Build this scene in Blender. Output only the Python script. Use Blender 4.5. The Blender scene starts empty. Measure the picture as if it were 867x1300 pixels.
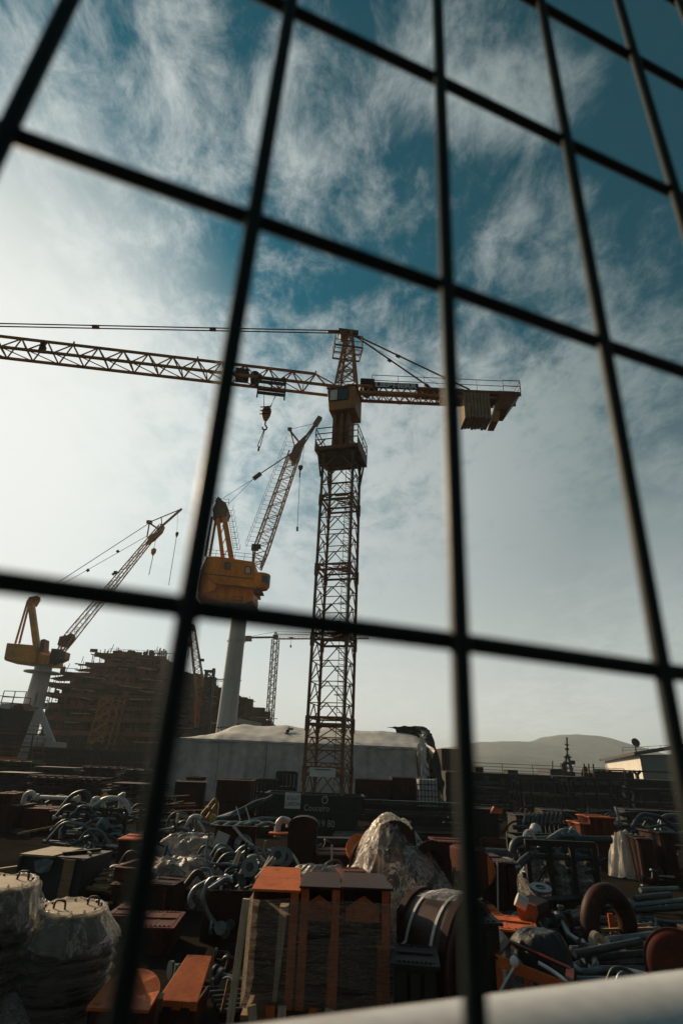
import bpy, math, random
from mathutils import Vector, Matrix, noise
random.seed(11)
R = math.radians
C = bpy.context.scene.collection
V = Vector

# ------------------------------------------------------------------ camera maths (photo pixels 867 x 1300)
F = 700.0; PITCH = R(24.4); ROLL = R(-2.4); EYE = V((0, 0, 3.0))
fw = V((0, math.cos(PITCH), math.sin(PITCH)))
_u = V((0, -math.sin(PITCH), math.cos(PITCH))); _r = V((1, 0, 0))
rr = _r*math.cos(ROLL) - _u*math.sin(ROLL)
uu = _r*math.sin(ROLL) + _u*math.cos(ROLL)
def ray(px, py): return fw + rr*((px-433.5)/F) - uu*((py-650)/F)
def at(px, py, Y):                       # world point seen at a pixel, on the vertical plane y = Y
    d = ray(px, py); return EYE + d*(Y/d.y)
def gz(px, py, z=0.0):                   # world point seen at a pixel, on the level z
    d = ray(px, py); return EYE + d*((z-EYE.z)/d.z)
def mpp(p):                              # metres covered by a pixel at a point
    return (V(p)-EYE).dot(fw)/F

# ------------------------------------------------------------------ materials
MATS = {}
def mat(name, col, rough=0.6, metal=0.0, var=0.35, scale=3.0, bump=0.15, col2=None, streak=None, fine=28.0, spec=0.4, chips=None):
    m = bpy.data.materials.new(name); m.use_nodes = True
    nt = m.node_tree; N = nt.nodes; L = nt.links
    b = N['Principled BSDF']
    b.inputs['Roughness'].default_value = rough; b.inputs['Metallic'].default_value = metal
    b.inputs['Specular IOR Level'].default_value = spec
    tc = N.new('ShaderNodeTexCoord')
    src = tc.outputs['Object']
    if streak:
        mp = N.new('ShaderNodeMapping'); mp.inputs['Scale'].default_value = streak
        L.new(src, mp.inputs['Vector']); src = mp.outputs['Vector']
    n1 = N.new('ShaderNodeTexNoise'); n1.inputs['Scale'].default_value = scale; n1.inputs['Detail'].default_value = 8; n1.inputs['Roughness'].default_value = 0.65
    n2 = N.new('ShaderNodeTexNoise'); n2.inputs['Scale'].default_value = fine; n2.inputs['Detail'].default_value = 5
    L.new(src, n1.inputs['Vector']); L.new(src, n2.inputs['Vector'])
    rp = N.new('ShaderNodeValToRGB'); rp.color_ramp.elements[0].position = 0.36; rp.color_ramp.elements[1].position = 0.66
    c = V(col); c2 = V(col2) if col2 else c*(1-var)
    rp.color_ramp.elements[0].color = (*c2, 1); rp.color_ramp.elements[1].color = (*c, 1)
    L.new(n1.outputs['Fac'], rp.inputs['Fac'])
    mx = N.new('ShaderNodeMixRGB'); mx.blend_type = 'MULTIPLY'; mx.inputs['Fac'].default_value = min(1, var*1.2)
    L.new(rp.outputs['Color'], mx.inputs[1]); 
    r2 = N.new('ShaderNodeValToRGB'); r2.color_ramp.elements[0].color = (.45, .45, .45, 1); r2.color_ramp.elements[0].position = .3; r2.color_ramp.elements[1].position = .62
    L.new(n2.outputs['Fac'], r2.inputs['Fac']); L.new(r2.outputs['Color'], mx.inputs[2])
    colout = mx.outputs['Color']
    if chips:                            # scuffs, rust spots and runs with a shape of their own
        for sc_, lo_, hi_, cc_, st_ in ((5.5, .60, .66, chips[0], (1, 1, .35)), (17, .66, .70, chips[1], (1, 1, 1)), (2.3, .60, .72, chips[2], (2.2, 2.2, .12))):
            m2 = N.new('ShaderNodeMapping'); m2.inputs['Scale'].default_value = st_; L.new(tc.outputs['Object'], m2.inputs['Vector'])
            n3 = N.new('ShaderNodeTexNoise'); n3.inputs['Scale'].default_value = sc_; n3.inputs['Detail'].default_value = 6; n3.inputs['Roughness'].default_value = .7; L.new(m2.outputs['Vector'], n3.inputs['Vector'])
            f3 = N.new('ShaderNodeMapRange'); f3.inputs['From Min'].default_value = lo_; f3.inputs['From Max'].default_value = hi_; f3.inputs['To Max'].default_value = .75; L.new(n3.outputs['Fac'], f3.inputs['Value'])
            x3 = N.new('ShaderNodeMixRGB'); x3.inputs[2].default_value = (*cc_, 1); L.new(f3.outputs['Result'], x3.inputs[0]); L.new(colout, x3.inputs[1]); colout = x3.outputs[0]
    L.new(colout, b.inputs['Base Color'])
    rm = N.new('ShaderNodeMapRange'); rm.inputs['To Min'].default_value = max(.05, rough-.14); rm.inputs['To Max'].default_value = min(1, rough+.16)
    L.new(n1.outputs['Fac'], rm.inputs['Value']); L.new(rm.outputs['Result'], b.inputs['Roughness'])
    if bump:
        bp = N.new('ShaderNodeBump'); bp.inputs['Strength'].default_value = bump; bp.inputs['Distance'].default_value = .02
        L.new(n2.outputs['Fac'], bp.inputs['Height']); L.new(bp.outputs['Normal'], b.inputs['Normal'])
    MATS[name] = m
    return m
def plastic(name, lo, hi, col=(.75, .73, .69), scale=(4, 4, 4), rough=.22, bump=.6, nscale=3.0, crease=.35):
    m = bpy.data.materials.new(name); m.use_nodes = True
    nt = m.node_tree; N = nt.nodes; L = nt.links
    b = N['Principled BSDF']; out = N['Material Output']
    b.inputs['Base Color'].default_value = (*col, 1); b.inputs['Roughness'].default_value = rough
    b.inputs['Subsurface Weight'].default_value = 0
    tc = N.new('ShaderNodeTexCoord'); mp = N.new('ShaderNodeMapping'); mp.inputs['Scale'].default_value = scale
    L.new(tc.outputs['Object'], mp.inputs['Vector'])
    n = N.new('ShaderNodeTexNoise'); n.inputs['Scale'].default_value = nscale; n.inputs['Detail'].default_value = 9; n.inputs['Roughness'].default_value = .68; n.inputs['Distortion'].default_value = .6
    L.new(mp.outputs['Vector'], n.inputs['Vector'])
    mr = N.new('ShaderNodeMapRange'); mr.inputs['From Min'].default_value = .30; mr.inputs['From Max'].default_value = .76
    mr.inputs['To Min'].default_value = lo; mr.inputs['To Max'].default_value = hi
    L.new(n.outputs['Fac'], mr.inputs['Value'])
    ab = N.new('ShaderNodeMath'); ab.operation = 'SUBTRACT'; ab.inputs[1].default_value = .5; L.new(n.outputs['Fac'], ab.inputs[0])
    aa = N.new('ShaderNodeMath'); aa.operation = 'ABSOLUTE'; L.new(ab.outputs[0], aa.inputs[0])
    cr = N.new('ShaderNodeMapRange'); cr.inputs['From Min'].default_value = .0; cr.inputs['From Max'].default_value = .028; cr.inputs['To Min'].default_value = crease; cr.inputs['To Max'].default_value = 0
    L.new(aa.outputs[0], cr.inputs['Value'])
    lw = N.new('ShaderNodeLayerWeight'); lw.inputs['Blend'].default_value = .25
    lm = N.new('ShaderNodeMath'); lm.operation = 'MULTIPLY'; lm.inputs[1].default_value = .45; L.new(lw.outputs['Facing'], lm.inputs[0])
    s1 = N.new('ShaderNodeMath'); s1.operation = 'ADD'; L.new(mr.outputs['Result'], s1.inputs[0]); L.new(cr.outputs['Result'], s1.inputs[1])
    s2 = N.new('ShaderNodeMath'); s2.operation = 'ADD'; s2.use_clamp = True; L.new(s1.outputs[0], s2.inputs[0]); L.new(lm.outputs[0], s2.inputs[1])
    tr = N.new('ShaderNodeBsdfTransparent'); tl = N.new('ShaderNodeBsdfTranslucent'); tl.inputs['Color'].default_value = (*col, 1)
    m1 = N.new('ShaderNodeMixShader'); m1.inputs[0].default_value = .35
    L.new(b.outputs[0], m1.inputs[1]); L.new(tl.outputs[0], m1.inputs[2])
    mx = N.new('ShaderNodeMixShader'); L.new(s2.outputs[0], mx.inputs[0])
    L.new(tr.outputs[0], mx.inputs[1]); L.new(m1.outputs[0], mx.inputs[2]); L.new(mx.outputs[0], out.inputs['Surface'])
    bp = N.new('ShaderNodeBump'); bp.inputs['Strength'].default_value = bump; bp.inputs['Distance'].default_value = .05
    L.new(n.outputs['Fac'], bp.inputs['Height']); L.new(bp.outputs['Normal'], b.inputs['Normal'])
    MATS[name] = m
    return m

mat('ground', (.030, .026, .021), .92, 0, .5, .35, .6, (.014, .013, .012), fine=9, spec=0)
mat('asphalt', (.05, .05, .05), .9, 0, .4, 2, .4)
mat('concrete', (.32, .30, .27), .85, 0, .4, 1.2, .3)
mat('hill', (.17, .19, .19), .95, 0, .5, .012, 0, (.10, .12, .12), fine=.05)  # pale bluish base, part of the distant haze put into the colour
mat('fence_green', (.004, .012, .009), .55, 0, .2, 30, .05, spec=.25)
mat('rail_white', (.60, .60, .60), .26, 0, .22, 3.5, .02, (.50, .50, .50), fine=60, spec=.6)
mat('crane_rust', (.25, .105, .026), .55, 0, .5, 1.6, .1, (.10, .042, .014))
mat('crane_dark', (.06, .038, .024), .65, 0, .5, 2.0, .1)
mat('crane_ochre', (.46, .21, .04), .5, 0, .4, 1.2, .1, (.26, .11, .025))
mat('orange_paint', (.95, .29, .006), .5, 0, .35, .35, .06, (.60, .17, .008), streak=(1, 1, .35), fine=3, spec=.12)
mat('yellow_paint', (.78, .33, .03), .5, 0, .35, .5, .06, (.42, .17, .02), fine=3)
mat('scaffold_yellow', (.34, .16, .03), .55, 0, .4, 1.2, .1, (.2, .09, .02))
mat('boom_paint', (.66, .36, .15), .5, 0, .35, 1.5, .05, (.40, .19, .07))
mat('ring_black', (.020, .022, .024), .28, .1, .3, 4, .05, spec=.6)
mat('steel_white', (.56, .55, .53), .5, 0, .3, .35, .04, (.40, .38, .35), streak=(1, 1, .12), fine=4)
mat('steel_dark', (.022, .022, .023), .55, .2, .4, 2.5, .15)
mat('black_rubber', (.012, .012, .012), .5, 0, .3, 6, .1)
mat('rope', (.03, .03, .03), .6, 0, .2, 6, 0)
mat('glass_dark', (.03, .045, .05), .08, 0, .1, 2, 0, spec=.9)
mat('glass_skylit', (.80, .74, .62), .2, 0, .3, 2, 0)  # pale base stands in for sky light seen through the panes
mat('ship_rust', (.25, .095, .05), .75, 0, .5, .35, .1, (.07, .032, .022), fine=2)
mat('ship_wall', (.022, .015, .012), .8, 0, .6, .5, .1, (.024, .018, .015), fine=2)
mat('hull_dark', (.016, .013, .012), .7, 0, .5, .4, .1, (.008, .007, .007), fine=2)
mat('net_green', (.015, .045, .03), .9, 0, .5, 3, .4)
mat('tarp_white', (.66, .64, .60), .55, 0, .34, .35, .12, (.42, .41, .39), fine=2.2)
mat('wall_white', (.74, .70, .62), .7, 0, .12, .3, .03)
mat('wall_shaded', (.16, .20, .18), .7, 0, .2, .3, .03)  # darker greenish copy of the shed wall, its shade put into the colour
mat('roof_dark', (.06, .055, .05), .7, 0, .3, 1, .05)
mat('skip_green', (.016, .036, .036), .5, 0, .45, 1.5, .12, (.010, .020, .020))
mat('sign_white', (.70, .70, .66), .5, 0, .2, 6, .03)
mat('letter_pale', (.45, .47, .45), .6, 0, .3, 14, 0)
mat('letter_dark', (.02, .02, .022), .6, 0, .2, 6, 0)
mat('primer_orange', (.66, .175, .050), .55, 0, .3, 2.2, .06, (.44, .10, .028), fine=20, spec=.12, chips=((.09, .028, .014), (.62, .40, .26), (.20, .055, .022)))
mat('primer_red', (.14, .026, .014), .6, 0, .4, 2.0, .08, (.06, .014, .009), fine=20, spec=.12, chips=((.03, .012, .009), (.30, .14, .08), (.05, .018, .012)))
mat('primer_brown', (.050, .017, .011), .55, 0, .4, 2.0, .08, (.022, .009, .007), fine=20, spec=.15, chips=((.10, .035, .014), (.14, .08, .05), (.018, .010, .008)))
mat('galvanised', (.22, .27, .29), .42, .6, .4, 4, .06, (.10, .13, .14))
mat('galv_dull', (.085, .105, .115), .5, .5, .4, 4, .08, (.04, .05, .055))
mat('pipe_white', (.58, .57, .52), .45, .1, .25, 6, .05)
mat('timber', (.36, .24, .12), .8, 0, .4, 3, .3, (.20, .125, .06), streak=(1, 1, 12))
mat('timber_pale', (.60, .50, .36), .8, 0, .35, 3, .3, (.40, .30, .19), streak=(12, 12, 1))
mat('crate_green', (.010, .020, .020), .6, 0, .45, 2, .15)
mat('lid_beige', (.38, .30, .20), .7, 0, .45, 5, .2)
mat('strap_white', (.72, .70, .66), .5, 0, .1, 8, 0)
mat('cap_yellow', (.40, .27, .03), .5, 0, .2, 5, 0)
mat('concrete_block', (.34, .25, .16), .85, 0, .45, 1.5, .2, (.20, .14, .085))
mat('tag_white', (.50, .50, .48), .6, 0, .2, 8, 0)
plastic('wrap_clear', .02, .30, scale=(1.5, 1.5, 8), nscale=3.4, col=(.62, .58, .52), crease=.16, bump=.8)
plastic('wrap_milky', .02, .30, col=(.84, .77, .68), scale=(1.5, 1.5, .8), nscale=2.0, rough=.10, bump=1.0, crease=.55)
plastic('wrap_opaque', .65, .96, col=(.55, .50, .43), scale=(1, 1, 1), nscale=3.2, rough=.35, bump=.7)
plastic('wrap_sheen', .10, .62, col=(.50, .50, .49), scale=(1, 1, 3), nscale=3.2, rough=.2, bump=.8)
plastic('wrap_grey', .30, .92, col=(.17, .18, .18), scale=(1, 1, 1.5), nscale=3.6, rough=.25, bump=.9)

plastic('wrap_streak', .03, .58, scale=(.7, .7, 13), nscale=2.6, crease=.3, col=(.52, .45, .37), rough=.12, bump=1.0)
plastic('wrap_dark', .80, .98, scale=(1, 1, 1.5), nscale=3.6, col=(.03, .035, .04), rough=.3, bump=.9)
mat('primer_gloss', (.07, .024, .014), .45, 0, .4, 2.0, .05, (.055, .020, .013), fine=20, spec=.5)

# ------------------------------------------------------------------ mesh building
def origin_of(o):
    v = V((0, 0, 0))
    while o is not None:
        v = v + o.location; o = o.parent
    return v
class MB:
    def __init__(s): s.v = []; s.f = []
    def add(s, vs, fs):
        o = len(s.v); s.v += [tuple(x) for x in vs]; s.f += [tuple(i+o for i in f) for f in fs]; return s
    def hexa(s, p):                       # 8 corners, bottom ring then top ring
        return s.add(p, [(3, 2, 1, 0), (4, 5, 6, 7), (0, 1, 5, 4), (1, 2, 6, 5), (2, 3, 7, 6), (3, 0, 4, 7)])
    def box(s, c, d, M=None, yaw=0.0):
        M = M or Matrix.Rotation(yaw, 3, 'Z'); c = V(c); h = V(d)/2
        p = [c + M @ V((x*h.x, y*h.y, z*h.z)) for z in (-1, 1) for x, y in ((-1, -1), (1, -1), (1, 1), (-1, 1))]
        return s.hexa(p)
    def bar(s, a, b, w, h=None, up=(0, 0, 1)):
        a = V(a); b = V(b); h = h or w; d = (b-a)
        if d.length < 1e-6: return s
        d.normalize(); u = V(up)
        if abs(d.dot(u)) > .97: u = V((0, 1, 0)) if abs(d.y) < .9 else V((1, 0, 0))
        x = d.cross(u).normalized(); y = x.cross(d)
        q = [x*(sx*w/2)+y*(sy*h/2) for sx, sy in ((-1, -1), (1, -1), (1, 1), (-1, 1))]
        return s.hexa([a+k for k in q]+[b+k for k in q])
    def tube(s, path, r, n=8, cap=True, closed=False):
        P = [V(p) for p in path]; m = len(P)
        rs = r if isinstance(r, (list, tuple)) else [r]*m
        o = len(s.v); prev = None
        for i, p in enumerate(P):
            a = P[(i-1) % m] if (closed or i > 0) else P[i]; b = P[(i+1) % m] if (closed or i < m-1) else P[i]
            d = (b-a).normalized()
            if prev is None:
                u = V((0, 0, 1)) if abs(d.z) < .9 else V((1, 0, 0))
                x = d.cross(u).normalized()
            else:
                x = (prev - d*prev.dot(d)).normalized()
            prev = x; y = d.cross(x)
            for k in range(n):
                t = 2*math.pi*k/n; s.v.append(tuple(p + (x*math.cos(t)+y*math.sin(t))*rs[i]))
        for i in range(m if closed else m-1):
            j = (i+1) % m
            for k in range(n):
                l = (k+1) % n
                s.f.append((o+i*n+k, o+i*n+l, o+j*n+l, o+j*n+k))
        if cap and not closed:
            s.f.append(tuple(o+k for k in range(n))[::-1]); s.f.append(tuple(o+(m-1)*n+k for k in range(n)))
        return s
    def prism(s, pts, ex):                # planar polygon swept along a vector
        n = len(pts); ex = V(ex); p = [V(q) for q in pts]
        fs = [tuple(range(n))[::-1], tuple(range(n, 2*n))]+[(i, (i+1) % n, n+(i+1) % n, n+i) for i in range(n)]
        return s.add(p+[q+ex for q in p], fs)
    def lathe(s, prof, n, c=(0, 0, 0), M=None, a0=0.0, a1=2*math.pi):
        c = V(c); M = M or Matrix.Identity(3); full = abs(a1-a0-2*math.pi) < 1e-6; k = n if full else n+1
        o = len(s.v)
        for r_, z in prof:
            for i in range(k):
                t = a0+(a1-a0)*i/n; s.v.append(tuple(c + M @ V((r_*math.cos(t), r_*math.sin(t), z))))
        for j in range(len(prof)-1):
            for i in range(n):
                l = (i+1) % k
                s.f.append((o+j*k+i, o+j*k+l, o+(j+1)*k+l, o+(j+1)*k+i))
        return s
    def build(s, name, m, parent=None, smooth=False, bevel=0.0):
        me = bpy.data.meshes.new(name); o = bpy.data.objects.new(name, me); C.objects.link(o)
        if parent is not None:
            o.parent = parent; og = origin_of(parent)
            me.from_pydata([tuple(V(x)-og) for x in s.v], [], s.f)
        else:
            n = max(1, len(s.v)); c = V((sum(x[0] for x in s.v)/n, sum(x[1] for x in s.v)/n, min(x[2] for x in s.v)))
            o.location = c; me.from_pydata([tuple(V(x)-c) for x in s.v], [], s.f)
        me.materials.append(MATS[m]); me.update()
        if smooth:
            for p in me.polygons: p.use_smooth = True
            if smooth != True: me.set_sharp_from_angle(angle=R(smooth))
        if bevel:
            b = o.modifiers.new('bevel', 'BEVEL'); b.width = bevel; b.segments = 2; b.limit_method = 'ANGLE'
        return o
def tag(o, label, cat, group=None):
    o['label'] = label; o['category'] = cat; o['kind'] = 'thing'
    if group: o['group'] = group
    return o
def thing(name, label, cat, loc, group=None):
    o = bpy.data.objects.new(name, None); C.objects.link(o); o.location = V(loc); o.empty_display_size = .3
    return tag(o, label, cat, group)
def struct(o): o['kind'] = 'structure'; return o
def copy_tree(o, parent=None):
    c = o.copy(); C.objects.link(c)
    if parent is not None: c.parent = parent
    for ch in list(o.children): copy_tree(ch, c)
    return c
def lerp(a, b, t): return V(a)*(1-t)+V(b)*t
def arc(path, r=.15, n=5):               # rounds the corners of a polyline
    P = [V(p) for p in path]; out = [P[0]]
    for i in range(1, len(P)-1):
        a, b, c = P[i-1], P[i], P[i+1]
        ra = min(r, (a-b).length*.45, (c-b).length*.45)
        p0 = b+(a-b).normalized()*ra; p1 = b+(c-b).normalized()*ra
        for k in range(n+1):
            t = k/n; out.append(p0*(1-t)**2 + b*2*t*(1-t) + p1*t*t)
    return out+[P[-1]]
def letters(txt, name, m, parent, origin, xdir, updir, size, width=None, thick=.01, bold=0.0):
    cu = bpy.data.curves.new(name, 'FONT'); cu.body = txt; cu.size = size; cu.extrude = thick; cu.offset = bold; cu.align_x = 'CENTER'; cu.align_y = 'CENTER'
    t = bpy.data.objects.new('lettering_source', cu); C.objects.link(t)
    dg = bpy.context.evaluated_depsgraph_get(); dg.update()
    me = bpy.data.meshes.new_from_object(t.evaluated_get(dg)); bpy.data.objects.remove(t)
    x = V(xdir).normalized(); u = V(updir).normalized(); z = x.cross(u)
    w = max(v.co.x for v in me.vertices)-min(v.co.x for v in me.vertices)
    k = (width/w) if width else 1
    og = origin_of(parent)
    for v in me.vertices: v.co = V(origin)+x*v.co.x*k+u*v.co.y+z*v.co.z-og
    o = bpy.data.objects.new(name, me); C.objects.link(o); o.parent = parent
    me.materials.clear(); me.materials.append(MATS[m]); return o

# lattice tower / beam between two square ends
def lattice(mb, A, B, w0, h0, w1, h1, up, panels, chord, brace, style='zig', sides=4):
    A = V(A); B = V(B); d = (B-A).normalized(); up = V(up); x = d.cross(up).normalized(); y = x.cross(d)
    def ring(t):
        c = lerp(A, B, t); w = w0+(w1-w0)*t; h = h0+(h1-h0)*t
        if sides == 3: return [c-x*w/2-y*h/2, c+x*w/2-y*h/2, c+y*h/2]
        return [c+x*(a*w/2)+y*(b*h/2) for a, b in ((-1, -1), (1, -1), (1, 1), (-1, 1))]
    rings = [ring(i/panels) for i in range(panels+1)]
    for k in range(sides): mb.bar(rings[0][k], rings[-1][k], chord, chord, up)
    for i in range(panels):
        r0, r1 = rings[i], rings[i+1]
        for k in range(sides):
            l = (k+1) % sides
            if style == 'zig':
                if (i+k) % 2: mb.bar(r0[k], r1[l], brace)
                else: mb.bar(r0[l], r1[k], brace)
                if i: mb.bar(r0[k], r0[l], brace*.8)
            elif style == 'lam':
                mid = lerp(r1[k], r1[l], .5); mb.bar(r0[k], mid, brace); mb.bar(r0[l], mid, brace); mb.bar(r1[k], r1[l], brace*.9)
            elif style == 'tri':
                mid = lerp(r0[l], r1[l], .5)
                mb.bar(r0[k], lerp(r0[l], r1[l], .5), brace); mb.bar(lerp(r0[l], r1[l], .5), r1[k], brace)
            elif style == 'x':
                mb.bar(r0[k], r1[l], brace); mb.bar(r0[l], r1[k], brace)
                mb.bar(r1[k], r1[l], brace)
    return rings
def railing(mb, pts, h=1.0, r=.03, every=1.5, closed=False, mids=1):
    P = [V(p) for p in pts]; Z = V((0, 0, 1))
    if closed: P = P+[P[0]]
    for a, b in zip(P, P[1:]):
        n = max(1, round((b-a).length/every))
        for i in range(n+1): mb.bar(lerp(a, b, i/n), lerp(a, b, i/n)+Z*h, r)
        for k in range(mids+1):
            hh = Z*(h*(k+1)/(mids+1)); mb.bar(a+hh, b+hh, r)
def ladder(mb, a, b, side, w=.4, r=.025, step=.3, hoops=None):
    a = V(a); b = V(b); s = V(side).normalized()*w/2
    mb.bar(a-s, b-s, r); mb.bar(a+s, b+s, r); n = int((b-a).length/step)
    for i in range(1, n): p = lerp(a, b, i/n); mb.bar(p-s, p+s, r*.8)

# ------------------------------------------------------------------ sun and sky
SUN_AZ, SUN_EL = R(-44), R(25)
sdir = V((math.sin(SUN_AZ)*math.cos(SUN_EL), math.cos(SUN_AZ)*math.cos(SUN_EL), math.sin(SUN_EL)))
sl = bpy.data.lights.new('sun', 'SUN'); sl.energy = 5.0; sl.angle = R(.6); sl.color = (1, .74, .46)
so = bpy.data.objects.new('sun', sl); C.objects.link(so); so.rotation_euler = sdir.to_track_quat('Z', 'Y').to_euler(); so.location = sdir*60

def build_world():
    w = bpy.data.worlds.new('World'); bpy.context.scene.world = w; w.use_nodes = True
    nt = w.node_tree; N = nt.nodes; L = nt.links
    bg = N['Background']; bg.inputs['Strength'].default_value = .1
    def val(x): 
        return x
    def math_(op, a, b=None, c=None, clamp=False):
        n = N.new('ShaderNodeMath'); n.operation = op; n.use_clamp = clamp
        for i, q in enumerate((a, b, c)):
            if q is None: continue
            if isinstance(q, (int, float)): n.inputs[i].default_value = q
            else: L.new(q, n.inputs[i])
        return n.outputs[0]
    def vmath(op, a, b=None):
        n = N.new('ShaderNodeVectorMath'); n.operation = op
        for i, q in enumerate((a, b)):
            if q is None: continue
            if isinstance(q, (tuple, list, Vector)): n.inputs[i].default_value = q
            else: L.new(q, n.inputs[i])
        return n
    def smooth(x, lo, hi, a=0.0, b=1.0):
        n = N.new('ShaderNodeMapRange'); n.interpolation_type = 'SMOOTHSTEP'
        n.inputs['From Min'].default_value = lo; n.inputs['From Max'].default_value = hi; n.inputs['To Min'].default_value = a; n.inputs['To Max'].default_value = b
        L.new(x, n.inputs['Value']); return n.outputs['Result']
    def mixc(f, a, b, mode='MIX'):
        n = N.new('ShaderNodeMixRGB'); n.blend_type = mode
        for i, q in enumerate((f, a, b)):
            if isinstance(q, (int, float)): n.inputs[i].default_value = q
            elif isinstance(q, tuple): n.inputs[i].default_value = (*q, 1)
            else: L.new(q, n.inputs[i])
        return n.outputs[0]
    sky = N.new('ShaderNodeTexSky'); sky.sky_type = 'NISHITA'; sky.sun_disc = False
    sky.sun_elevation = SUN_EL; sky.sun_rotation = SUN_AZ; sky.air_density = 1.0; sky.dust_density = 1.4; sky.ozone_density = 1.6
    tc = N.new('ShaderNodeTexCoord'); d = tc.outputs['Generated']
    sp = N.new('ShaderNodeSeparateXYZ'); L.new(d, sp.inputs[0])
    zz = math_('ADD', math_('MAXIMUM', sp.outputs['Z'], 0.0), .16)
    cx = math_('DIVIDE', sp.outputs['X'], zz); cy = math_('DIVIDE', sp.outputs['Y'], zz)
    cb = N.new('ShaderNodeCombineXYZ'); L.new(cx, cb.inputs[0]); L.new(cy, cb.inputs[1])
    P = cb.outputs[0]
    sund = vmath('DOT_PRODUCT', d, sdir).outputs['Value']
    def nz(scale, detail, rough, dist, rot, stretch, off):
        mp = N.new('ShaderNodeMapping'); mp.inputs['Rotation'].default_value = (0, 0, rot); mp.inputs['Scale'].default_value = stretch; mp.inputs['Location'].default_value = off
        L.new(P, mp.inputs['Vector'])
        n = N.new('ShaderNodeTexNoise'); n.inputs['Scale'].default_value = scale; n.inputs['Detail'].default_value = detail; n.inputs['Roughness'].default_value = rough; n.inputs['Distortion'].default_value = dist
        L.new(mp.outputs['Vector'], n.inputs['Vector']); return n.outputs['Fac']
    def blob(px, py, rad, soft):          # a bank of cloud in one direction of the sky
        dv = ray(px, py).normalized()
        q = vmath('DOT_PRODUCT', d, dv).outputs['Value']
        return smooth(q, math.cos(R(rad+soft)), math.cos(R(max(.1, rad-soft))))
    big = nz(1.3, 4, .55, .8, R(35), (1, .55, 1), (3.1, 1.7, 0))
    cirrus = nz(3.0, 12, .66, .35, R(38), (1.0, .42, 1), (0.4, 2.3, 0))
    puff = nz(11.0, 12, .68, .3, R(15), (1, .75, 1), (7.3, 4.1, 0))
    def side(pa, pb, lo, hi):             # soft half of the sky on one side of a great circle
        n = ray(*pa).normalized().cross(ray(*pb).normalized()).normalized()
        q = vmath('DOT_PRODUCT', d, n).outputs['Value']
        return smooth(q, lo, hi)
    bank = side((0, 190), (600, 370), -.03, .36)
    bank_end = side((755, 290), (800, 900), -.10, .24)
    bank = math_('MULTIPLY', bank, bank_end)
    m = math_('MULTIPLY', bank, .95)
    m = math_('ADD', m, math_('MULTIPLY', blob(475, 165, 6, 7), .46))
    m = math_('ADD', m, math_('MULTIPLY', blob(400, 270, 6, 6), .16))
    m = math_('ADD', m, math_('MULTIPLY', blob(640, 70, 4.5, 5), .72))
    m = math_('ADD', m, math_('MULTIPLY', blob(700, 140, 2.5, 4), .40))
    m = math_('ADD', m, math_('MULTIPLY', blob(150, 120, 7, 7), .30))
    m = math_('ADD', m, math_('MULTIPLY', blob(-10, 90, 5, 6), .22))
    m = math_('ADD', m, math_('MULTIPLY', blob(290, 140, 6, 6), .26))
    m = math_('ADD', m, math_('MULTIPLY', blob(690, 295, 3.0, 4), .46))
    m = math_('ADD', m, math_('MULTIPLY', blob(640, 440, 9, 9), .42))
    m = math_('ADD', m, math_('MULTIPLY', blob(840, 640, 12, 12), .62))
    tex = math_('ADD', math_('MULTIPLY', cirrus, .62), math_('ADD', math_('MULTIPLY', puff, .72), math_('MULTIPLY', big, .30)))
    dens = math_('ADD', math_('MULTIPLY', math_('SUBTRACT', tex, .84), CLOUD_CON), m)
    dens = smooth(dens, .08, 1.2)
    veil = smooth(sp.outputs['Z'], .62, -.08)
    veil = math_('MULTIPLY', veil, smooth(sund, -.5, .6))
    bw = N.new('ShaderNodeRGBToBW'); L.new(sky.outputs[0], bw.inputs[0])
    base = mixc(1.0, math_('MULTIPLY', bw.outputs[0], SKY_GAIN), SKY_TINT, 'MULTIPLY')
    base = mixc(.012, base, (3.0, 3.2, 3.2))
    base = mixc(smooth(sund, .25, -.5, 0, .8), base, REAR)
    base = mixc(smooth(sund, .84, 1.0, 0, .9), base, VEIL_NEAR)
    def lin(x, lo, hi):
        n = N.new('ShaderNodeMapRange'); n.inputs['From Min'].default_value = lo; n.inputs['From Max'].default_value = hi
        L.new(x, n.inputs['Value']); return n.outputs['Result']
    lit = mixc(lin(sund, .44, 1.0), CLOUD_FAR, CLOUD_NEAR)
    c1 = mixc(math_('MULTIPLY', veil, .95, clamp=True), base, mixc(lin(sund, .10, .88), VEIL_FAR, VEIL_NEAR))
    c2 = mixc(math_('MULTIPLY', dens, smooth(sp.outputs['Z'], .05, .45, .22, .78)), c1, lit)
    L.new(c2, bg.inputs['Color'])
SKY_TINT = (.008, .66, 1.0)
SKY_GAIN = .60
CLOUD_CON = 2.9
REAR = (.75, .78, .76)  # grey veil added to the unseen rear sky, to neutralise the shade light
CLOUD_FAR = (2.7, 3.3, 3.3); CLOUD_NEAR = (9.2, 9.5, 9.2)
VEIL_FAR = (8.1, 8.1, 7.4); VEIL_NEAR = (10.0, 9.6, 8.6)
build_world()

# ------------------------------------------------------------------ ground, hills, haze
mb = MB(); S = 9000
for xs in ((-S, -60), (-60, 60), (60, S)):
    for ys in ((-60, 90), (90, S)):
        pass
gx = [-S, -400, -60, 60, 400, S]; gy = [-60, 60, 160, 600, S]
vs = [(x, y, 0) for y in gy for x in gx]
mb.add(vs, [(j*6+i, j*6+i+1, (j+1)*6+i+1, (j+1)*6+i) for j in range(4) for i in range(5)])
struct(mb.build('yard_ground', 'ground'))
# raised pavement the photographer stands on, behind a retaining wall
mb = MB(); mb.box((0, -12, .66), (60, 25.0, 1.32)); struct(mb.build('pavement', 'asphalt'))

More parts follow.
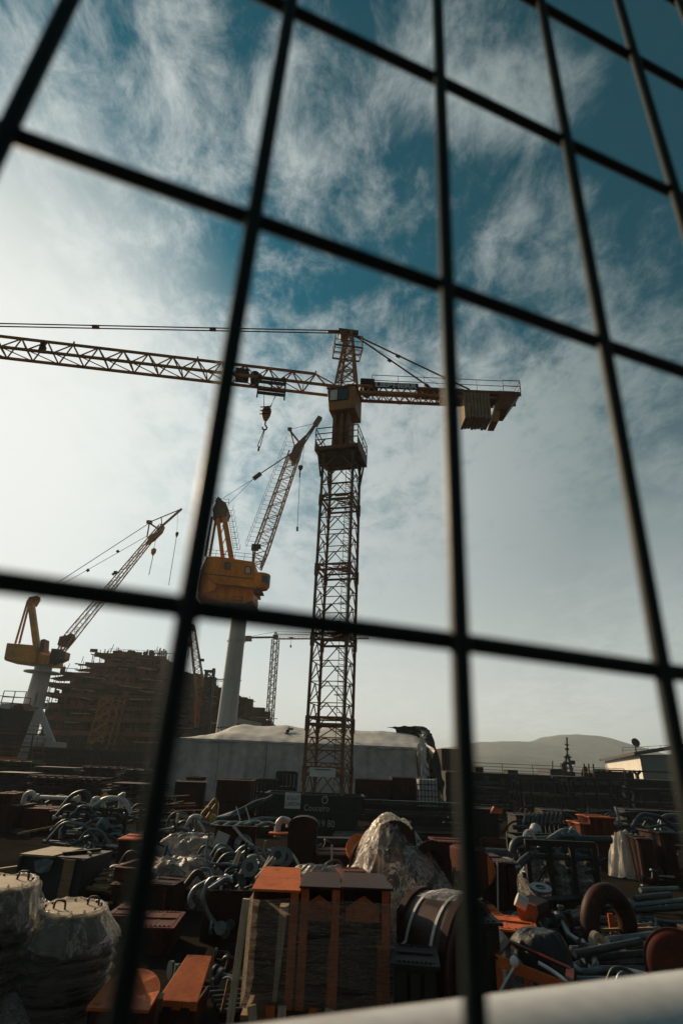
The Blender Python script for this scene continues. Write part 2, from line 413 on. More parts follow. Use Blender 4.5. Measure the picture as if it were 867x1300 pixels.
def ridge(name, pts, Y, depth, seed):
    mb = MB(); n = 90; rows = 9; P = [at(x, y, Y) for x, y in pts]
    xs = [p.x for p in P]; zs = [p.z for p in P]
    def hz(x):
        if x <= xs[0]: return zs[0]
        for i in range(len(xs)-1):
            if x <= xs[i+1]:
                t = (x-xs[i])/(xs[i+1]-xs[i]); t = t*t*(3-2*t)*.5+t*.5; return zs[i]+(zs[i+1]-zs[i])*t
        return zs[-1]
    for j in range(rows+1):
        t = j/rows; yy = Y-depth*(1-t)*1.0
        for i in range(n+1):
            x = xs[0]+(xs[-1]-xs[0])*i/n
            h = hz(x)*math.sin(t*math.pi/2)
            h += noise.noise(V((x*.006, yy*.006, seed)))*h*.10 + noise.noise(V((x*.035, yy*.035, seed)))*h*.025
            mb.v.append((x, yy, max(h, -1 if j == 0 else .3)))
    w = n+1
    for j in range(rows):
        for i in range(n): mb.f.append((j*w+i, j*w+i+1, (j+1)*w+i+1, (j+1)*w+i))
    o = len(mb.v)
    for i in range(n+1): mb.v.append((mb.v[rows*w+i][0], Y+depth, -2))
    for i in range(n): mb.f.append((rows*w+i, rows*w+i+1, o+i+1, o+i))
    struct(mb.build(name, 'hill', smooth=True))
ridge('hills', [(430, 968), (520, 958), (575, 948), (610, 942), (645, 939), (672, 940), (690, 935), (710, 934), (750, 936), (775, 944), (800, 953), (840, 965), (890, 975), (960, 989)], 1350, 350, 3.0)
ridge('foothills', [(480, 969), (560, 962), (600, 959), (640, 957), (680, 962), (720, 966), (760, 972), (800, 976), (870, 983)], 900, 160, 8.0)
mh = bpy.data.materials.new('haze_air'); mh.use_nodes = True
nt = mh.node_tree; nt.nodes.remove(nt.nodes['Principled BSDF'])
pv = nt.nodes.new('ShaderNodeVolumePrincipled'); pv.inputs['Color'].default_value = (.80, .93, .97, 1); pv.inputs['Density'].default_value = .00036; pv.inputs['Anisotropy'].default_value = .1
nt.links.new(pv.outputs[0], nt.nodes['Material Output'].inputs['Volume']); MATS['haze_air'] = mh
mb = MB(); mb.box((0, 4560, 39), (19000, 9300, 98)); hz_ = mb.build('haze', 'haze_air'); hz_['kind'] = 'stuff'
hz_.location.z = -4
# ------------------------------------------------------------------ the mesh fence close to the lens, its rail and wall
FA = .10; FO = EYE + V((-1.36854158, 1.3945769, 4.08908394))*FA
FX = V((0.9418399, 0.33584176, -0.01216186)); FZ = V((0.01364375, -0.00205314, 0.99990481)); FN = V((-0.33578483, 0.94191618, 0.00651587))
FB = 1.81677836*FA
fence = thing('mesh_fence', 'dark green welded wire mesh fence standing right in front of the viewer', 'fence', FO-FZ*FB*15)
mb = MB(); Wn = .0038
def wob(i, j): return FN*(.0012*noise.noise(V((i*.7, j*.9, 1)))) + FX*(.0011*noise.noise(V((i*.5, j*.8, 5)))) + FZ*(.0013*noise.noise(V((i*.9, j*.4, 9))))
I0, I1, J0, J1 = -16, 22, -8, 14
for i in range(I0, I1+1):
    mb.tube([FO+FX*(FA*i)-FZ*(FB*j)+wob(i, j) for j in [J0-.2]+list(range(J0, J1+1))+[J1+.2]], Wn, 8)
for j in range(J0, J1+1):
    mb.tube([FO+FX*(FA*i)-FZ*(FB*j)+wob(i, j)+FN*.0036 for i in [I0-.2]+list(range(I0, I1+1))+[I1+.2]], Wn, 8)
for i in range(I0, I1+1):                # weld beads where the wires cross
    for j in range(J0, J1+1):
        c = FO+FX*(FA*i)-FZ*(FB*j)+wob(i, j)+FN*.0018
        mb.lathe([(0, -.0036), (.0034, -.0015), (.0034, .0015), (0, .0036)], 6, c)
mb.build('wire_mesh', 'fence_green', fence, smooth=True)
for i in (I0-.4, I1+.4):
    p = FO+FX*(FA*i); mb = MB(); mb.box(p-FZ*(FB*4.5)+FN*.03, (.06, .06, FB*(J1-J0+5)), yaw=math.atan2(FX.y, FX.x)); mb.build('post', 'fence_green', fence, bevel=.004)
wallp = thing('retaining_wall', 'low concrete retaining wall carrying the mesh fence', 'wall', FO-FZ*(FB*15)+FN*.1)
mb = MB(); q = FO+FX*.3+FN*.10; a_ = math.atan2(FX.y, FX.x)
mb.box((q.x, q.y, .70), (12, .30, 1.40), yaw=a_); mb.build('wall_body', 'concrete', wallp)
mb = MB(); mb.box((q.x, q.y, 1.43), (12, .38, .06), yaw=a_); mb.build('coping', 'concrete', wallp, bevel=.01)
# white painted rail running along the outer side of the fence
pr = at(300, 1303, .60); pr2 = at(867, 1236, .60)
rdir = V((FX.x, FX.y, .014)).normalized(); RY = .46
rc = EYE + FN*(.40); rail_r = .075
top = at(585, 1268, RY).z
railo = thing('guard_rail', 'thick white painted tubular guard rail just beyond the green mesh', 'rail', (rc.x, rc.y, 1.46))
cz = top - rail_r - .006
mb = MB(); mb.tube([V((rc.x, rc.y, cz))+rdir*t for t in (-5, -1, 0, 1, 5)], rail_r, 48); mb.build('rail_tube', 'rail_white', railo, smooth=40)
for t in (-4, -1.6, 1.6, 4):
    p = V((rc.x, rc.y, 0))+rdir*t; mb = MB(); mb.tube([(p.x, p.y, 1.455), (p.x, p.y, cz-.04)], .035, 16); mb.build('post', 'rail_white', railo, smooth=40)
#@@BIG
# ------------------------------------------------------------------ main tower crane
Y0 = 32.0
bp_ = at(417, 1003, Y0); BX = bp_.x-.04
def mz(py, px=424): return at(px, py, Y0).z
tc_ = thing('tower_crane', 'tall rusty brown lattice tower crane with long horizontal jib, standing behind the green skip', 'crane', (BX, Y0, 0))
a16 = R(-15); E1 = V((math.cos(a16), math.sin(a16), 0)); E2 = V((-math.sin(a16), math.cos(a16), 0)); ms = 2.0
flz = [0, mz(985, 418), mz(922, 420), mz(817, 424), mz(730, 427), mz(643, 430), at(431, 569, Y0-1.4).z-.05]
for i in range(len(flz)-1):
    mb = MB(); z0, z1 = flz[i], flz[i+1]; n = 2 if i == 0 else (4 if i < 5 else 3)
    A = V((BX, Y0, z0)); B = V((BX, Y0, z1))
    lattice(mb, A, B, ms, ms, ms, ms, E2, n, .14, .05, 'lam')
    for sx in (-1, 1):                    # splice sleeves on the four legs
        for sy in (-1, 1):
            p = A+E1*(sx*ms/2)+E2*(sy*ms/2); mb.bar(p-V((0, 0, .0)), p+V((0, 0, .45)), .21, .21, E2)
            p = B+E1*(sx*ms/2)+E2*(sy*ms/2); mb.bar(p-V((0, 0, .3)), p-V((0, 0, .004)), .21, .21, E2)
    if i:
        for hgt in (.05, .38):
            q = [A+E1*(sx*ms/2)+E2*(sy*ms/2)+V((0, 0, hgt)) for sx, sy in ((-1, -1), (1, -1), (1, 1), (-1, 1))]
            for k in range(4): mb.bar(q[k], q[(k+1) % 4], .08, .11)
        mb.bar(q[0], q[2], .06); mb.bar(q[1], q[3], .06)
        # small rest platform with grating
        c = A+E1*.35+V((0, 0, .42))
        for k in range(6): mb.bar(c-E1*.5+E2*(-.7+.28*k), c+E1*.5+E2*(-.7+.28*k), .05)
    if i == 0: mb.build('base_frame', 'crane_rust', tc_)
    else: mb.build('mast_section_lattice', 'crane_rust', tc_)
mb = MB(); lp = V((BX, Y0, 0))+E1*.42+E2*.2
ladder(mb, lp+V((0, 0, .3)), lp+V((0, 0, flz[-1])), E2*.6+E1*.4, .42, .035, .32)
for k in range(14):
    c = lp+V((0, 0, 2.5+k*1.3)); 
    mb.tube([c+E1*(.34*math.sin(t))+E2*(.34*math.cos(t))-E1*0 for t in [2*math.pi*q/10 for q in range(10)]], .018, 5, closed=True)
mb.build('ladder', 'crane_rust', tc_)
# white board near the mast foot
mb = MB(); pA = at(393, 981, Y0-1.25); pB = at(426, 980, Y0-1.25); cc = (pA+pB)/2; ww = (pB-pA).length
mb.box(cc, (ww, .05, .42)); bd = mb.build('notice_board', 'sign_white', tc_)
mb = MB(); mb.box(cc+V((0, -.028, .12)), (ww*.6, .006, .05)); mb.build('printed_stripe', 'letter_dark', bd)
for sx in (-1, 1): 
    mb = MB(); mb.bar(cc+V((sx*ww*.35, .03, 0)), V((cc.x+sx*ww*.35, Y0-ms*.5, cc.z)), .05); mb.build('bracket', 'crane_rust', bd)
# slewing platform
zp = at(431, 569, Y0-1.4).z
AX = V((BX-.05, Y0, 0))
def oct_(w, z, c=.0): return [AX+E1*(sx*w)+E2*(sy*w)+V((0, 0, z)) for sx, sy in ((-1, -1), (1, -1), (1, 1), (-1, 1))]
mb = MB(); lo, hi_ = oct_(ms*.50, zp-.28), oct_(ms*.60, zp+.15)
mb.hexa(lo+hi_)
for k in range(4): mb.bar(oct_(ms*.52, flz[-1]-1.7)[k], oct_(1.25, zp)[k], .12)
mb.lathe([(0, zp-.15), (1.15, zp-.15), (1.15, zp+.3), (0, zp+.3)], 20, AX)
mb.build('slewing_collar', 'crane_dark', tc_)
PW = 1.42; mb = MB(); z0, z1 = zp+.02, zp+.16
mb.hexa(oct_(PW, z0)+oct_(PW, z1))
for k in range(4):                       # side skirts
    a, b = oct_(PW, 0)[k], oct_(PW, 0)[(k+1) % 4]
    if k % 2: mb.bar(a+V((0, 0, zp+.40)), b+V((0, 0, zp+.40)), .05, .80)
    else: mb.bar(a+V((0, 0, zp+.20)), b+V((0, 0, zp+.20)), .05, .12); mb.bar(a+V((0, 0, zp+.1)), lerp(a, b, .25)+V((0, 0, zp+.8)), .06); mb.bar(b+V((0, 0, zp+.1)), lerp(b, a, .25)+V((0, 0, zp+.8)), .06); mb.bar(a+V((0, 0, zp+.78)), b+V((0, 0, zp+.78)), .05, .06)
mb.build('platform', 'crane_rust', tc_)
mb = MB(); railing(mb, oct_(PW, zp+.8), .85, .05, 1.6, closed=True); mb.build('platform_railing', 'crane_rust', tc_)
for sgn in (-1, 1):
    c = AX+E1*(sgn*1.25)-E2*.3; mb = MB(); mb.tube([c+V((0, 0, zp)), c+V((0, 0, zp-.4))], .2, 12); mb.tube([c+V((0, 0, zp-.4)), c+V((0, 0, zp-.6))], .1, 10); mb.build('slew_motor', 'crane_dark', tc_, smooth=40)
# slewing column and cabin
zb0, zb1 = at(430, 517, Y0-1.3).z, at(430, 493, Y0-1.3).z; zc0, zc1 = zp+.3, zb0+.1
H = at(428, 497, Y0).z
dj = V((.9915, .13, 0)); nj = V((-dj.y, dj.x, 0)); UP = V((0, 0, 1))
mb = MB(); mb.box((BX+.1, Y0, (zc0+zc1)/2+.1), (1.0, 1.2, zc1-zc0+.3), yaw=a16)
for s_ in (-.5, .0, .45): mb.box(V((BX+.1, Y0, (zc0+zc1)/2))+E1*s_-E2*.8, (.22, .3, (zc1-zc0)*.8), yaw=a16)
mb.build('slewing_column', 'crane_rust', tc_)
cabc = V((BX+.02, Y0-.35, (zb0+zb1)/2)); cw, cd_, chh = 1.95, 1.9, zb1-zb0+.25
mb = MB(); cq = lambda sx, sy, z: cabc+E1*(sx*cw/2)+E2*(sy*cd_/2)+V((0, 0, z))
mb.hexa([cq(-.86, -1, -chh/2), cq(1, -1, -chh/2), cq(1, 1, -chh/2), cq(-.86, 1, -chh/2), cq(-1.05, -1, chh/2), cq(1, -1, chh/2), cq(1, 1, chh/2), cq(-1.05, 1, chh/2)])
cabn = mb.build('operator_cabin', 'crane_ochre', tc_, bevel=.04)
mb = MB(); mb.box(cabc+V((0, 0, chh/2+.05)), (cw*1.08, cd_*1.06, .08), yaw=a16); mb.build('cabin_roof', 'crane_rust', cabn)
for (sx, ww, mm) in ((-.55, .52, 'glass_skylit'), (.12, .62, 'glass_dark')):
    c = cabc+E1*(sx*cw/2)-E2*(cd_/2+.02)+V((0, 0, .3))
    mb = MB(); mb.box(c, (ww, .05, .85), yaw=a16); mb.build('window_pane', mm, cabn)
    mb = MB()
    for sg in (-1, 1): mb.box(c+E1*(sg*(ww/2+.03))-E2*.01, (.06, .08, .97), yaw=a16); mb.box(c+V((0, 0, sg*.455))-E2*.012, (ww, .08, .06), yaw=a16)
    mb.build('window_frame', 'crane_dark', cabn)
c = cabc-E1*(cw*.49)+V((0, 0, .15)); mb = MB(); mb.box(c, (.05, 1.3, .9), yaw=a16); mb.build('window_pane', 'glass_skylit', cabn)
# tower head
zA = mz(423, 437); head0 = V((BX+.12, Y0, H+.35)); apex = V((BX+.14, Y0, zA))
mb = MB(); lattice(mb, head0, apex, 1.35, 1.3, .42, .4, E2, 5, .12, .06, 'x'); mb.build('tower_head_lattice', 'crane_ochre', tc_)
mb = MB(); mb.box(apex+V((-.1, 0, .05)), (1.5, .5, .28), yaw=R(7)); mb.tube([apex+V((-.45, -.35, -.3)), apex+V((-.45, .35, -.3))], .28, 14); mb.build('head_sheave_block', 'crane_rust', tc_)
zg = mz(448, 436); mb = MB()
gp = [V((BX+.05, Y0, zg))+dj*(sx*1.0)+nj*(sy*.75) for sx, sy in ((-1, -1), (1, -1), (1, 1), (-1, 1))]
for k in range(4): mb.bar(gp[k], gp[(k+1) % 4], .09, .1)
mb.bar(lerp(gp[0], gp[3], .5), lerp(gp[1], gp[2], .5), .06)
railing(mb, gp, 1.05, .04, 1.6, closed=True, mids=1); mb.build('head_platform', 'crane_rust', tc_)
# jib: triangular lattice with two bottom chords
j0 = V((BX-.55, Y0, H)); PL = gz(0, 447, H)
dl = (PL-gz(428, 497, H)); dl.z = 0; dl.normalize(); jl = 43.0; jn = V((-dl.y, dl.x, 0))
if jn.y > 0: jn = -jn
jw, jh = 1.15, 1.3
def jp(t, s, h): return j0+dl*t+jn*(s*jw/2)+V((0, 0, h*jh))
mb = MB(); t1 = jl
for s in (-1, 1): mb.bar(jp(-.2, s, 0), jp(t1, s, 0), .15, .16)
mb.bar(jp(1.6, 0, 1), jp(t1-1, 0, 1), .15, .15)
n = 25; st = (jl-1.6)/n
for k in range(n):
    t = 1.6+st*k
    for s in (-1, 1):
        mb.bar(jp(t, 0, 1), jp(t-st/2 if k else 0, s, 0), .075); mb.bar(jp(t, 0, 1), jp(t+st/2, s, 0), .075)
    if k: mb.bar(jp(t-st/2, -1, 0), jp(t-st/2, 1, 0), .06); mb.bar(jp(t-st/2, -1, 0), jp(t+st/2, 1, 0), .05)
for k in range(0, n, 5): mb.bar(jp(1.6+st*k, 0, 1), jp(1.6+st*k, 0, 1.22), .08)
mb.build('jib_lattice', 'crane_ochre', tc_)
def jib_at(px): 
    best = min((abs(V(proj(jp(t/10, -1, 0))).x-px), t/10) for t in range(0, 430)); return best[1]
def proj(p):
    v = V(p)-EYE; z = v.dot(fw); return V((433.5+F*v.dot(rr)/z, 650-F*v.dot(uu)/z))
tw = jib_at(314); mb = MB(); mb.box(jp(tw, 0, .32)+dl*.4, (.9, .7, .75), yaw=R(7)); mb.tube([jp(tw-.5, -.6, .3), jp(tw-.5, .6, .3)], .32, 14); mb.box(jp(tw-.5, 0, .1), (.6, 1.0, .1), yaw=R(7)); mb.build('trolley_winch', 'crane_dark', tc_, bevel=.03)
tw = jib_at(55); mb = MB(); mb.box(jp(tw, 0, .5), (.35, .3, .5), yaw=R(7)); mb.lathe([(0, -.1), (.16, -.05), (.16, .15), (0, .22)], 10, jp(tw, .3, .75)); mb.build('floodlight', 'crane_dark', tc_)
tt = jib_at(345); mb = MB()
for s in (-1, 1):
    mb.bar(jp(tt-.95, s*1.1, -.08), jp(tt+.95, s*1.1, -.08), .1, .16)
    for q in (-.8, .8): mb.lathe([(0, -.05), (.16, -.05), (.16, .05), (0, .05)], 12, jp(tt+q, s*1.12, .02), Matrix.Rotation(R(90), 3, 'X'))
for q in (-.95, 0, .95): mb.bar(jp(tt+q, -1.1, -.1), jp(tt+q, 1.1, -.1), .1)
mb.bar(jp(tt+.95, -1.1, -.3), jp(tt-.95, -1.1, -.3), .1, .22); mb.bar(jp(tt+.95, 1.1, -.3), jp(tt-.95, 1.1, -.3), .1, .22)
for q in (-.95, .95): 
    for s in (-1.1, 1.1): mb.bar(jp(tt+q, s, -.05), jp(tt+q, s, -.62), .09)
mb.build('trolley', 'crane_dark', tc_)
hb = at(341, 525, jp(tt, 0, 0).y); hb = V((jp(tt, 0, 0).x-.15, jp(tt, 0, 0).y, hb.z)); mb = MB()
for q in (-.5, .5):
    for s in (-.4, .4): mb.tube([jp(tt+q, s, -.25), hb+dl*(q*.4)+V((0, s*.2, .45))], .016, 5)
mb.build('hoist_rope', 'rope', tc_)
mb = MB(); mb.lathe([(0, .55), (.24, .48), (.34, .18), (.29, -.22), (.13, -.58), (0, -.62)], 14, hb, Matrix.Diagonal((1, .55, 1)))
hbo = mb.build('hook_block', 'crane_ochre', tc_, smooth=40)
mb = MB()
for k in range(3): mb.bar(hb+V((-.4, -.25, .32-.28*k)), hb+V((.34, -.25, .45-.28*k)), .02, .1, (0, 1, 0))
mb.build('stripe', 'letter_dark', hbo)
mb = MB(); mb.tube(arc([hb+V((0, 0, -.6)), hb+V((0, 0, -.95)), hb+V((.16, 0, -1.1)), hb+V((.1, 0, -1.32)), hb+V((-.13, 0, -1.28)), hb+V((-.16, 0, -1.1))], .12), .055, 8); mb.build('hook', 'crane_dark', hbo, smooth=60)
mb = MB(); e = hb+V((-.25, 0, -2.95))
for s in (-.07, .07): mb.tube([hb+V((s*.3, 0, -1.3)), e+V((s, s, .3))], .028, 6)
mb.tube([e+V((0, 0, .32)), e], .07, 8); mb.build('lifting_sling', 'rope', hbo)
# tie bars
tj = jp(jib_at(5), 0, 1); T0 = apex+V((-.75, 0, .1)); T1 = at(0, 412.5, tj.y); T2 = T0+(T1-T0)*1.55
mb = MB()
for s in (-.14, .14): mb.tube([T0+nj*s, T2+nj*s], .045, 6)
mb.tube([T0+(T2-T0)*0, T0+(T2-T0)*.025], .14, 8)
for px in (122, 270):
    b = min((abs(proj(lerp(T0, T2, k/200)).x-px), k/200) for k in range(201))[1]; p = lerp(T0, T2, b); u_ = (T2-T0).normalized()
    mb.tube([p-u_*.22, p+u_*.22], .15, 8)
mb.build('jib_tie_bar', 'crane_rust', tc_)
# counter jib
c0 = V((BX+.6, Y0, H-.05)); PE = gz(655, 512, H); dc = (PE-gz(450, 503, H)); dc.z = 0; dc.normalize(); nc = V((-dc.y, dc.x, 0))
def cp_(t, s, h): return c0+dc*t+nc*s+V((0, 0, h))
def c_at(px, s=-.8, h=0): return min((abs(proj(cp_(k/20, s, h)).x-px), k/20) for k in range(0, 330))[1]
tE = c_at(662); mb = MB(); 
for s in (-.5, .5):
    mb.bar(cp_(0, s, -.30), cp_(c_at(632), s, -.30), .15, .18); mb.bar(cp_(-.5, s, .26), cp_(c_at(590), s, .26), .13, .15)
    n = 9; tl = c_at(585)
    for k in range(n):
        a, b = tl*k/n, tl*(k+1)/n
        mb.bar(cp_(a, s, -.30), cp_((a+b)/2, s, .26), .07); mb.bar(cp_((a+b)/2, s, .26), cp_(b, s, -.30), .07)
for k in range(12): t = tl*k/11; mb.bar(cp_(t, -.5, -.30), cp_(t, .5, -.30), .07)
for k in range(11): mb.bar(cp_(tl*k/11, -.5, -.30), cp_(tl*(k+1)/11, .5, -.30), .05)
mb.build('counter_jib_lattice', 'crane_ochre', tc_)
mb = MB(); q = [cp_(t, s, .22) for t, s in ((c_at(531), -.62), (tE, -.62), (tE, .62), (c_at(531), .62))]
mb.hexa([p-V((0, 0, .1)) for p in q]+q); mb.bar(cp_(c_at(560), -.6, .05), cp_(tE, -.6, .05), .12, .3); mb.bar(cp_(c_at(560), .6, .05), cp_(tE, .6, .05), .12, .3)
mb.build('counter_jib_deck', 'crane_rust', tc_)
mb = MB(); railing(mb, [cp_(c_at(472), -.6, .25), cp_(c_at(640), -.6, .22)], .9, .035, 1.9); railing(mb, [cp_(c_at(472), .6, .25), cp_(c_at(640), .6, .22)], .9, .035, 1.9)
railing(mb, [cp_(c_at(640), -.62, .22), cp_(tE, -.62, .22), cp_(tE, .62, .22), cp_(c_at(640), .62, .22)], .95, .045, 1.2); mb.build('deck_railing', 'crane_rust', tc_)
t = c_at(467); mb = MB(); mb.box(cp_(t, 0, .62), (1.0, 1.0, .62), yaw=math.atan2(dc.y, dc.x)); mb.box(cp_(t+.6, 0, .5), (.35, .8, .42), yaw=math.atan2(dc.y, dc.x)); mb.tube([cp_(t, -.45, .2), cp_(t, .45, .2)], .3, 14); mb.build('hoist_winch', 'primer_brown', tc_, bevel=.03)
ta, tb = c_at(474, -.6), c_at(531, -.6); sg = MB(); sg.bar(cp_(ta, -.61, .28), cp_(tb, -.61, .28), .05, .52); sgo = sg.build('name_board', 'letter_dark', tc_)
letters('LIEBHERR', 'lettering', 'sign_white', sgo, cp_((ta+tb)/2, -.642, .28), dc, UP, .50, (tb-ta)*.93, bold=.022)
mb = MB(); nsl = 8; ta, tb = c_at(588), c_at(622); 
for k in range(nsl):
    a = ta+(tb-ta)*k/nsl; b = a+(tb-ta)/nsl-.035; z0 = -2.2+.04*((k*7) % 3)
    mb.hexa([cp_(a, -.75, z0), cp_(b, -.75, z0), cp_(b, .75, z0), cp_(a, .75, z0), cp_(a, -.75, -.1), cp_(b, -.75, -.1), cp_(b, .75, -.1), cp_(a, .75, -.1)])
mb.build('counterweight_slab', 'concrete_block', tc_, bevel=.025)
ta, tb = c_at(622), c_at(634); mb = MB(); mb.hexa([cp_(ta, -.6, -2.3), cp_(ta+.45, -.6, -2.3), cp_(ta+.45, .6, -2.3), cp_(ta, .6, -2.3), cp_(tb-.2, -.6, -.7), cp_(tb+.2, -.6, -.7), cp_(tb+.2, .6, -.7), cp_(tb-.2, .6, -.7)]); mb.build('counterweight_hanger', 'crane_ochre', tc_)
ta, tb = c_at(634), tE; mb = MB(); mb.hexa([cp_(ta-.2, -.75, -1.35), cp_(tb-1.0, -.75, -1.35), cp_(tb-1.0, .75, -1.35), cp_(ta-.2, .75, -1.35), cp_(ta, -.85, .05), cp_(tb-.1, -.85, .05), cp_(tb-.1, .85, .05), cp_(ta, .85, .05)]); mb.build('machinery_box', 'crane_rust', tc_, bevel=.03)
mb = MB()
for px, s in ((567, .6), (596, -.6)):
    e = cp_(c_at(px, s, .25), s, .25); mb.tube([apex+V((.1, 0, .05)), e], .06, 6); u_ = (e-apex)
    for k in (.42, .8): mb.tube([apex+u_*(k-.015), apex+u_*(k+.015)], .12, 6)
mb.build('counter_tie_bar', 'crane_rust', tc_)
mb = MB(); mb.tube([apex+V((.3, 0, -.2)), cp_(c_at(560, 0), 0, .9)], .012, 5)
mb.tube([cp_(c_at(500), -.9, -.5)+V((.6*math.sin(k*.35)-.1, 0, -1.0*math.sin(k*.262))) for k in range(13)], .012, 5); mb.build('cable', 'rope', tc_)

# ------------------------------------------------------------------ helpers for the dockside luffing cranes
def quad_y(mb, pts, Y, dep):              # an outline seen at pixels, given a real depth
    return mb.prism([at(x, y, Y) for x, y in pts], (0, dep, 0))
def boom(mb, a, b, w0, w1, panels, ch, br, up=V((0, 1, 0))):
    lattice(mb, a, b, w0, w0, w1, w1, up, panels, ch, br, 'zig')

# ------------------------------------------------------------------ orange pedestal crane behind the tent
YC = 82.0; cb_ = at(285, 935, YC); r0 = mpp(cb_)*12; 
ctop = at(303.5, 770, YC); CXc = at(296, 850, YC).x
pc = thing('pedestal_crane', 'big orange slewing crane on a tall white column, standing behind the white tent', 'crane', (CXc, YC, 0))
zt = ctop.z; mb = MB(); mb.lathe([(r0*1.12, 0), (r0*1.05, cb_.z), (r0*.95, zt*.6), (r0*.90, zt), (0, zt)], 40, (CXc, YC, 0)); col_ = mb.build('column', 'steel_white', pc, smooth=40)
for k in (.3, .55, .78):
    mb = MB(); mb.lathe([(r0*1.0, zt*k-.03), (r0*1.06, zt*k-.03), (r0*1.06, zt*k+.03), (r0*1.0, zt*k+.03)], 40, (CXc, YC, 0)); mb.build('weld_ring', 'steel_white', col_)
zg = at(303, 772, YC).z; mb = MB(); mb.lathe([(r0*.9, zg-.25), (r0*2.1, zg-.15), (r0*2.1, zg), (r0*.9, zg)], 28, (CXc, YC, 0))
railing(mb, [V((CXc, YC, zg))+V((math.cos(t), math.sin(t), 0))*r0*2.0 for t in [2*math.pi*k/14 for k in range(14)]], 1.05, .06, 1.5, closed=True); mb.build('gallery', 'steel_dark', pc)
mb = MB(); mb.lathe([(r0*.95, zg), (r0*1.25, zg+.8), (r0*1.35, at(303, 756, YC).z), (0, at(303, 756, YC).z)], 28, (CXc, YC, 0)); mb.build('slewing_ring', 'crane_dark', pc, smooth=40)
YF = YC-3.4; W = 6.6
mh_ = MB()
ol = [(250, 755), (253, 722), (259, 708), (275, 707), (322, 713), (324, 741), (274, 735), (273, 752)]
quad_y(mh_, [(251, 760), (251, 748), (255, 724), (262, 706), (276, 706), (323, 713), (325, 747), (276, 741), (273, 749), (262, 752)], YF, W); ho = mh_.build('machine_house', 'orange_paint', pc, bevel=.12)
mb = MB(); quad_y(mb, [(274, 738), (324, 744), (321, 762), (312, 766), (302, 768), (285, 765), (262, 758), (252, 760), (262, 753), (273, 750)], YF+.9, W-1.8); mb.build('lower_housing', 'orange_paint', pc, bevel=.08)
for x in (276, 286, 303, 313, 320): mb = MB(); mb.bar(at(x, 740+(x-274)*.12, YF+.8), at(x, 760, YF+.8), .14, .2, (0, 1, 0)); mb.build('stiffener', 'orange_paint', pc)
for x0, x1, y0, y1, mm in ((285, 292, 714, 722, 'glass_dark'), (311.5, 318.5, 719, 728, 'glass_skylit')):
    mb = MB(); quad_y(mb, [(x0, y0), (x1, y0+.8), (x1, y1+.8), (x0, y1)], YF-.06, .1); wn = mb.build('window', mm, ho)
    mb = MB()
    for a, b in (((x0, y0), (x1, y0+.8)), ((x1, y0+.8), (x1, y1+.8)), ((x1, y1+.8), (x0, y1)), ((x0, y1), (x0, y0))): mb.bar(at(*a, YF-.09), at(*b, YF-.09), .14, .14, (0, 1, 0))
    mb.build('window_frame', 'crane_rust', wn)
mb = MB(); railing(mb, [at(262, 706, YF+.4), at(322, 712.5, YF+.4), at(322, 712.5, YF+W-.4)], 1.1, .05, 1.6); mb.build('roof_railing', 'crane_rust', pc)
pcb = at(331, 739, YF+1.2); mb = MB(); rc_ = mpp(pcb)*12; hc = mpp(pcb)*9.5
mb.lathe([(0, -hc), (rc_*.8, -hc), (rc_, -hc*.6), (rc_, hc*.8), (rc_*.95, hc), (0, hc*1.1)], 20, pcb); cbo = mb.build('operator_cab', 'orange_paint', pc, smooth=40)
mb = MB(); mb.lathe([(rc_*1.02, -hc*.35), (rc_*1.02, hc*.6)], 8, pcb, None, R(-75), R(-5)); mb.build('cab_window', 'glass_dark', cbo)
mb = MB(); quad_y(mb, [(322, 745), (332, 748), (334, 752), (322, 752)], YF+.6, 2); mb.build('cab_floor', 'crane_rust', cbo)
for x in (262, 270, 280, 290, 300, 308):      # panel seams and a maintenance rail on the machine house
    mb = MB(); mb.bar(at(x, 709+(x-262)*.10, YF-.03), at(x, 736+(x-262)*.12, YF-.03), .09, .07, (0, 1, 0)); mb.build('panel_seam', 'orange_paint', ho)
mb = MB(); mb.bar(at(258, 728, YF-.06), at(322, 735, YF-.06), .10, .10, (0, 1, 0)); mb.bar(at(275, 741.5, YF-.06), at(324, 747, YF-.06), .16, .12, (0, 1, 0)); mb.bar(at(258, 728, YF-.06), at(275, 741.5, YF-.06), .08); mb.build('rubbing_strip', 'crane_rust', ho)
# A-frame
mb = MB(); tp = at(277, 640, YC)
for sy in (-2.0, 2.0):
    mb.bar(at(294, 709, YC+sy), at(284, 652, YC+sy*.35), .75, .6, (0, 1, 0)); mb.bar(at(283, 708, YC+sy), at(276, 652, YC+sy*.35), .55, .5, (0, 1, 0))
mb.bar(at(289, 690, YC-1.6), at(289, 690, YC+1.6), .3); mb.bar(at(283.5, 668, YC-1), at(283.5, 668, YC+1), .3)
for a, b in ((0, .25), (.25, .5), (.5, .75)): mb.bar(lerp(at(283, 708, YC-1.6), at(277, 652, YC-.6), a), lerp(at(294, 709, YC-1.6), at(283, 652, YC-.6), b), .12)
mb.build('a_frame', 'orange_paint', pc)
mb = MB()
for x, sy in ((261, -1.5), (266.5, 1.5)): mb.bar(at(x, 706, YC+sy), at(x+8.5, 656, YC+sy*.4), .32, .3, (0, 1, 0))
mb.build('back_stay', 'crane_rust', pc)
mb = MB(); quad_y(mb, [(271, 660), (270, 646), (275, 636), (279, 633), (287, 638), (290, 648), (287, 655), (279, 656)], YC-1.2, 2.4); quad_y(mb, [(273, 636), (277, 630), (281, 633), (280, 638)], YC-.4, .8); mb.build('frame_head', 'crane_rust', pc, bevel=.05)
mb = MB(); railing(mb, [at(270, 640, YC-1.4), at(290, 642, YC-1.4), at(290, 642, YC+1.4)], 1.1, .06, 1.2); mb.build('head_railing', 'crane_rust', pc)
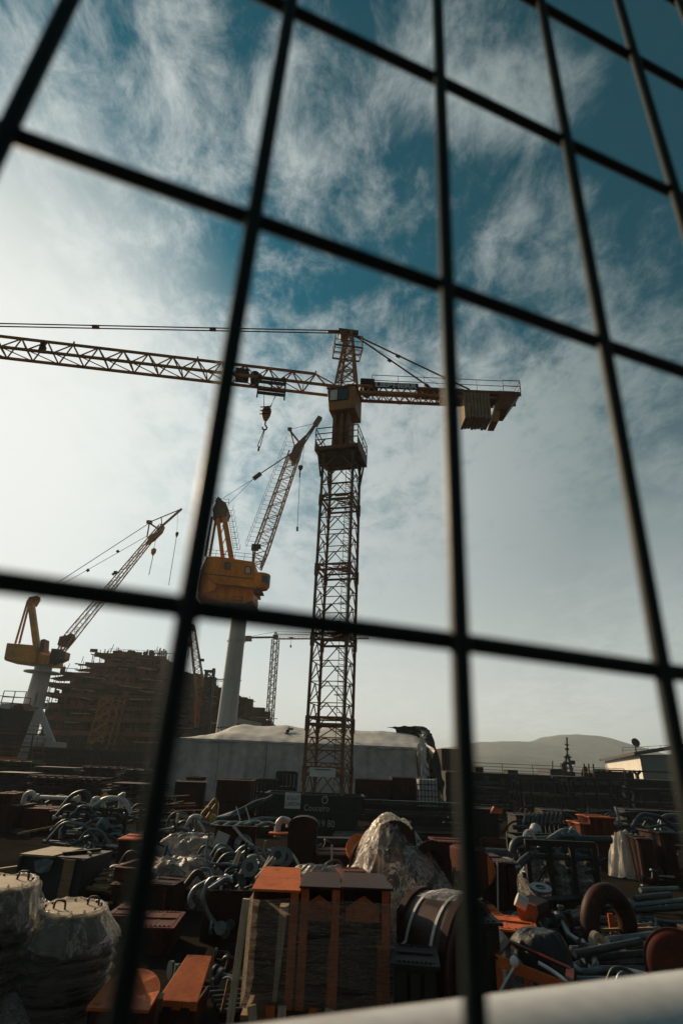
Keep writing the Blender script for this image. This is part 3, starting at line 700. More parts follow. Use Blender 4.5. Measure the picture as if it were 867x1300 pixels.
mb = MB(); ladder(mb, at(299.5, 698, YC-1.6), at(291, 648, YC-.8), (1, 0, 0), .6, .05, .4)
for k in range(8): c = lerp(at(301.5, 698, YC-1.7), at(293, 648, YC-.9), k/7); mb.bar(c-V((.35, 0, 0)), c+V((.35, 0, 0)), .05); mb.bar(c+V((.35, 0, 0)), c+V((.35, 0, 1.0)), .05)
mb.build('ladder', 'crane_rust', pc)
# boom
A = at(326, 722, YC-.2); B = at(380, 570, YC-.2); YB = YC-.2
mb = MB(); bw = mpp(A)*17; lattice(mb, A, at(331, 700, YB), bw*.6, bw*.5, bw, bw*.8, (0, 1, 0), 3, .22, .1); lattice(mb, at(331, 700, YB), at(374, 576, YB), bw, bw*.9, bw*.85, bw*.7, (0, 1, 0), 15, .20, .08); 
bo = mb.build('boom_lattice', 'boom_paint', pc)
mb = MB(); quad_y(mb, [(366, 577), (382, 571), (379, 580), (370, 586)], YB-.9, 1.8)
quad_y(mb, [(373, 566), (388, 552), (381, 574), (370, 574)], YB-.8, 1.6); mb.build('boom_head', 'crane_rust', bo)
mb = MB(); 
for sy in (-.5, .5): mb.bar(at(380, 566, YB+sy), at(405, 532, YB+sy*.3), .32, .3, (0, 1, 0)); mb.bar(at(384, 567, YB+sy), at(405, 534, YB+sy*.3), .2, .2, (0, 1, 0))
for k in range(6): t = k/6; mb.bar(lerp(at(380, 566, YB-.5), at(405, 532, YB-.2), t), lerp(at(384, 567, YB+.5), at(405, 534, YB+.2), t), .1)
mb.bar(at(400, 540, YB), at(406.5, 530, YB), .8, .8, (0, 1, 0))
mb.bar(at(381, 563, YB), at(367.5, 546, YB), .3, .3, (0, 1, 0)); mb.bar(at(374, 567, YB), at(369, 548, YB), .2, .2, (0, 1, 0)); mb.box(at(368, 545, YB), (.7, .7, .4))
mb.tube([at(368, 545, YB), at(398, 538, YB)], .04, 5); mb.build('fly_jib', 'crane_rust', bo)
mb = MB()
for k in range(25):
    t = k/24; p = lerp(at(322.5, 694, YB-.9), at(374, 562, YB-.9), t); mb.bar(p, p+V((-1.3, 0, .15)), .04); mb.bar(p+V((-1.3, 0, .15)), p+V((-1.4, 0, 1.0)), .035)
mb.bar(at(313, 694, YB-.9), at(364, 561, YB-.9), .04); mb.bar(at(313, 687, YB-.9), at(364, 553, YB-.9), .04); mb.build('boom_walkway', 'crane_rust', bo)
mb = MB(); mb.box(at(324, 695, YB-.9), (1.1, .6, 1.0)); mb.box(at(328, 694, YB-.6), (.8, .6, .7)); mb.build('boom_foot_joint', 'crane_dark', bo, bevel=.05)
mb = MB(); 
for sy in (-.4, .4):
    mb.tube([at(381, 568, YB+sy), at(328, 603, YB+sy)], .09, 6); mb.tube([at(322, 608, YB+sy*.5), at(284, 632, YB+sy)], .035, 5); mb.tube([at(322, 608, YB+sy*.5), at(290, 640, YB+sy)], .035, 5)
mb.tube([at(331, 601, YB), at(322, 608, YB)], .38, 10); mb.build('luffing_rope', 'rope', pc)
hk = at(381.5, 594, YB); mb = MB(); mb.tube([at(387, 558, YB), at(383.5, 592, YB)], .03, 5); mb.tube([hk+V((0, 0, -.8)), at(377.5, 672, YB)], .04, 5); mb.build('hoist_rope', 'rope', bo)
mb = MB(); mb.lathe([(0, .6), (.42, .35), (.42, -.1), (.1, -.6), (0, -.6)], 12, hk, Matrix.Diagonal((1, .5, 1))); mb.bar(hk+V((0, 0, -.5)), hk+V((-.02, 0, -1.8)), .2); mb.bar(at(377.6, 669, YB), at(377.5, 674, YB), .3); mb.build('hook_block', 'crane_dark', bo)

# ------------------------------------------------------------------ yellow pedestal crane on the quay, in front of the ship
YL = 105.0; lb = at(44, 905, YL); LX = at(48, 878, YL).x
lc = thing('pedestal_crane', 'yellow luffing crane with raised boom on a short white column beside the ship', 'crane', (LX, YL, 0))
ltop = at(55, 845, YL).z; rl = mpp(lb)*11
mb = MB(); mb.lathe([(rl*1.1, 0), (rl*1.1, lb.z), (rl*.95, ltop), (0, ltop)], 32, (LX, YL, 0)); mb.build('column', 'steel_white', lc, smooth=40)
zg = at(50, 855, YL).z; mb = MB(); mb.lathe([(rl*.9, zg), (rl*2.0, zg+.1), (rl*2.0, zg+.3), (rl*.9, zg+.35)], 24, (LX, YL, 0)); mb.build('gallery', 'steel_white', lc)
zg2 = at(45, 896, YL).z; mb = MB(); mb.box((LX-1, YL-1, zg2-.2), (6.0, 5, .4)); mb.box((LX-3, YL-3.4, zg2-.8), (3.0, .3, .8)); railing(mb, [(LX-4, YL-3.4, zg2), (LX+1.8, YL-3.4, zg2), (LX+1.8, YL+1.4, zg2)], 2.0, .12, 2); mb.build('landing', 'steel_white', lc)
mb = MB(); mb.bar(at(50, 901, YL-3), at(67, 944, YL-3), .95, .8, (0, 1, 0)); quad_y(mb, [(52, 943), (75, 942), (75, 949), (52, 948)], YL-4, 3); mb.build('brace', 'steel_white', lc)
mb = MB(); ladder(mb, at(39, 940, YL-3.5), at(49, 903, YL-3.5), (1, 0, 0), .9, .12, .6); mb.build('ladder', 'steel_white', lc)
for k in range(3):
    mb = MB(); quad_y(mb, [(35.5+6*k, 947), (37+6*k, 934), (42+6*k, 934), (41+6*k, 947)], YL-4.5, 2.2); mb.build('ballast_box', 'steel_white', lc, bevel=.08)
YG = YL-3
mb = MB(); quad_y(mb, [(5, 837), (9, 816), (45, 819), (46, 841), (44, 843)], YG, 6); lh = mb.build('machine_house', 'yellow_paint', lc, bevel=.15)
mb = MB(); quad_y(mb, [(5, 838), (45, 843), (66, 844), (66, 837), (74, 833), (76, 824), (66, 823), (63, 832), (45, 830)], YG+.6, 4.8); mb.build('turntable', 'yellow_paint', lc, bevel=.08)
mb = MB(); quad_y(mb, [(62, 843), (66, 824), (76, 824), (74, 836)], YG-.2, 2.6); mb.build('operator_cab', 'crane_dark', lc, bevel=.05)
mb = MB()
for sy in (-1.6, 1.6):
    mb.bar(at(49, 833, YL+sy), at(39.5, 762, YL+sy*.3), 1.0, .9, (0, 1, 0)); mb.bar(at(20, 817, YL+sy), at(36, 762, YL+sy*.3), .28, .28, (0, 1, 0)); mb.bar(at(25, 817, YL+sy), at(38, 765, YL+sy*.3), .28, .28, (0, 1, 0))
quad_y(mb, [(34, 766), (37, 758), (47, 756), (47, 760), (42, 768)], YL-.8, 1.6); mb.build('a_frame', 'yellow_paint', lc)
mb = MB(); quad_y(mb, [(50, 826), (52, 812), (57, 811), (56, 828)], YG+.5, 2); mb.build('winch', 'crane_rust', lc, bevel=.05)
mb = MB(); quad_y(mb, [(73, 819), (76, 808), (86, 806), (90, 803), (90, 808), (81, 820)], YL-1, 2); mb.build('rope_drum', 'crane_rust', lc, bevel=.05)
A = at(72, 836, YL); Bm = at(205, 668, YL); mb = MB(); bw = mpp(A)*11
lattice(mb, A, at(90, 808, YL), bw*.4, bw*.4, bw, bw*.9, (0, 1, 0), 3, .22, .1); lattice(mb, at(90, 808, YL), Bm, bw, bw*.9, bw*.45, bw*.5, (0, 1, 0), 18, .17, .07); bl = mb.build('boom_lattice', 'boom_paint', lc)
mb = MB(); quad_y(mb, [(185, 690), (191, 680), (205, 672), (203, 664), (208, 667), (205, 674), (195, 684)], YL-.6, 1.2); 
for sy in (-.5, .5): mb.bar(at(200, 673, YL+sy), at(231, 646, YL+sy*.3), .36, .36, (0, 1, 0)); 
mb.bar(at(190, 664, YL), at(202, 672, YL), .3, .3, (0, 1, 0)); mb.bar(at(190, 664, YL), at(187, 682, YL), .22, .22, (0, 1, 0)); mb.tube([at(190, 663, YL), at(231, 646, YL)], .12, 5); mb.bar(at(205, 656, YL), at(206, 668, YL), .16); mb.box(at(190, 663, YL), (1, .8, .6)); mb.build('fly_jib', 'crane_ochre', bl)
mb = MB()
for sy in (-.4, .4): mb.tube([at(190, 664, YL+sy), at(44, 759, YL+sy)], .07, 5); mb.tube([at(186, 681, YL+sy), at(44, 762, YL+sy)], .05, 5)
for x, y in ((112, 724), (150, 700)): mb.tube([at(x-1.5, y+1, YL), at(x+1.5, y-1, YL)], .3, 8)
mb.build('luffing_rope', 'rope', lc)
mb = MB(); mb.tube([at(200, 676, YL), at(195.5, 697, YL)], .04, 5); mb.tube([at(195, 704, YL), at(189.5, 730, YL)], .07, 5); mb.tube([at(226, 650, YL), at(225, 676, YL)], .03, 5); mb.tube([at(225, 678, YL), at(214.5, 743, YL)], .06, 5); mb.build('hoist_rope', 'rope', bl)
mb = MB(); mb.lathe([(0, .8), (.55, .4), (.5, -.3), (.12, -.9), (0, -.9)], 12, at(195.3, 700, YL), Matrix.Diagonal((1, .5, 1))); mb.build('hook_block', 'yellow_paint', bl)
mb = MB(); mb.lathe([(0, .5), (.35, .3), (.3, -.2), (.1, -.7), (0, -.7)], 12, at(225, 678, YL), Matrix.Diagonal((1, .5, 1))); mb.build('hook_block', 'crane_dark', bl)
mb = MB(); mb.bar(at(145, 728, YL), at(143, 730, YL), .4); mb.box(at(147, 727, YL), (.6, .5, .6)); mb.build('floodlight', 'crane_dark', bl)
#@@P3
# ------------------------------------------------------------------ ship under construction
YS = 128.0
rs_ = random.Random(5)
ship = thing('ship', 'rust brown many-decked ship superstructure under construction behind the white tent', 'ship', (at(160, 960, YS).x, YS, 0))
def deck(px0, px1, pyl, pyr, nose, dep, setback, hpx, first=False, part='deck', clut=20):
    """one storey: a slab with an upturned edge, posts, set-back bulkhead, railing and stray fittings"""
    a = at(px0, pyl, YS+setback); b = at(px1, pyr, YS+setback); k = mpp(a); hh = hpx*k; z = (a.z+b.z)/2
    mb = MB(); t = .42
    # plan outline with a rounded, stepped front edge
    n = 10; fr = []
    for i in range(n+1):
        u = i/n; x = a.x+(b.x-a.x)*u; y = a.y + (-nose*math.sin(min(1, u*2.2)*math.pi/2) if nose else 0); zz = a.z+(b.z-a.z)*u+.35*math.exp(-u*14)
        fr.append(V((x, y, zz)))
    bk = [V((p.x, YS+dep, p.z)) for p in fr]
    for i in range(n):
        mb.hexa([fr[i]-UP*t, fr[i+1]-UP*t, bk[i+1]-UP*t, bk[i]-UP*t, fr[i], fr[i+1], bk[i+1], bk[i]])
        mb.bar(fr[i]+UP*.12, fr[i+1]+UP*.12, .10, .75)
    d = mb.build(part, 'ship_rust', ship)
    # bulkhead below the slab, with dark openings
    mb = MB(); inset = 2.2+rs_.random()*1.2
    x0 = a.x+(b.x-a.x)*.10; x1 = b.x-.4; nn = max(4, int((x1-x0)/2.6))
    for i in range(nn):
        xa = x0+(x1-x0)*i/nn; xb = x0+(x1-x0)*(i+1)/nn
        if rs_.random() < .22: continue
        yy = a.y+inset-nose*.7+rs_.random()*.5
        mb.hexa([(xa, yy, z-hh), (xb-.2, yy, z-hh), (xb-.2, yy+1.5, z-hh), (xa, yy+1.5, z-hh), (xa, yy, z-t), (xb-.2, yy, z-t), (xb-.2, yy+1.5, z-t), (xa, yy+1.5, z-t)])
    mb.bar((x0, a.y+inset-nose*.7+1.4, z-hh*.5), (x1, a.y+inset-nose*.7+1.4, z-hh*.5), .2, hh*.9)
    if mb.v: mb.build('bulkhead_panel', 'ship_wall', d)  # near-black colour stands in for the shade between the decks
    mb = MB()
    for i in range(nn*2+1):
        p = fr[0]*(1-i/(nn*2))+fr[-1]*(i/(nn*2)); yy = a.y-nose*.8+.5
        if rs_.random() < .8: mb.bar((p.x, yy, p.z-.3), (p.x+rs_.uniform(-.1, .1), yy+.2, p.z-hh), .14)
    mb.bar(fr[0]+V((0, .5-nose*.8, -.5)), fr[-1]+V((0, .5-nose*.8, -.5)), .08)
    mb.build('pillar_grating', 'ship_rust', d)
    mb = MB(); railing(mb, [p+V((0, .15, .3)) for p in fr[2::4]+[fr[-1]]], 1.25, .055, 1.6); mb.build('deck_railing', 'ship_rust', d)
    mb = MB()
    for i in range(clut):
        u = rs_.random(); p = lerp(fr[0], fr[-1], u)+V((0, -nose*.6+rs_.uniform(-.4, 1.2), 0)); q = rs_.random()
        if q < .35: mb.box(p+UP*(.5), (rs_.uniform(.4, 1.6), .6, rs_.uniform(.5, 1.5)))
        elif q < .7: mb.bar(p+UP*.0, p+V((rs_.uniform(-.6, .6), 0, rs_.uniform(1.2, 2.6))), .1)
        else: mb.bar(p+UP*.9, p+V((rs_.uniform(2, 6), 0, .9+rs_.uniform(-.2, .2))), .12)
    for i in range(3):                        # beams and brackets jutting past the deck end
        q = fr[0]+V((rs_.uniform(-.5, 1), rs_.uniform(0, 4), rs_.uniform(-.3, .2))); mb.bar(q, q+V((-rs_.uniform(.6, 3.2), 0, rs_.uniform(-.2, .4))), rs_.uniform(.12, .4), rs_.uniform(.1, .3))
    for i in range(9):                        # scaffold standards
        u = rs_.random(); q = lerp(fr[0], fr[-1], u)+V((0, -nose-.5, rs_.uniform(-.5, .6))); mb.bar(q, q-UP*rs_.uniform(hh*.6, hh*2.0), .09)
    mb.bar(fr[0]+V((0, 1.2, .05)), fr[-1]+V((0, 1.2, .05)), .08)
    mb.build('fitting_grating', 'ship_rust', d)
    for i in range(4):
        mb = MB(); u = .15+.8*rs_.random(); p = lerp(fr[0], fr[-1], u)+V((0, -nose*.9-.15, -rs_.uniform(.6, hh*.7)))
        mb.bar(p, p+V((rs_.uniform(1.5, 5), 0, rs_.uniform(-.5, .1))), .16, .14)
        mb.build('scaffold_plank', 'timber_pale', d)
    return d
decks = [(121, 214, 832, 838, 2, 18, 6, 11), (108, 224, 845, 849, 3, 20, 4.5, 11), (80, 232, 857, 863, 3, 20, 3, 12), (58, 236, 870, 877, 2, 20, 2.5, 12), (128, 236, 866, 880, 4, 10, 0, 11), (56, 240, 883, 890, 3, 22, 2, 12), (54, 240, 897, 903, 2, 22, 1.5, 13), (60, 242, 913, 917, 2, 22, 1, 14), (52, 246, 930, 934, 1, 22, 0, 22)]
for d_ in decks: deck(*d_)
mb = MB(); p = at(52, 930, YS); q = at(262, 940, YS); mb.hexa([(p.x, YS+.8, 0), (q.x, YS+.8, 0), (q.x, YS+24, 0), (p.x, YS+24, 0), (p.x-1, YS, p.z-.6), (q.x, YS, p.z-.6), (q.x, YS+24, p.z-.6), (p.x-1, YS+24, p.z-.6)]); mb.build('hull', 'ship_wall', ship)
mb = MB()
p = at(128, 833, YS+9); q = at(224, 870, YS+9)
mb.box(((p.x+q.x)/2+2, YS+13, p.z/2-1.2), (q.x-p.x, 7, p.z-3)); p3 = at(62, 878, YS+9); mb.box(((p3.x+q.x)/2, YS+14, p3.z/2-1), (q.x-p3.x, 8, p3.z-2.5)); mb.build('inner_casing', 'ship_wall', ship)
mb = MB()
for k, x in enumerate((203.5, 206, 208.5, 211)): mb.bar(at(x, 850, YS+6), at(x, 824+(k % 2)*2, YS+6), .3, .35)
mb.hexa([at(198, 905, YS+2), at(222, 905, YS+2), at(222, 905, YS+7), at(198, 905, YS+7), at(204, 838, YS+2), at(214, 838, YS+2), at(214, 838, YS+7), at(204, 838, YS+7)]); mb.build('funnel_casing', 'ship_rust', ship)
mb = MB()
for x in (124, 128, 134, 146, 158, 170, 186, 196): mb.bar(at(x, 832, YS+8), at(x, 828-(x % 5), YS+8), .12)
for x in (152, 165, 192): mb.box(at(x, 829, YS+8), (.8, .6, 1.3))
for k in range(26): x = rs_.uniform(122, 202); q = at(x, 834, YS+rs_.uniform(6, 9)); mb.bar(q, q+V((rs_.uniform(-.5, .5), 0, rs_.uniform(.5, 2.2))), rs_.uniform(.06, .3))
mb.bar(at(121, 833, YS+8), at(204, 838, YS+8), .3)
mb.bar(at(122, 832, YS+5), at(130, 830, YS+5), .4, .3); mb.bar(at(121, 829, YS+5), at(131, 832, YS+5), .3); mb.build('roof_fitting_grating', 'ship_rust', ship)
mb = MB(); quad_y(mb, [(94, 850), (119, 848), (120, 852), (108, 851)], YS+2, 3); quad_y(mb, [(62, 861), (81, 858), (86, 854), (108, 855), (108, 861)], YS+2, 5); mb.build('bridge_wing', 'ship_rust', ship)
# after part of the ship: stepped down to the stern
for d_ in ((232, 276, 863, 871, 1, 18, 6, 10), (232, 284, 874, 881, 1, 18, 4, 11), (234, 290, 886, 893, 1, 18, 3, 12), (236, 312, 889, 896, 1, 14, 10, 10), (236, 322, 901, 906, 1, 18, 2, 10), (236, 346, 912, 918, 1, 18, 1, 12)): deck(*d_)
mb = MB(); p = at(232, 870, YS+9); q = at(280, 880, YS+9); mb.box(((p.x+q.x)/2, YS+12, p.z/2), (q.x-p.x-1, 7, p.z-2)); p = at(238, 893, YS+9); q = at(318, 900, YS+9); mb.box(((p.x+q.x)/2, YS+13, p.z/2), (q.x-p.x-2, 8, p.z-2)); p = at(238, 918, YS+1); q = at(350, 920, YS+1); mb.box(((p.x+q.x)/2, YS+14, p.z/2-.6), (q.x-p.x, 22, p.z-.8)); mb.build('stern_hull', 'ship_wall', ship)
mb = MB()
for x, y, w in ((300, 887, 2), (306, 889, 3), (314, 893, 2.6), (328, 903, 3), (336, 907, 2.6), (248, 861, 3), (262, 864, 4)): mb.box(at(x, y+1, YS+8), (w, 2, 1.6+.3*(x % 3)))
for x in (296, 299, 303, 309, 317): mb.bar(at(x, 892, YS+8), at(x, 885-(x % 2), YS+8), .12)
mb.build('roof_fitting_grating', 'ship_rust', ship)
mb = MB(); mb.bar(at(292, 913, YS-1), at(332, 921, YS-1), .7, 1.0); mb.build('pale_beam', 'steel_white', ship)

# yellow scaffold tower
st_ = thing('scaffold_tower', 'yellow lattice stair tower standing against the rust brown ship', 'scaffold', (at(130, 945, 118).x, 118, 0))
mb = MB(); a = at(129, 945, 118); b = at(134, 886, 118); w = mpp(a)*26
lattice(mb, V((a.x, 118, a.z)), V((a.x+.6, 118, b.z)), w, 3, w*.95, 3, (0, 1, 0), 4, .30, .16, 'zig')
for k in range(4):
    z0 = a.z+(b.z-a.z)*k/4; z1 = a.z+(b.z-a.z)*(k+1)/4; mb.bar((a.x-w*.4, 116.6, z0), (a.x+w*.3, 116.6, z1), .3, .5); 
mb.bar((a.x+w*.18, 116.4, a.z), (a.x+w*.3, 116.4, b.z), .3)
mb.build('tower_lattice', 'scaffold_yellow', st_)
mb = MB()
for sx in (-1, 1):
    for sy in (-1, 1): mb.bar((a.x+sx*w*.5, 118+sy*1.5, 0), (a.x+sx*w*.5, 118+sy*1.5, a.z), .3)
    mb.bar((a.x-sx*w*.5, 116.5, 0), (a.x+sx*w*.5, 116.5, a.z), .2)
mb.build('tower_base_lattice', 'crane_rust', st_)
mb = MB(); ladder(mb, at(145, 938, 116), at(159, 952, 116), (.4, 0, .6), 2.2, .25, .8); mb.build('gangway', 'ship_rust', st_)

# dark hull block with railings at the edge of the yard
YH = 80.0; hb_ = thing('hull_block', 'dark unpainted hull block topped with railings below the yellow crane', 'hull block', (at(10, 960, YH).x, YH, 0))
mb = MB(); p = at(-40, 895, YH); q = at(44, 905, YH); mb.hexa([(p.x, YH, 0), (q.x-1, YH, 0), (q.x*1.2-2, YH+16, 0), (p.x, YH+16, 0), (p.x, YH, p.z), (q.x, YH, q.z+.2), (q.x*1.2-1, YH+16, q.z+.2), (p.x, YH+16, p.z)])
mb.build('hull_shell', 'hull_dark', hb_)
mb = MB(); railing(mb, [at(-30, 897, YH+.4), at(36, 902, YH+.4)], 1.6, .09, 2.2); mb.build('top_railing', 'ship_rust', hb_)
mb = MB(); quad_y(mb, [(14, 901), (18, 895), (28, 893), (32, 902)], YH+3, 3); mb.build('covered_winch', 'ship_rust', hb_)
for k, yy in enumerate((929, 945, 952, 966, 985)):
    mb = MB(); a = at(-30, yy, YH-1.5); b = at(56, yy+4, YH-1.5); mb.bar(a, b, .9, .16); railing(mb, [a+V((0, -.4, 0)), b+V((0, -.4, 0))], 1.0, .06, 3.0)
    for t in (.4, .62, .85): mb.bar(lerp(a, b, t), V((lerp(a, b, t).x, YH-1.3, max(0, lerp(a, b, t).z-3))), .14)
    mb.build('scaffold_walkway', 'ship_rust' if k != 2 else 'ship_rust', hb_)
mb = MB(); mb.bar(at(-20, 962, YH-2), at(25, 964, YH-2), .25, .5); mb.build('orange_barrier', 'primer_orange', hb_)

# workshop fittings along the ship's foot
YW = 66.0
wk = thing('work_platform', 'dark steel work platforms and trestles at the foot of the ship', 'scaffold', (at(130, 985, YW).x, YW, 0))
for k, (x0, x1, yy) in enumerate(((60, 118, 983), (84, 150, 959), (60, 205, 998), (150, 212, 968), (100, 180, 975))):
    mb = MB(); a = at(x0, yy, YW+k*.8); b = at(x1, yy+2, YW+k*.8); mb.bar(a, b, 1.0, .14)
    if k in (1, 3): railing(mb, [a, b], 1.1, .06, 2.4)
    for t in (.05, .5, .95): mb.bar(lerp(a, b, t), V((lerp(a, b, t).x, a.y, 0)), .18)
    mb.build('walkway', 'steel_dark', wk)
mb = MB()
for x in (92, 127, 140, 160): 
    mb.bar(at(x-6, 973, YW-1), at(x, 984, YW-1), .2); mb.bar(at(x+7, 973, YW-1), at(x+1, 984, YW-1), .2)
    mb.bar(at(x, 984, YW-1), V((at(x, 984, YW-1).x, YW-1, 0)), .22)
mb.bar(at(80, 984, YW-1), at(170, 987, YW-1), .2); mb.build('trestle_frame', 'steel_dark', wk)
mb = MB(); mb.tube([lerp(at(160, 992, YW-2), at(190, 962, YW-2), t)+V((.5*math.sin(t*3.1), 0, -1.6*math.sin(t*3.1))) for t in [k/8 for k in range(9)]], .10, 6); mb.build('hanging_hose', 'galv_dull', wk)

# low dark shed/hull wall that closes the gap below the ship
mb = MB(); p = at(40, 950, 96); q = at(268, 950, 96); mb.hexa([(p.x, 96, 0), (q.x, 96, 0), (q.x, 104, 0), (p.x, 104, 0), (p.x, 96.5, p.z), (q.x, 96.5, p.z), (q.x, 104, p.z), (p.x, 104, p.z)])
for k in range(14): x = p.x+(q.x-p.x)*k/13; mb.bar((x, 95.9, 0), (x, 96.3, p.z), .4)
for k in (.3, .65, .98): mb.bar((p.x, 95.8, p.z*k), (q.x, 95.8, p.z*k), .5, .4)
tag(mb.build('dock_wall', 'hull_dark'), 'long ribbed dark steel dock wall below the ship hull', 'wall')

# small lattice-boom crane and steel hoist post beside the white column
YK = 118.0; sk = thing('crawler_crane', 'small orange crane with a pale lattice boom leaning up beside the white column', 'crane', (at(256, 925, YK).x, YK, 0))
mb = MB(); a = at(258, 902, YK); b = at(244, 796, YK); lattice(mb, a, b, 1.9, 1.9, 1.0, 1.0, (0, 1, 0), 18, .2, .1, 'zig'); mb.build('boom_lattice', 'crane_ochre', sk)
mb = MB(); quad_y(mb, [(242, 800), (241, 792), (246, 792), (248, 800)], YK-.5, 1); mb.build('boom_head', 'crane_dark', sk)
mb = MB(); lattice(mb, at(258, 925, YK), at(258, 885, YK), 2.6, 2.6, 2.4, 2.4, (0, 1, 0), 5, .34, .2, 'zig'); mb.build('base_lattice', 'primer_orange', sk)
mb = MB(); quad_y(mb, [(248, 895), (248, 889), (262, 889), (265, 897), (256, 899)], YK-1.2, 2.6); mb.build('machine_house', 'primer_orange', sk, bevel=.1)
mb = MB(); z_ = at(258, 926, YK).z; mb.box((at(258, 926, YK).x, YK, z_/2), (3.4, 3.4, z_)); mb.build('pedestal', 'crane_dark', sk)
mb = MB(); p = at(256.5, 838, YK); mb.box(p, (.9, .6, .5)); mb.bar(p, at(251, 842, YK), .08); mb.build('cable_reel', 'crane_dark', sk)
mb = MB(); mb.tube([at(243, 797, YK), at(241, 815, YK)], .05, 5); mb.tube([at(241, 819, YK), at(239, 836, YK)], .06, 5); mb.lathe([(0, .8), (.5, .4), (.4, -.5), (0, -.9)], 10, at(241, 817, YK)); mb.build('hook_block', 'crane_dark', sk)
hp = thing('hoist_post', 'dark square steel hoist post with a small top platform beside the white column', 'mast', (at(264, 925, 110).x, 110, 0))
mb = MB(); a = at(262.5, 922, 110); b = at(267, 853, 110); lattice(mb, V((a.x, 110, 0)), b, 1.5, 1.5, 1.4, 1.4, (0, 1, 0), 14, .3, .13, 'x'); mb.build('post_lattice', 'steel_dark', hp)
mb = MB(); mb.box(at(266.5, 852, 110), (1.9, 1.9, .2)); mb.box(at(268, 861, 110), (2.2, 1.8, .2)); mb.lathe([(0, -.4), (.35, -.2), (.35, .3), (0, .45)], 10, at(271.5, 851, 110)); mb.bar(at(267, 852, 110), at(271.5, 851, 110), .15); mb.build('top_platform', 'steel_dark', hp)

# distant tower crane
YD = 190.0; dc_ = thing('tower_crane', 'slim far-off tower crane with a short counterweight, standing behind the ship stern', 'crane', (at(344, 930, YD).x, YD, 0))
mb = MB(); a = at(344, 925, YD); b = at(350, 812, YD); lattice(mb, V((a.x-.4, YD, 0)), b, 1.9, 1.9, 1.9, 1.9, (.3, .95, 0), 30, .26, .13, 'zig'); mb.build('mast_lattice', 'crane_rust', dc_)
mb = MB(); mb.box(at(350, 809, YD), (1.7, 1.7, 1.4)); lattice(mb, at(350, 809, YD), at(350.3, 802, YD), 1.1, 1.1, .4, .4, (0, 1, 0), 3, .2, .12); mb.build('cabin', 'crane_dark', dc_)
zj = at(350, 806, YD).z
mb = MB(); a = at(352, 808, YD); e = gz(470, 800, zj); e = V((e.x, YD-6, a.z)); lattice(mb, a, e, 1.3, 1.7, 1.0, 1.3, (0, 0, 1), 24, .2, .1, 'tri', sides=3); mb.tube([at(350, 802, YD), lerp(a, e, .5)+UP*1.2], .06, 5); mb.tube([at(350, 802, YD), lerp(a, e, .9)+UP*1.2], .06, 5); mb.box(lerp(a, e, .16)+UP*-.5, (1.6, 1.2, .4)); mb.build('jib_lattice', 'crane_ochre', dc_)
mb = MB(); mb.bar(at(349, 809, YD), at(311, 809.5, YD+2), .7, .55); mb.tube([at(350, 802, YD), at(318, 808, YD+2)], .06, 5); mb.build('counter_jib', 'crane_dark', dc_)
mb = MB(); quad_y(mb, [(308, 813), (308, 808), (310, 807), (319, 807), (319, 813)], YD+1, 2); mb.build('counterweight', 'crane_rust', dc_)
mb = MB(); t_ = lerp(a, e, .16); p = at(368.5, 820, YD); mb.tube([t_-UP*.6, V((t_.x, t_.y, p.z))], .05, 5); mb.box((t_.x, t_.y, p.z-.3), (.5, .4, .8)); mb.build('hook_block', 'crane_dark', dc_)

# ------------------------------------------------------------------ white tarpaulin-covered hall
YT = 46.0
tent = thing('tarpaulin_hall', 'long low hall wrapped in wrinkled white tarpaulin behind the tower crane', 'tent', (at(390, 1000, YT).x, YT, 0))
xl = at(217, 945, YT).x; xr = at(541, 945, YT).x; ze = (at(300, 943, YT).z+at(520, 945, YT).z)/2
zr_ = at(400, 924, YT+7).z; DT = 15.0
def wr(x, y, z, s): return noise.noise(V((x*.55, y*.55, z*.9+s)))*.13 + noise.noise(V((x*1.7, y*1.7, z*2.2+s)))*.05
mb = MB(); nx, nz = 90, 16; xw = [xl+(xr-xl)*i/nx for i in range(nx+1)]
for j in range(nz+1):
    for i, x in enumerate(xw):
        z = ze*j/nz; mb.v.append((x, YT+wr(x, 0, z*.3, 2)-.10*abs(math.sin(x*.72))+.05*math.sin(x*9)*(.5+noise.noise(V((x, z, 3)))), z))
for j in range(nz):
    for i in range(nx): mb.f.append((j*(nx+1)+i, j*(nx+1)+i+1, (j+1)*(nx+1)+i+1, (j+1)*(nx+1)+i))
mb.build('wall_sheet', 'tarp_white', tent, smooth=True)
mb = MB(); nr = 18
def roofz(u, x):
    k = 1-abs(u*2-1); hip = max(0, min(1, (x-xl)/4.2)); hip2 = max(0.0, min(1, (xr+.5-x)/1.0))
    return ze+(zr_-ze)*min(k*1.15, 1)*(.12+.88*hip)*(.75+.25*hip2)
for j in range(nr+1):
    u = j/nr
    for i, x in enumerate(xw):
        sag = .16*noise.noise(V((x*.35, u*5, 1)))+.07*noise.noise(V((x*1.4, u*9, 4)))-.10*abs(math.sin(x*.72))*math.sin(u*math.pi)
        mb.v.append((x, YT-.18+(DT+.3)*u, roofz(u, x)+sag+(.03 if j else -.14)))
for j in range(nr):
    for i in range(nx): mb.f.append((j*(nx+1)+i, j*(nx+1)+i+1, (j+1)*(nx+1)+i+1, (j+1)*(nx+1)+i))
mb.build('roof_sheet', 'tarp_white', tent, smooth=True)
mb = MB(); mb.box(((xl+xr)/2, YT+DT, ze/2), (xr-xl, .1, ze)); mb.box((xl+.05, YT+DT/2, ze/2), (.1, DT-.3, ze)); mb.build('rear_sheet', 'tarp_white', tent)
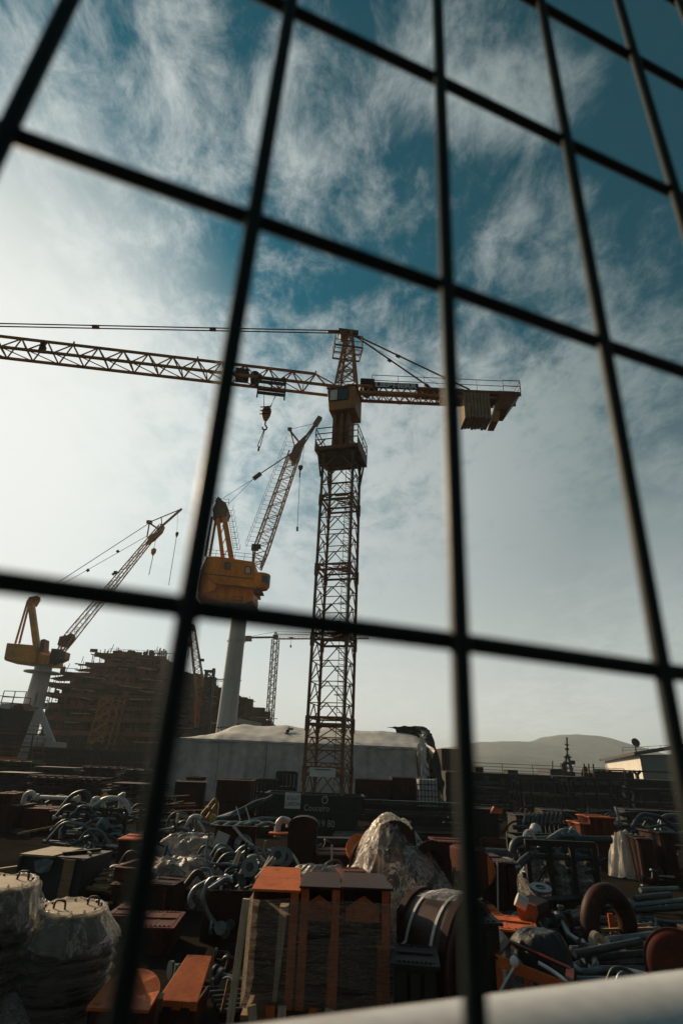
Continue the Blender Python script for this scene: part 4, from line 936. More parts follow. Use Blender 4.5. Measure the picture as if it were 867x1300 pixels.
# crumpled end with torn plastic and a dark net over the gable edge
mb = MB(); ny, nz = 24, 22
for j in range(nz+1):
    for i in range(ny+1):
        y = YT-.3+(DT+.2)*i/ny; u = i/ny; top = ze+(zr_-ze)*min(1, (1-abs(u*2-1))*1.15); z = top*j/nz
        x = xr+.25+.9*noise.noise(V((y*.8, z*.9, 7)))*(1-j/nz*.5)+.35*noise.noise(V((y*2.2, z*2.4, 2)))+(1-j/nz)*.9
        mb.v.append((x, y, z))
for j in range(nz):
    for i in range(ny): mb.f.append((j*(ny+1)+i, j*(ny+1)+i+1, (j+1)*(ny+1)+i+1, (j+1)*(ny+1)+i))
mb.build('torn_end_sheet', 'tarp_white', tent)
def netting(name, path, w, seed, m='net_green'):
    mb = MB(); rn = random.Random(seed)
    for i in range(len(path)-1):
        a, b = V(path[i]), V(path[i+1]); n = max(3, int((b-a).length/.25))
        for k in range(n):
            p = lerp(a, b, k/n)
            for q in range(3):
                d = V((rn.uniform(-1, 1), rn.uniform(-1, 1), rn.uniform(-.6, .8))).normalized()*w*rn.uniform(.4, 1.1); e = V((rn.uniform(-1, 1), rn.uniform(-1, 1), rn.uniform(-1, 1))).normalized()*w*.6
                mb.add([p-d*.5, p+e*.5, p+d*.6, p-e*.5], [(0, 1, 2, 3)])
    return mb.build(name, m, tent)
def drape(path, wi, wo, seed, m='net_green'):      # ragged sheet folded over the gable edge
    mb = MB(); P = []
    for a, b in zip(path, path[1:]):
        n = max(2, int((V(b)-V(a)).length/.22)); P += [lerp(a, b, k/n) for k in range(n)]
    rows = 7
    for i, p in enumerate(P):
        rag_i = 1+.7*noise.noise(V((i*.21, seed, 1)))+.4*noise.noise(V((i*.8, seed, 2))); rag_o = 1+.8*noise.noise(V((i*.25, seed, 5)))+.5*noise.noise(V((i*.9, seed, 7)))
        for j in range(rows):
            u = j/(rows-1)*2-1; q = p+V((u*wi*rag_i if u < 0 else u*.25, u*wi*.2, .05 if u < 0 else -u*wo*max(.1, rag_o)))
            mb.v.append(q+V((noise.noise(V((i*.3, u*2, seed)))*.22, noise.noise(V((i*.4, u*2, seed+4)))*.25, noise.noise(V((i*.5, u*3, seed+8)))*.14)))
    for i in range(len(P)-1):
        for j in range(rows-1): mb.f.append((i*rows+j, i*rows+j+1, (i+1)*rows+j+1, (i+1)*rows+j))
    o = mb.build('torn_netting', m, tent, smooth=True); s_ = o.modifiers.new('thickness', 'SOLIDIFY'); s_.thickness = .03
drape([at(502, 925, YT+6), at(520, 924, YT+6.5), at(540, 923.5, YT+6), at(547, 932, YT+3), at(552, 948, YT+1), at(556, 966, YT-.1), at(559, 990, YT-.5), at(560, 1008, YT-.5)], .75, .9, 1)
drape([at(542, 929, YT+4), at(549, 950, YT+1), at(551, 968, YT-.3)], .5, 1.3, 5)
netting('green_netting', [at(240, 926, YT+7), at(262, 924, YT+7), at(300, 923, YT+7)], .3, 2)
netting('green_netting', [at(364, 931, YT+3), at(367, 925, YT+4), at(373, 926, YT+4)], .45, 3)
mb = MB()
for k in range(26):
    p = at(533+9*random.random(), 930+75*random.random(), YT-.5); d = V((random.uniform(-.3, .3), random.uniform(-.4, 0), random.uniform(-1, .2)))
    mb.add([p, p+d*.9+V((.15, 0, 0)), p+d*1.4+V((0, -.2, -.2)), p+d*.6+V((-.2, 0, 0))], [(0, 1, 2, 3)])
mb.build('loose_plastic_leaves', 'tarp_white', tent)
for k in range(15):
    x = xl+(xr-xl)*(k+.5)/15; mb = MB(); mb.bar((x, YT-.16, .1), (x, YT-.14, ze-.1), .05, .03, (0, 1, 0)); mb.build('seam_batten', 'tarp_white', tent)
for x, zz in ((279, 935), (340, 940)):
    mb = MB(); mb.tube([at(x, 926, YT+5), at(x-.5, 943, YT-.35), at(x-3, 975, YT-.3), at(x-8, 1005, YT-.25)], .018, 5); mb.build('tie_rope', 'rope', tent)
mb = MB(); mb.tube([at(433, 932, YT+2), at(432, 925, YT+2)], .04, 5); mb.bar(at(430.5, 928, YT+2), at(434, 926, YT+2), .05); mb.build('roof_aerial', 'steel_dark', tent)
mb = MB(); a = at(528, 954, YT-.3); b = at(545, 954, YT-.3); c = at(531, 985, YT-.3)
mb.bar(a, b, .08); mb.bar(a, c, .1); mb.bar(b, at(545, 985, YT-.3), .08); mb.build('door_frame', 'crane_rust', tent)

# brown block behind the hall
mb = MB(); p = at(560, 950, 70); q = at(588, 950, 70); mb.hexa([(p.x, 70, 0), (q.x, 70, 0), (q.x, 80, 0), (p.x, 80, 0), (p.x, 70, p.z), (q.x, 70, p.z), (q.x, 80, p.z), (p.x, 80, p.z)])
for k in range(9): x = p.x+(q.x-p.x)*(k+.5)/9; mb.box((x, 69.93, p.z/2), (.14, .14, p.z*.96))
tag(mb.build('steel_block', 'primer_brown'), 'ribbed brown steel block half hidden at the end of the tarpaulin hall', 'steel block')

# ------------------------------------------------------------------ dark quay wall of hulls and racks, with a handrail along the top
YQ = 58.0
qa = at(566, 979, YQ); qb = at(880, 996, YQ); zq = at(660, 983, YQ).z
qd = thing('dock_wall', 'long dark steel dock wall with a handrail along its top, hills beyond', 'wall', ((qa.x+qb.x)/2, YQ, 0))
mb = MB(); mb.hexa([(qa.x, YQ, 0), (qb.x+20, YQ, 0), (qb.x+20, YQ+7, 0), (qa.x, YQ+7, 0), (qa.x, YQ, zq), (qb.x+20, YQ, zq), (qb.x+20, YQ+7, zq), (qa.x, YQ+7, zq)])
for k in range(24): x = qa.x+(qb.x+18-qa.x)*k/23; mb.bar((x, YQ-.12, 0), (x, YQ-.12, zq-.1), .24)
for z in (.9, 1.8, zq-.15): mb.bar((qa.x, YQ-.16, z), (qb.x+20, YQ-.16, z), .3, .2)
mb.build('wall_body', 'hull_dark', qd)
mb = MB(); railing(mb, [(qa.x+2.5, YQ+.2, zq), (at(795, 990, YQ).x, YQ+.2, zq)], .85, .045, 3.2, mids=2); mb.build('hand_railing', 'crane_dark', qd)
mb = MB()
for x, y, w, h in ((648, 980, 1.0, .35), (744, 985, 1.6, .4), (775, 988, 4, .6), (606, 978, .8, .5)): p = at(x, y, YQ+3); mb.box((p.x, YQ+3, zq+h/2), (w, 1.5, h))
for x in (752, 758, 764): mb.bar((at(x, 985, YQ).x, YQ+2, zq), (at(x+2, 985, YQ).x, YQ+2, zq+1.2), .12)
mb.build('deck_fitting_grating', 'steel_dark', qd)
for (x0, x1, y) in ((700, 742, 984), (712, 795, 990), (600, 640, 990)):
    mb = MB(); a = at(x0, y+4, YQ-.6); b = at(x1, y+4, YQ-.6); mb.bar(a, b, .35, .3); mb.build('rubbing_strake', 'galv_dull', qd)

# steel racks of plates and sections in front of the wall
rk = random.Random(21)
for n_, (x0, x1, Y, h, lab) in enumerate(((590, 655, 46, 1.6, 'dark open rack of steel sections under the handrail, nearest the torn hall end'), (660, 716, 47, 2.4, 'dark open rack carrying pale bars below the ship mast'), (722, 790, 46, 2.6, 'tall dark open rack holding long bars beneath the white shed'), (796, 872, 44, 2.0, 'dark open rack of plates at the end of the dock wall'))):
    a = at(x0, 1000, Y); b = at(x1, 1000, Y); rt = thing('steel_rack', lab, 'rack', ((a.x+b.x)/2, Y, 0)); L_ = b.x-a.x
    mb = MB(); np_ = 5
    for k in range(np_):
        x = a.x+L_*k/(np_-1)
        for yy in (Y, Y+1.8): mb.bar((x, yy, 0), (x, yy, h), .13)
        for z in (.25, h*.5, h*.92): mb.bar((x, Y-.1, z), (x, Y+1.9, z), .1, .12)
    mb.build('rack_frame', 'hull_dark', rt)
    for z in (.25, h*.5, h*.92):
        for k in range(4):
            u = rk.uniform(0, .25); v = rk.uniform(.6, 1.05); yy = Y-.05+.5*k; mb = MB(); zz = z+.13+.02*k; mb.bar((a.x+L_*u, yy, zz), (a.x+L_*v, yy+rk.uniform(-.1, .1), zz+rk.uniform(-.04, .12)), rk.uniform(.1, .3), rk.uniform(.06, .18))
            o = mb.build('steel_bar', rk.choice(['hull_dark', 'primer_brown', 'steel_dark', 'galv_dull']))
            tag(o, ['dark steel bar lying on the rack nearest the torn hall end', 'steel bar lying on the rack below the ship mast', 'steel bar lying on the tall rack beneath the white shed', 'steel bar lying on the rack at the end of the dock wall'][n_], 'steel bar', ['bars on the first dock rack', 'bars on the second dock rack', 'bars on the third dock rack', 'bars on the fourth dock rack'][n_])
for x, y, w, h, lab in ((617, 990, 5, 8, 'pale rag hanging from the rack, beside the torn hall end'), (636, 994, 3, 10, 'narrow pale strip hanging below the handrail'), (656, 991, 6, 10, 'pale plastic bag hanging on the dock wall below the handrail'), (647, 1010, 3, 8, 'small upright pale marker in front of the dark rack'), (792, 1005, 4, 14, 'pale torn plastic strip hanging on the tall rack'), (803, 1015, 3, 20, 'long pale plastic strip fluttering at the wall end')):
    mb = MB(); p = at(x, y, 45.5); k = mpp(p); nn = 6
    for j in range(nn+1):
        for i in range(4):
            u = i/3-.5; mb.v.append((p.x+u*w*k*(1-.4*j/nn*(i % 2))+.06*math.sin(j*1.3), p.y-.1*math.sin(i*2+j), p.z+(.5-j/nn)*h*k))
    for j in range(nn):
        for i in range(3): mb.f.append((j*4+i, j*4+i+1, j*4+i+5, j*4+i+4))
    o = mb.build('plastic_rag', 'galv_dull' if x < 700 else 'tag_white', smooth=True); s_ = o.modifiers.new('thickness', 'SOLIDIFY'); s_.thickness = .02; tag(o, lab, 'plastic sheet')

# small ship's radar mast over the wall
YM = 84.0; sm_ = thing('ship_mast', 'small ship lattice radar mast with crossbars rising above the dark dock wall', 'mast', (at(722, 985, YM).x, YM, 0))
mb = MB(); zb = 0
for x0, x1, yy in ((714, 718.5, 0), (728, 720.5, 0), (731, 721, 1.6), (716, 719, 1.6)): mb.bar(V((at(x0, 983, YM).x, YM+yy, 1.5)), at(x1, 958, YM+yy*.3), .26)
for y, w in ((975, 14), (968, 11), (961, 9)): mb.bar(at(720-w/2, y, YM), at(720+w/2, y+.3, YM), .3, .2)
mb.bar(at(714, 975, YM), at(724, 966, YM), .12); mb.bar(at(726, 975, YM), at(717, 966, YM), .12)
mb.bar(at(719.6, 960, YM), at(719, 936, YM), .2); mb.bar(at(716.5, 945, YM), at(722, 946, YM), .14); mb.bar(at(717, 951, YM), at(721.5, 951, YM), .25); mb.box(at(715, 974, YM), (.7, .6, 1.0)); mb.box(at(726, 968, YM), (.6, .6, .5)); mb.build('mast_lattice', 'steel_dark', sm_)
mb = MB(); quad_y(mb, [(698, 983), (698, 977), (712, 976), (714, 979), (748, 981), (748, 988), (698, 986)], YM-1, 5); mb.bar(at(701, 977, YM), at(701, 966, YM), .12); mb.build('wheelhouse', 'steel_dark', sm_)
mb = MB(); mb.bar(at(738, 983, YM), at(742, 973, YM), .3); mb.bar(at(742, 973, YM), at(746, 984, YM), .3); mb.bar(at(738, 975, YM), at(746, 979, YM), .5); mb.build('deck_winch_frame', 'steel_dark', sm_)

# white shed on the right
sh = thing('shed', 'pale shed with one sunlit end wall and a dark sloping roof beyond the dock wall', 'shed', (at(816, 990, 92).x, 92, 0))
n0 = at(817, 993, 92); f0 = V((at(770, 988, 130).x, 130, 0)); nz_ = at(815.5, 958.5, 92).z; fz_ = nz_*.93
dv = V((f0.x-n0.x, f0.y-n0.y, 0)); ev = V((dv.y, -dv.x, 0)).normalized()*30
a = V((n0.x, 92, 0)); b = a+dv
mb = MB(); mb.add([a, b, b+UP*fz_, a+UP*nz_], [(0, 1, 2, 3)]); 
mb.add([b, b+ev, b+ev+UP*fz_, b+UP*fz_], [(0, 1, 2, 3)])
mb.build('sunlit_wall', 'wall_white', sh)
mb = MB(); mb.add([a+V((.003, 0, 0)), a+ev, a+ev+UP*(nz_+1.5), a+UP*nz_], [(3, 2, 1, 0)]); mb.build('shaded_wall', 'wall_shaded', sh)
dn = dv.normalized(); en = ev.normalized(); mb = MB(); e0 = a-dn*1.2-en*.9+UP*(nz_-.05); e1 = b+dn*1.0-en*.9+UP*(fz_-.05); r1 = a+ev*.5-dn*1.2+UP*(nz_+3.0); r2 = b+ev*.5+dn+UP*(fz_+3.0)
mb.hexa([e0, r1, r2, e1, e0+UP*.4, r1+UP*.4, r2+UP*.4, e1+UP*.4]); mb.build('roof', 'roof_dark', sh)
mb = MB(); p = lerp(e0, r1, .12)+dn*9; p = V((p.x, p.y, p.z)); mb.bar(p+UP*.3, p+UP*1.6, .14); mb.lathe([(0, 0), (.55, .12), (.7, .3)], 14, p+UP*1.7, Matrix.Rotation(R(75), 3, 'X')); mb.build('dish_aerial', 'steel_dark', sh)
mb = MB(); p2 = lerp(e0, r1, .02)+dn*12; railing(mb, [p2+UP*.5, p2+en*8+UP*1.2], .8, .06, 2); q2 = lerp(e0, r1, .75)+dn*4+UP*.5
for sx in (-.7, .7): mb.bar(q2+en*sx, q2+UP*3.2, .09); 
mb.bar(q2+en*.5+UP*.9, q2-en*.5+UP*.9, .07); mb.bar(q2+en*.3+UP*1.9, q2-en*.3+UP*1.9, .07); mb.build('roof_frame', 'steel_dark', sh)

# rows of dark blocks and plates along the left side of the yard
lk = random.Random(4)
rows_ = [(-30, 40, 52, 2.0), (36, 96, 50, 1.7), (92, 150, 48, 1.9), (146, 214, 47, 1.8), (-24, 30, 38, 1.6), (28, 84, 37, 1.5), (82, 132, 39, 1.4), (128, 205, 37, 1.3)]
looks_ = ['dark stack of steel plates below the hull block, far row, nearest the picture edge', 'dark stack of steel plates below the hull block, far row, second from the edge', 'dark stack of steel plates under the yellow scaffold tower, far row', 'dark stack of steel plates at the near corner of the white hall, far row', 'dark stack of plates before the far row, nearest the picture edge', 'dark stack of plates behind the trestle heap, one in from the edge', 'dark stack of plates directly behind the yellow pipe cap', 'dark stack of plates between the fence wire and the white hall']
for (x0, x1, Y, h), lab in zip(rows_, looks_):
    a = at(x0, 1000, Y); b = at(x1, 1000, Y); o = thing('plate_stack', lab, 'plate stack', ((a.x+b.x)/2, Y, 0)); z = .15
    mb = MB()
    for k in range(4): x = a.x+(b.x-a.x)*(k+.5)/4; mb.box((x, Y+1, .07), (.2, 2, .14))
    mb.build('bearer_frame', 'steel_dark', o)
    while z < h:
        t = lk.uniform(.04, .22); mb = MB(); j0, j1 = lk.uniform(-.1, .5), lk.uniform(-.5, .2); mb.box(((a.x+b.x)/2+(j0+j1)/2, Y+1+lk.uniform(-.1, .1), z+t/2), ((b.x-a.x)-.3+j1-j0, 2.0, t-.01)); mb.build('steel_plate', lk.choice(['hull_dark', 'hull_dark', 'primer_brown', 'steel_dark']), o); z += t
        if lk.random() < .5:
            mb = MB()
            for k in range(5): mb.box((a.x+(b.x-a.x)*(k+.5)/5, Y+1, z+.04), (.12, 1.9, .08))
            mb.build('spacer_slat', 'timber' if lk.random() < .2 else 'hull_dark', o); z += .08

# raised pipe bridge on forked posts
pb = thing('pipe_bridge', 'dark pipe bridge on forked posts crossing in front of the pale shed', 'pipe bridge', (at(800, 990, 62).x, 62, 0))
mb = MB(); YP = 66.0; mb.bar(at(752, 977, YP), at(885, 982, YP), .2, .16); mb.build('bridge_beam', 'crane_dark', pb)
for x in (763, 770, 796, 808):
    mb = MB(); t = at(x, 984, YP); mb.bar(V((t.x, YP, 1)), t, .3)
    for s in (-1, 1): mb.bar(t, V((at(x+s*4.5, 979, YP).x, YP, at(x, 978.5, YP).z)), .22)
    mb.build('forked_post', 'crane_dark', pb)
#@@P4
# ------------------------------------------------------------------ the yard: builders
yr = random.Random(77)
def rotz(v, a): return V((v[0]*math.cos(a)-v[1]*math.sin(a), v[0]*math.sin(a)+v[1]*math.cos(a), v[2]))
class L:                                   # a local frame: position + heading
    def __init__(s, p, yaw=0.0): s.p = V(p); s.y = yaw
    def __call__(s, x, y, z): return s.p+rotz((x, y, z), s.y)
def steel_box(name, label, cat, xl, xr, yt, Y, d, yaw=0.0, z0=0.0, m='primer_brown', lid='flat', mlid=None, ribs=3, group=None, lugs=False, ztop=None):
    """fabricated steel box: four plates with stiffeners, a lid of the given shape and lifting lugs"""
    yaw += yr.uniform(-.16, .16)
    a = at(xl, yt, Y); b = at(xr, yt, Y); w = (b.x-a.x)/max(.6, math.cos(yaw)+abs(math.sin(yaw))*d/max(.1, (b.x-a.x))*.6); z1 = ztop if ztop is not None else (a.z+b.z)/2
    f = L(((a.x+b.x)/2, Y+d/2*math.cos(yaw), 0), yaw); mlid = mlid or m; t = .025  # a brighter mlid puts the sunlit top into the lid colour
    o = thing(name, label, cat, f(0, 0, z0), group); hw, hd = w/2, d/2
    mb = MB(); zt = z1-(.03 if lid != 'open' else 0)
    for c, s_ in (((0, -hd+t/2, (z0+zt)/2), (w, t, zt-z0)), ((0, hd-t/2, (z0+zt)/2), (w, t, zt-z0)), ((-hw+t/2, 0, (z0+zt)/2), (t, d-2*t, zt-z0)), ((hw-t/2, 0, (z0+zt)/2), (t, d-2*t, zt-z0)), ((0, 0, z0+.03), (w-2*t, d-2*t, .04))): mb.box(f(*c), s_, yaw=yaw)
    mb.build('shell', m, o, bevel=.006)
    for k in range(ribs):
        x = -hw+w*(k+.5)/ribs; mb = MB(); mb.box(f(x, -hd-.035, (z0+zt)/2), (.03, .07, (zt-z0)*.94), yaw=yaw); mb.box(f(x, -hd-.075, (z0+zt)/2), (.11, .014, (zt-z0)*.94), yaw=yaw); mb.build('stiffener', m, o)
    mb = MB()
    if lid == 'flat':
        mb.box(f(0, 0, z1), (w+.10, d+.10, .035), yaw=yaw)
    elif lid == 'ridge':
        p = [f(-hw-.04, -hd-.05, z1-.02), f(hw+.04, -hd-.05, z1-.02), f(hw+.04, hd, z1+.02), f(-hw-.04, hd, z1+.30)]
        mb.hexa(p+[q+UP*.03 for q in p])
    elif lid == 'slope':
        p = [f(-hw-.03, -hd-.04, z1-.01), f(hw+.03, -hd-.04, z1-.01), f(hw+.0, hd, z1+.26), f(-hw+.10, hd, z1+.26)]
        mb.hexa(p+[q+UP*.03 for q in p]); q = [f(-hw-.03, -hd-.055, z1-.07), f(hw+.03, -hd-.055, z1-.07), f(hw+.03, -hd-.04, z1-.07), f(-hw-.03, -hd-.04, z1-.07)]; mb.hexa(q+[k+UP*.09 for k in q])
    elif lid == 'open':
        for c, s_ in (((0, -hd, z1), (w+.1, .12, .03)), ((0, hd, z1), (w+.1, .12, .03)), ((-hw, 0, z1), (.12, d-.13, .03)), ((hw, 0, z1), (.12, d-.13, .03))): mb.box(f(*c), s_, yaw=yaw)
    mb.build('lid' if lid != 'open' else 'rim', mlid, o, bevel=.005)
    if lid == 'flat' and ribs > 1:
        mb = MB()
        for x in [-hw+.06+(w-.12)*k/7 for k in range(8)]:
            for y in (-hd+.03, hd-.03): mb.lathe([(0, 0), (.016, 0), (.016, .02), (0, .02)], 6, f(x, y, z1+.0177))
        for y in (-hd+.03, hd-.03): mb.bar(f(-hw+.03, y, z1+.021), f(hw-.03, y, z1+.021), .045, .006)
        for x in (-hw+.03, hw-.03): mb.bar(f(x, -hd+.055, z1+.021), f(x, hd-.055, z1+.021), .045, .006)
        mb.bar(f(-hw*.92, 0, z1+.03), f(hw*.92, 0, z1+.03), .04, .025); mb.bar(f(0, -hd+.055, z1+.0215), f(0, hd-.055, z1+.0215), .04, .005); mb.build('bolt_rib', mlid, o)
    if lugs and lid in ('flat', 'open'):
        for sx in (-1, 1):
            mb = MB(); c = f(sx*hw*.62, 0 if lid == 'flat' else -hd, z1+.08); mb.tube([c+rotz((.06*math.cos(t_), 0, .07*math.sin(t_)), yaw) for t_ in [math.pi*q/8*2 for q in range(8)]], .014, 6, closed=True); mb.build('lifting_lug', m, o, smooth=50)
    return o, f, w, z1
def pipe(path, r, label, cat='pipe', group=None, m='galvanised', name='pipe', n=9, flange=False, bend=.22):
    P = arc(path, bend, 6) if len(path) > 2 else [V(p) for p in path]
    if flange:
        o = thing(name, label, cat, P[0], group); mb = MB(); mb.tube(P, r, n); mb.build('tube', m, o, smooth=50)
        for a, b in ((P[0], P[1]), (P[-1], P[-2])):
            d = (V(b)-V(a)).normalized(); mb = MB(); mb.tube([V(a)-d*.012, V(a)+d*.035], r*1.75, 16)
            mb.build('flange', m, o, smooth=40)
        return o
    mb = MB(); mb.tube(P, r, n); return tag(mb.build(name, m, smooth=50), label, cat, group)
def pipe_ring(mb, P, r): pass
def sheet_heap(name, label, cat, c, rx, ry, h, seed, m='wrap_grey', peak=(0, 0), yaw=0.0, sharp=1.0, res=(64, 30), inner=None, group=None, folds=.16, skirt=.0, lean=(0, 0), flute=1.0):
    """a heap of things under a draped, creased sheet: the sheet is the outer mesh, the load shows inside"""
    f = L(c, yaw); o = thing(name, label, cat, c, group); mb = MB(); nt_, nr_ = res
    for j in range(nr_+1):
        u = j/nr_
        for i in range(nt_):
            t = 2*math.pi*i/nt_; ca, sa = math.cos(t), math.sin(t)
            rad = u**.85*(1+.16*noise.noise(V((ca*1.3, sa*1.3, seed)))+.10*noise.noise(V((ca*3.1, sa*3.1, seed+3))))
            prof = (1-u**(1.6*sharp))
            crease = noise.noise(V((ca*4.5+seed, sa*4.5, u*1.2)))*.5+abs(noise.noise(V((ca*2.2, sa*2.2+seed, u*3.2))))*.9-.25
            z = h*prof + crease*folds*h*min(1, u*2.4)*(1-u*.5)
            lump = noise.noise(V((ca*u*2.4+seed*2, sa*u*2.4, 5)))*.16*h*min(1, folds*6)*min(1, (1-u)*2.5)
            fl = 1+flute*(.10*math.sin(t*11+seed*3+u*3)*u*u+.05*math.sin(t*23+seed)*u*u)
            mb.v.append(f(peak[0]*(1-u)+rx*rad*ca*fl+lean[0]*prof, peak[1]*(1-u)+ry*rad*sa*fl, max(.01, z+lump)))
    for j in range(nr_):
        for i in range(nt_): l = (i+1) % nt_; mb.f.append((j*nt_+i, j*nt_+l, (j+1)*nt_+l, (j+1)*nt_+i))
    mb.build('sheet', m, o, smooth=True)
    return o, f
def plank(label, a, b, w=.14, h=.045, m='timber', group=None, name='plank', cat='plank'):
    mb = MB(); mb.bar(a, b, w, h); return tag(mb.build(name, m, bevel=.004), label, cat, group)
def strap(label, pts, w=.035, m='strap_white', name='lashing_strap', cat='strap'):
    mb = MB(); P = [V(p) for p in pts]
    for a, b in zip(P, P[1:]): mb.bar(a, b, w, .012)
    return tag(mb.build(name, m), label, cat)

# ------------------------------------------------------------------ green skip
YK_ = 29.5; sl_ = at(338, 1010, YK_); sr_ = at(462, 1008, YK_); bl_ = gz(365, 1060); zt_ = (at(400, 1010, YK_).z); YB_ = YK_
skip = thing('skip', 'dark green waste skip with a white notice standing before the tower crane', 'skip', ((sl_.x+sr_.x)/2, YB_, 0))
xa, xb = sl_.x, sr_.x; xc, xd = xa+.35, at(452, 1050, YK_).x
mb = MB(); t = .05
def skp(x, y, z): return V((x, YB_+y, z))
zsk = zt_; SD = 1.9
mb.hexa([skp(xc, 0, .18), skp(xd, 0, .18), skp(xd, t, .18), skp(xc, t, .18), skp(xa, -.12, zsk), skp(xb, -.12, zsk), skp(xb, -.12+t, zsk), skp(xa, -.12+t, zsk)])
mb.hexa([skp(xc, SD-t, .18), skp(xd, SD-t, .18), skp(xd, SD, .18), skp(xc, SD, .18), skp(xa, SD+.08, zsk), skp(xb, SD+.08, zsk), skp(xb, SD+.12, zsk), skp(xa, SD+.12, zsk)])
mb.hexa([skp(xc, t, .18), skp(xc+t, t, .18), skp(xc+t, SD-t, .18), skp(xc, SD-t, .18), skp(xa, -.07, zsk), skp(xa+t, -.07, zsk), skp(xa+t, SD+.07, zsk), skp(xa, SD+.07, zsk)])
mb.hexa([skp(xd-t, t, .18), skp(xd, t, .18), skp(xd, SD-t, .18), skp(xd-t, SD-t, .18), skp(xb-t, -.07, zsk), skp(xb, -.07, zsk), skp(xb, SD+.07, zsk), skp(xb-t, SD+.07, zsk)])
mb.box(skp((xc+xd)/2, SD/2, .16), (xd-xc, SD, .05)); mb.build('skip_body', 'skip_green', skip, bevel=.012)
mb = MB(); 
for a, b in ((skp(xa, -.12, zsk), skp(xb, -.12, zsk)), (skp(xb, -.12, zsk), skp(xb, SD+.12, zsk)), (skp(xb, SD+.12, zsk), skp(xa, SD+.12, zsk)), (skp(xa, SD+.12, zsk), skp(xa, -.12, zsk))): mb.bar(a, b, .12, .1)
mb.bar(skp(xa+.1, -.10, zsk*.55), skp(xb-.2, -.10, zsk*.55), .08, .08); mb.build('rim', 'skip_green', skip, bevel=.01)
for x in (xb-.55, xb-1.15, xa+.6): mb = MB(); mb.hexa([skp(x-.04, -.03, .2), skp(x+.04, -.03, .2), skp(x+.04, .02, .2), skp(x-.04, .02, .2), skp(x-.04, -.17, zsk-.05), skp(x+.04, -.17, zsk-.05), skp(x+.04, -.1, zsk-.05), skp(x-.04, -.1, zsk-.05)]); mb.build('stiffener', 'skip_green', skip)
for s_ in (.3, SD-.3): mb = MB(); mb.bar(skp(xc, s_, .07), skp(xd, s_, .07), .12, .14); mb.build('skid', 'steel_dark', skip)
YN = YB_-.2
p0 = at(362.5, 1006, YN); p1 = at(381, 1027, YN); pc_ = (p0+p1)/2; mb = MB(); mb.box((pc_.x, YN, pc_.z), (p1.x-p0.x, .02, p0.z-p1.z)); nb = mb.build('notice', 'sign_white', skip)
letters('SOLO', 'lettering', 'letter_dark', nb, (pc_.x, YN-.014, pc_.z+.10), (1, 0, 0), UP, .24, .58, .004); letters('CARTON', 'lettering', 'letter_dark', nb, (pc_.x, YN-.014, pc_.z-.15), (1, 0, 0), UP, .24, .64, .004)
q = at(402, 1026, YN+.05); letters('Couceiro', 'lettering', 'letter_pale', skip, (q.x, YN+.02, q.z), (1, 0, 0), UP, .36, (at(418, 1026, YN).x-at(386, 1026, YN).x), .006)
q = at(414, 1046, YN+.1); letters('19 80', 'lettering', 'letter_pale', skip, (q.x, YN+.10, q.z), (1, 0, 0), UP, .40, (at(424, 1045, YN).x-at(404, 1045, YN).x), .006)
q = at(412.5, 1015.5, YN); mb = MB(); mb.tube([V((q.x+.13*math.cos(a), YN+.02, q.z+.15*math.sin(a))) for a in [2*math.pi*k/18 for k in range(18)]], .028, 6, closed=True); mb.bar(V((q.x-.02, YN+.02, q.z+.03)), V((q.x+.10, YN+.02, q.z+.17)), .04, .03); mb.build('emblem', 'letter_pale', skip)

# ------------------------------------------------------------------ between the skip and the hall
steel_box('steel_box', 'dark red steel box with flat lid, against the white hall beside the fence wire', 'steel box', 216, 258, 993, 33, 2.6, R(4), m='primer_brown')
steel_box('steel_box', 'low dark red steel box beside the larger box against the white hall', 'steel box', 237, 255, 987, 35.5, 1.5, 0, m='primer_red', ribs=2)
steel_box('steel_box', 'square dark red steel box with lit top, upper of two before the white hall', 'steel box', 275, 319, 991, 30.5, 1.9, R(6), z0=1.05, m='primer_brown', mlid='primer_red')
steel_box('steel_box', 'dark red steel box carrying another box before the white hall', 'steel box', 272, 322, 1012, 30.5, 2.0, R(6), m='primer_brown', ztop=1.03)
def bin_pallet(xl, xr, yt, Y, lab):
    a = at(xl, yt, Y); b = at(xr, yt, Y); w = b.x-a.x; z1 = a.z; cx = (a.x+b.x)/2; o = thing('plastic_crate', lab, 'crate', (cx, Y, 0)); mb = MB()
    n = 5
    for z in (z1, z1*.66, z1*.34, .1): mb.box((cx, Y, z-.05), (w, .06, .12)); mb.box((cx, Y+1.2, z-.05), (w, .06, .12)); mb.box((cx-w/2, Y+.6, z-.05), (.06, 1.1, .12)); mb.box((cx+w/2, Y+.6, z-.05), (.06, 1.1, .12))
    for k in range(n+1):
        for yy in (Y, Y+1.2): mb.box((cx-w/2+w*k/n, yy+.01, z1/2), (.12, .07, z1-.06))
    mb.build('grid_frame', 'black_rubber', o); mb = MB(); mb.box((cx, Y+.6, z1*.36), (w-.2, 1.0, z1*.6)); mb.build('liner', 'hull_dark', o, bevel=.03)
bin_pallet(326, 351, 989, 35, 'low black openwork crate stack beside the tower crane foot')
bin_pallet(352, 376, 979, 36, 'taller black openwork crate stack right beside the tower crane foot')
for k, (x0, x1, yt, Y, lab) in enumerate(((452, 500, 990, 36, 'dark brown steel box behind the green skip, nearest the crane'), (498, 531, 988, 37, 'dark brown steel box between the skip and the white mesh tank'))): steel_box('steel_box', lab, 'steel box', x0, x1, yt, Y, 2.2, 0, m='primer_brown', ribs=4)
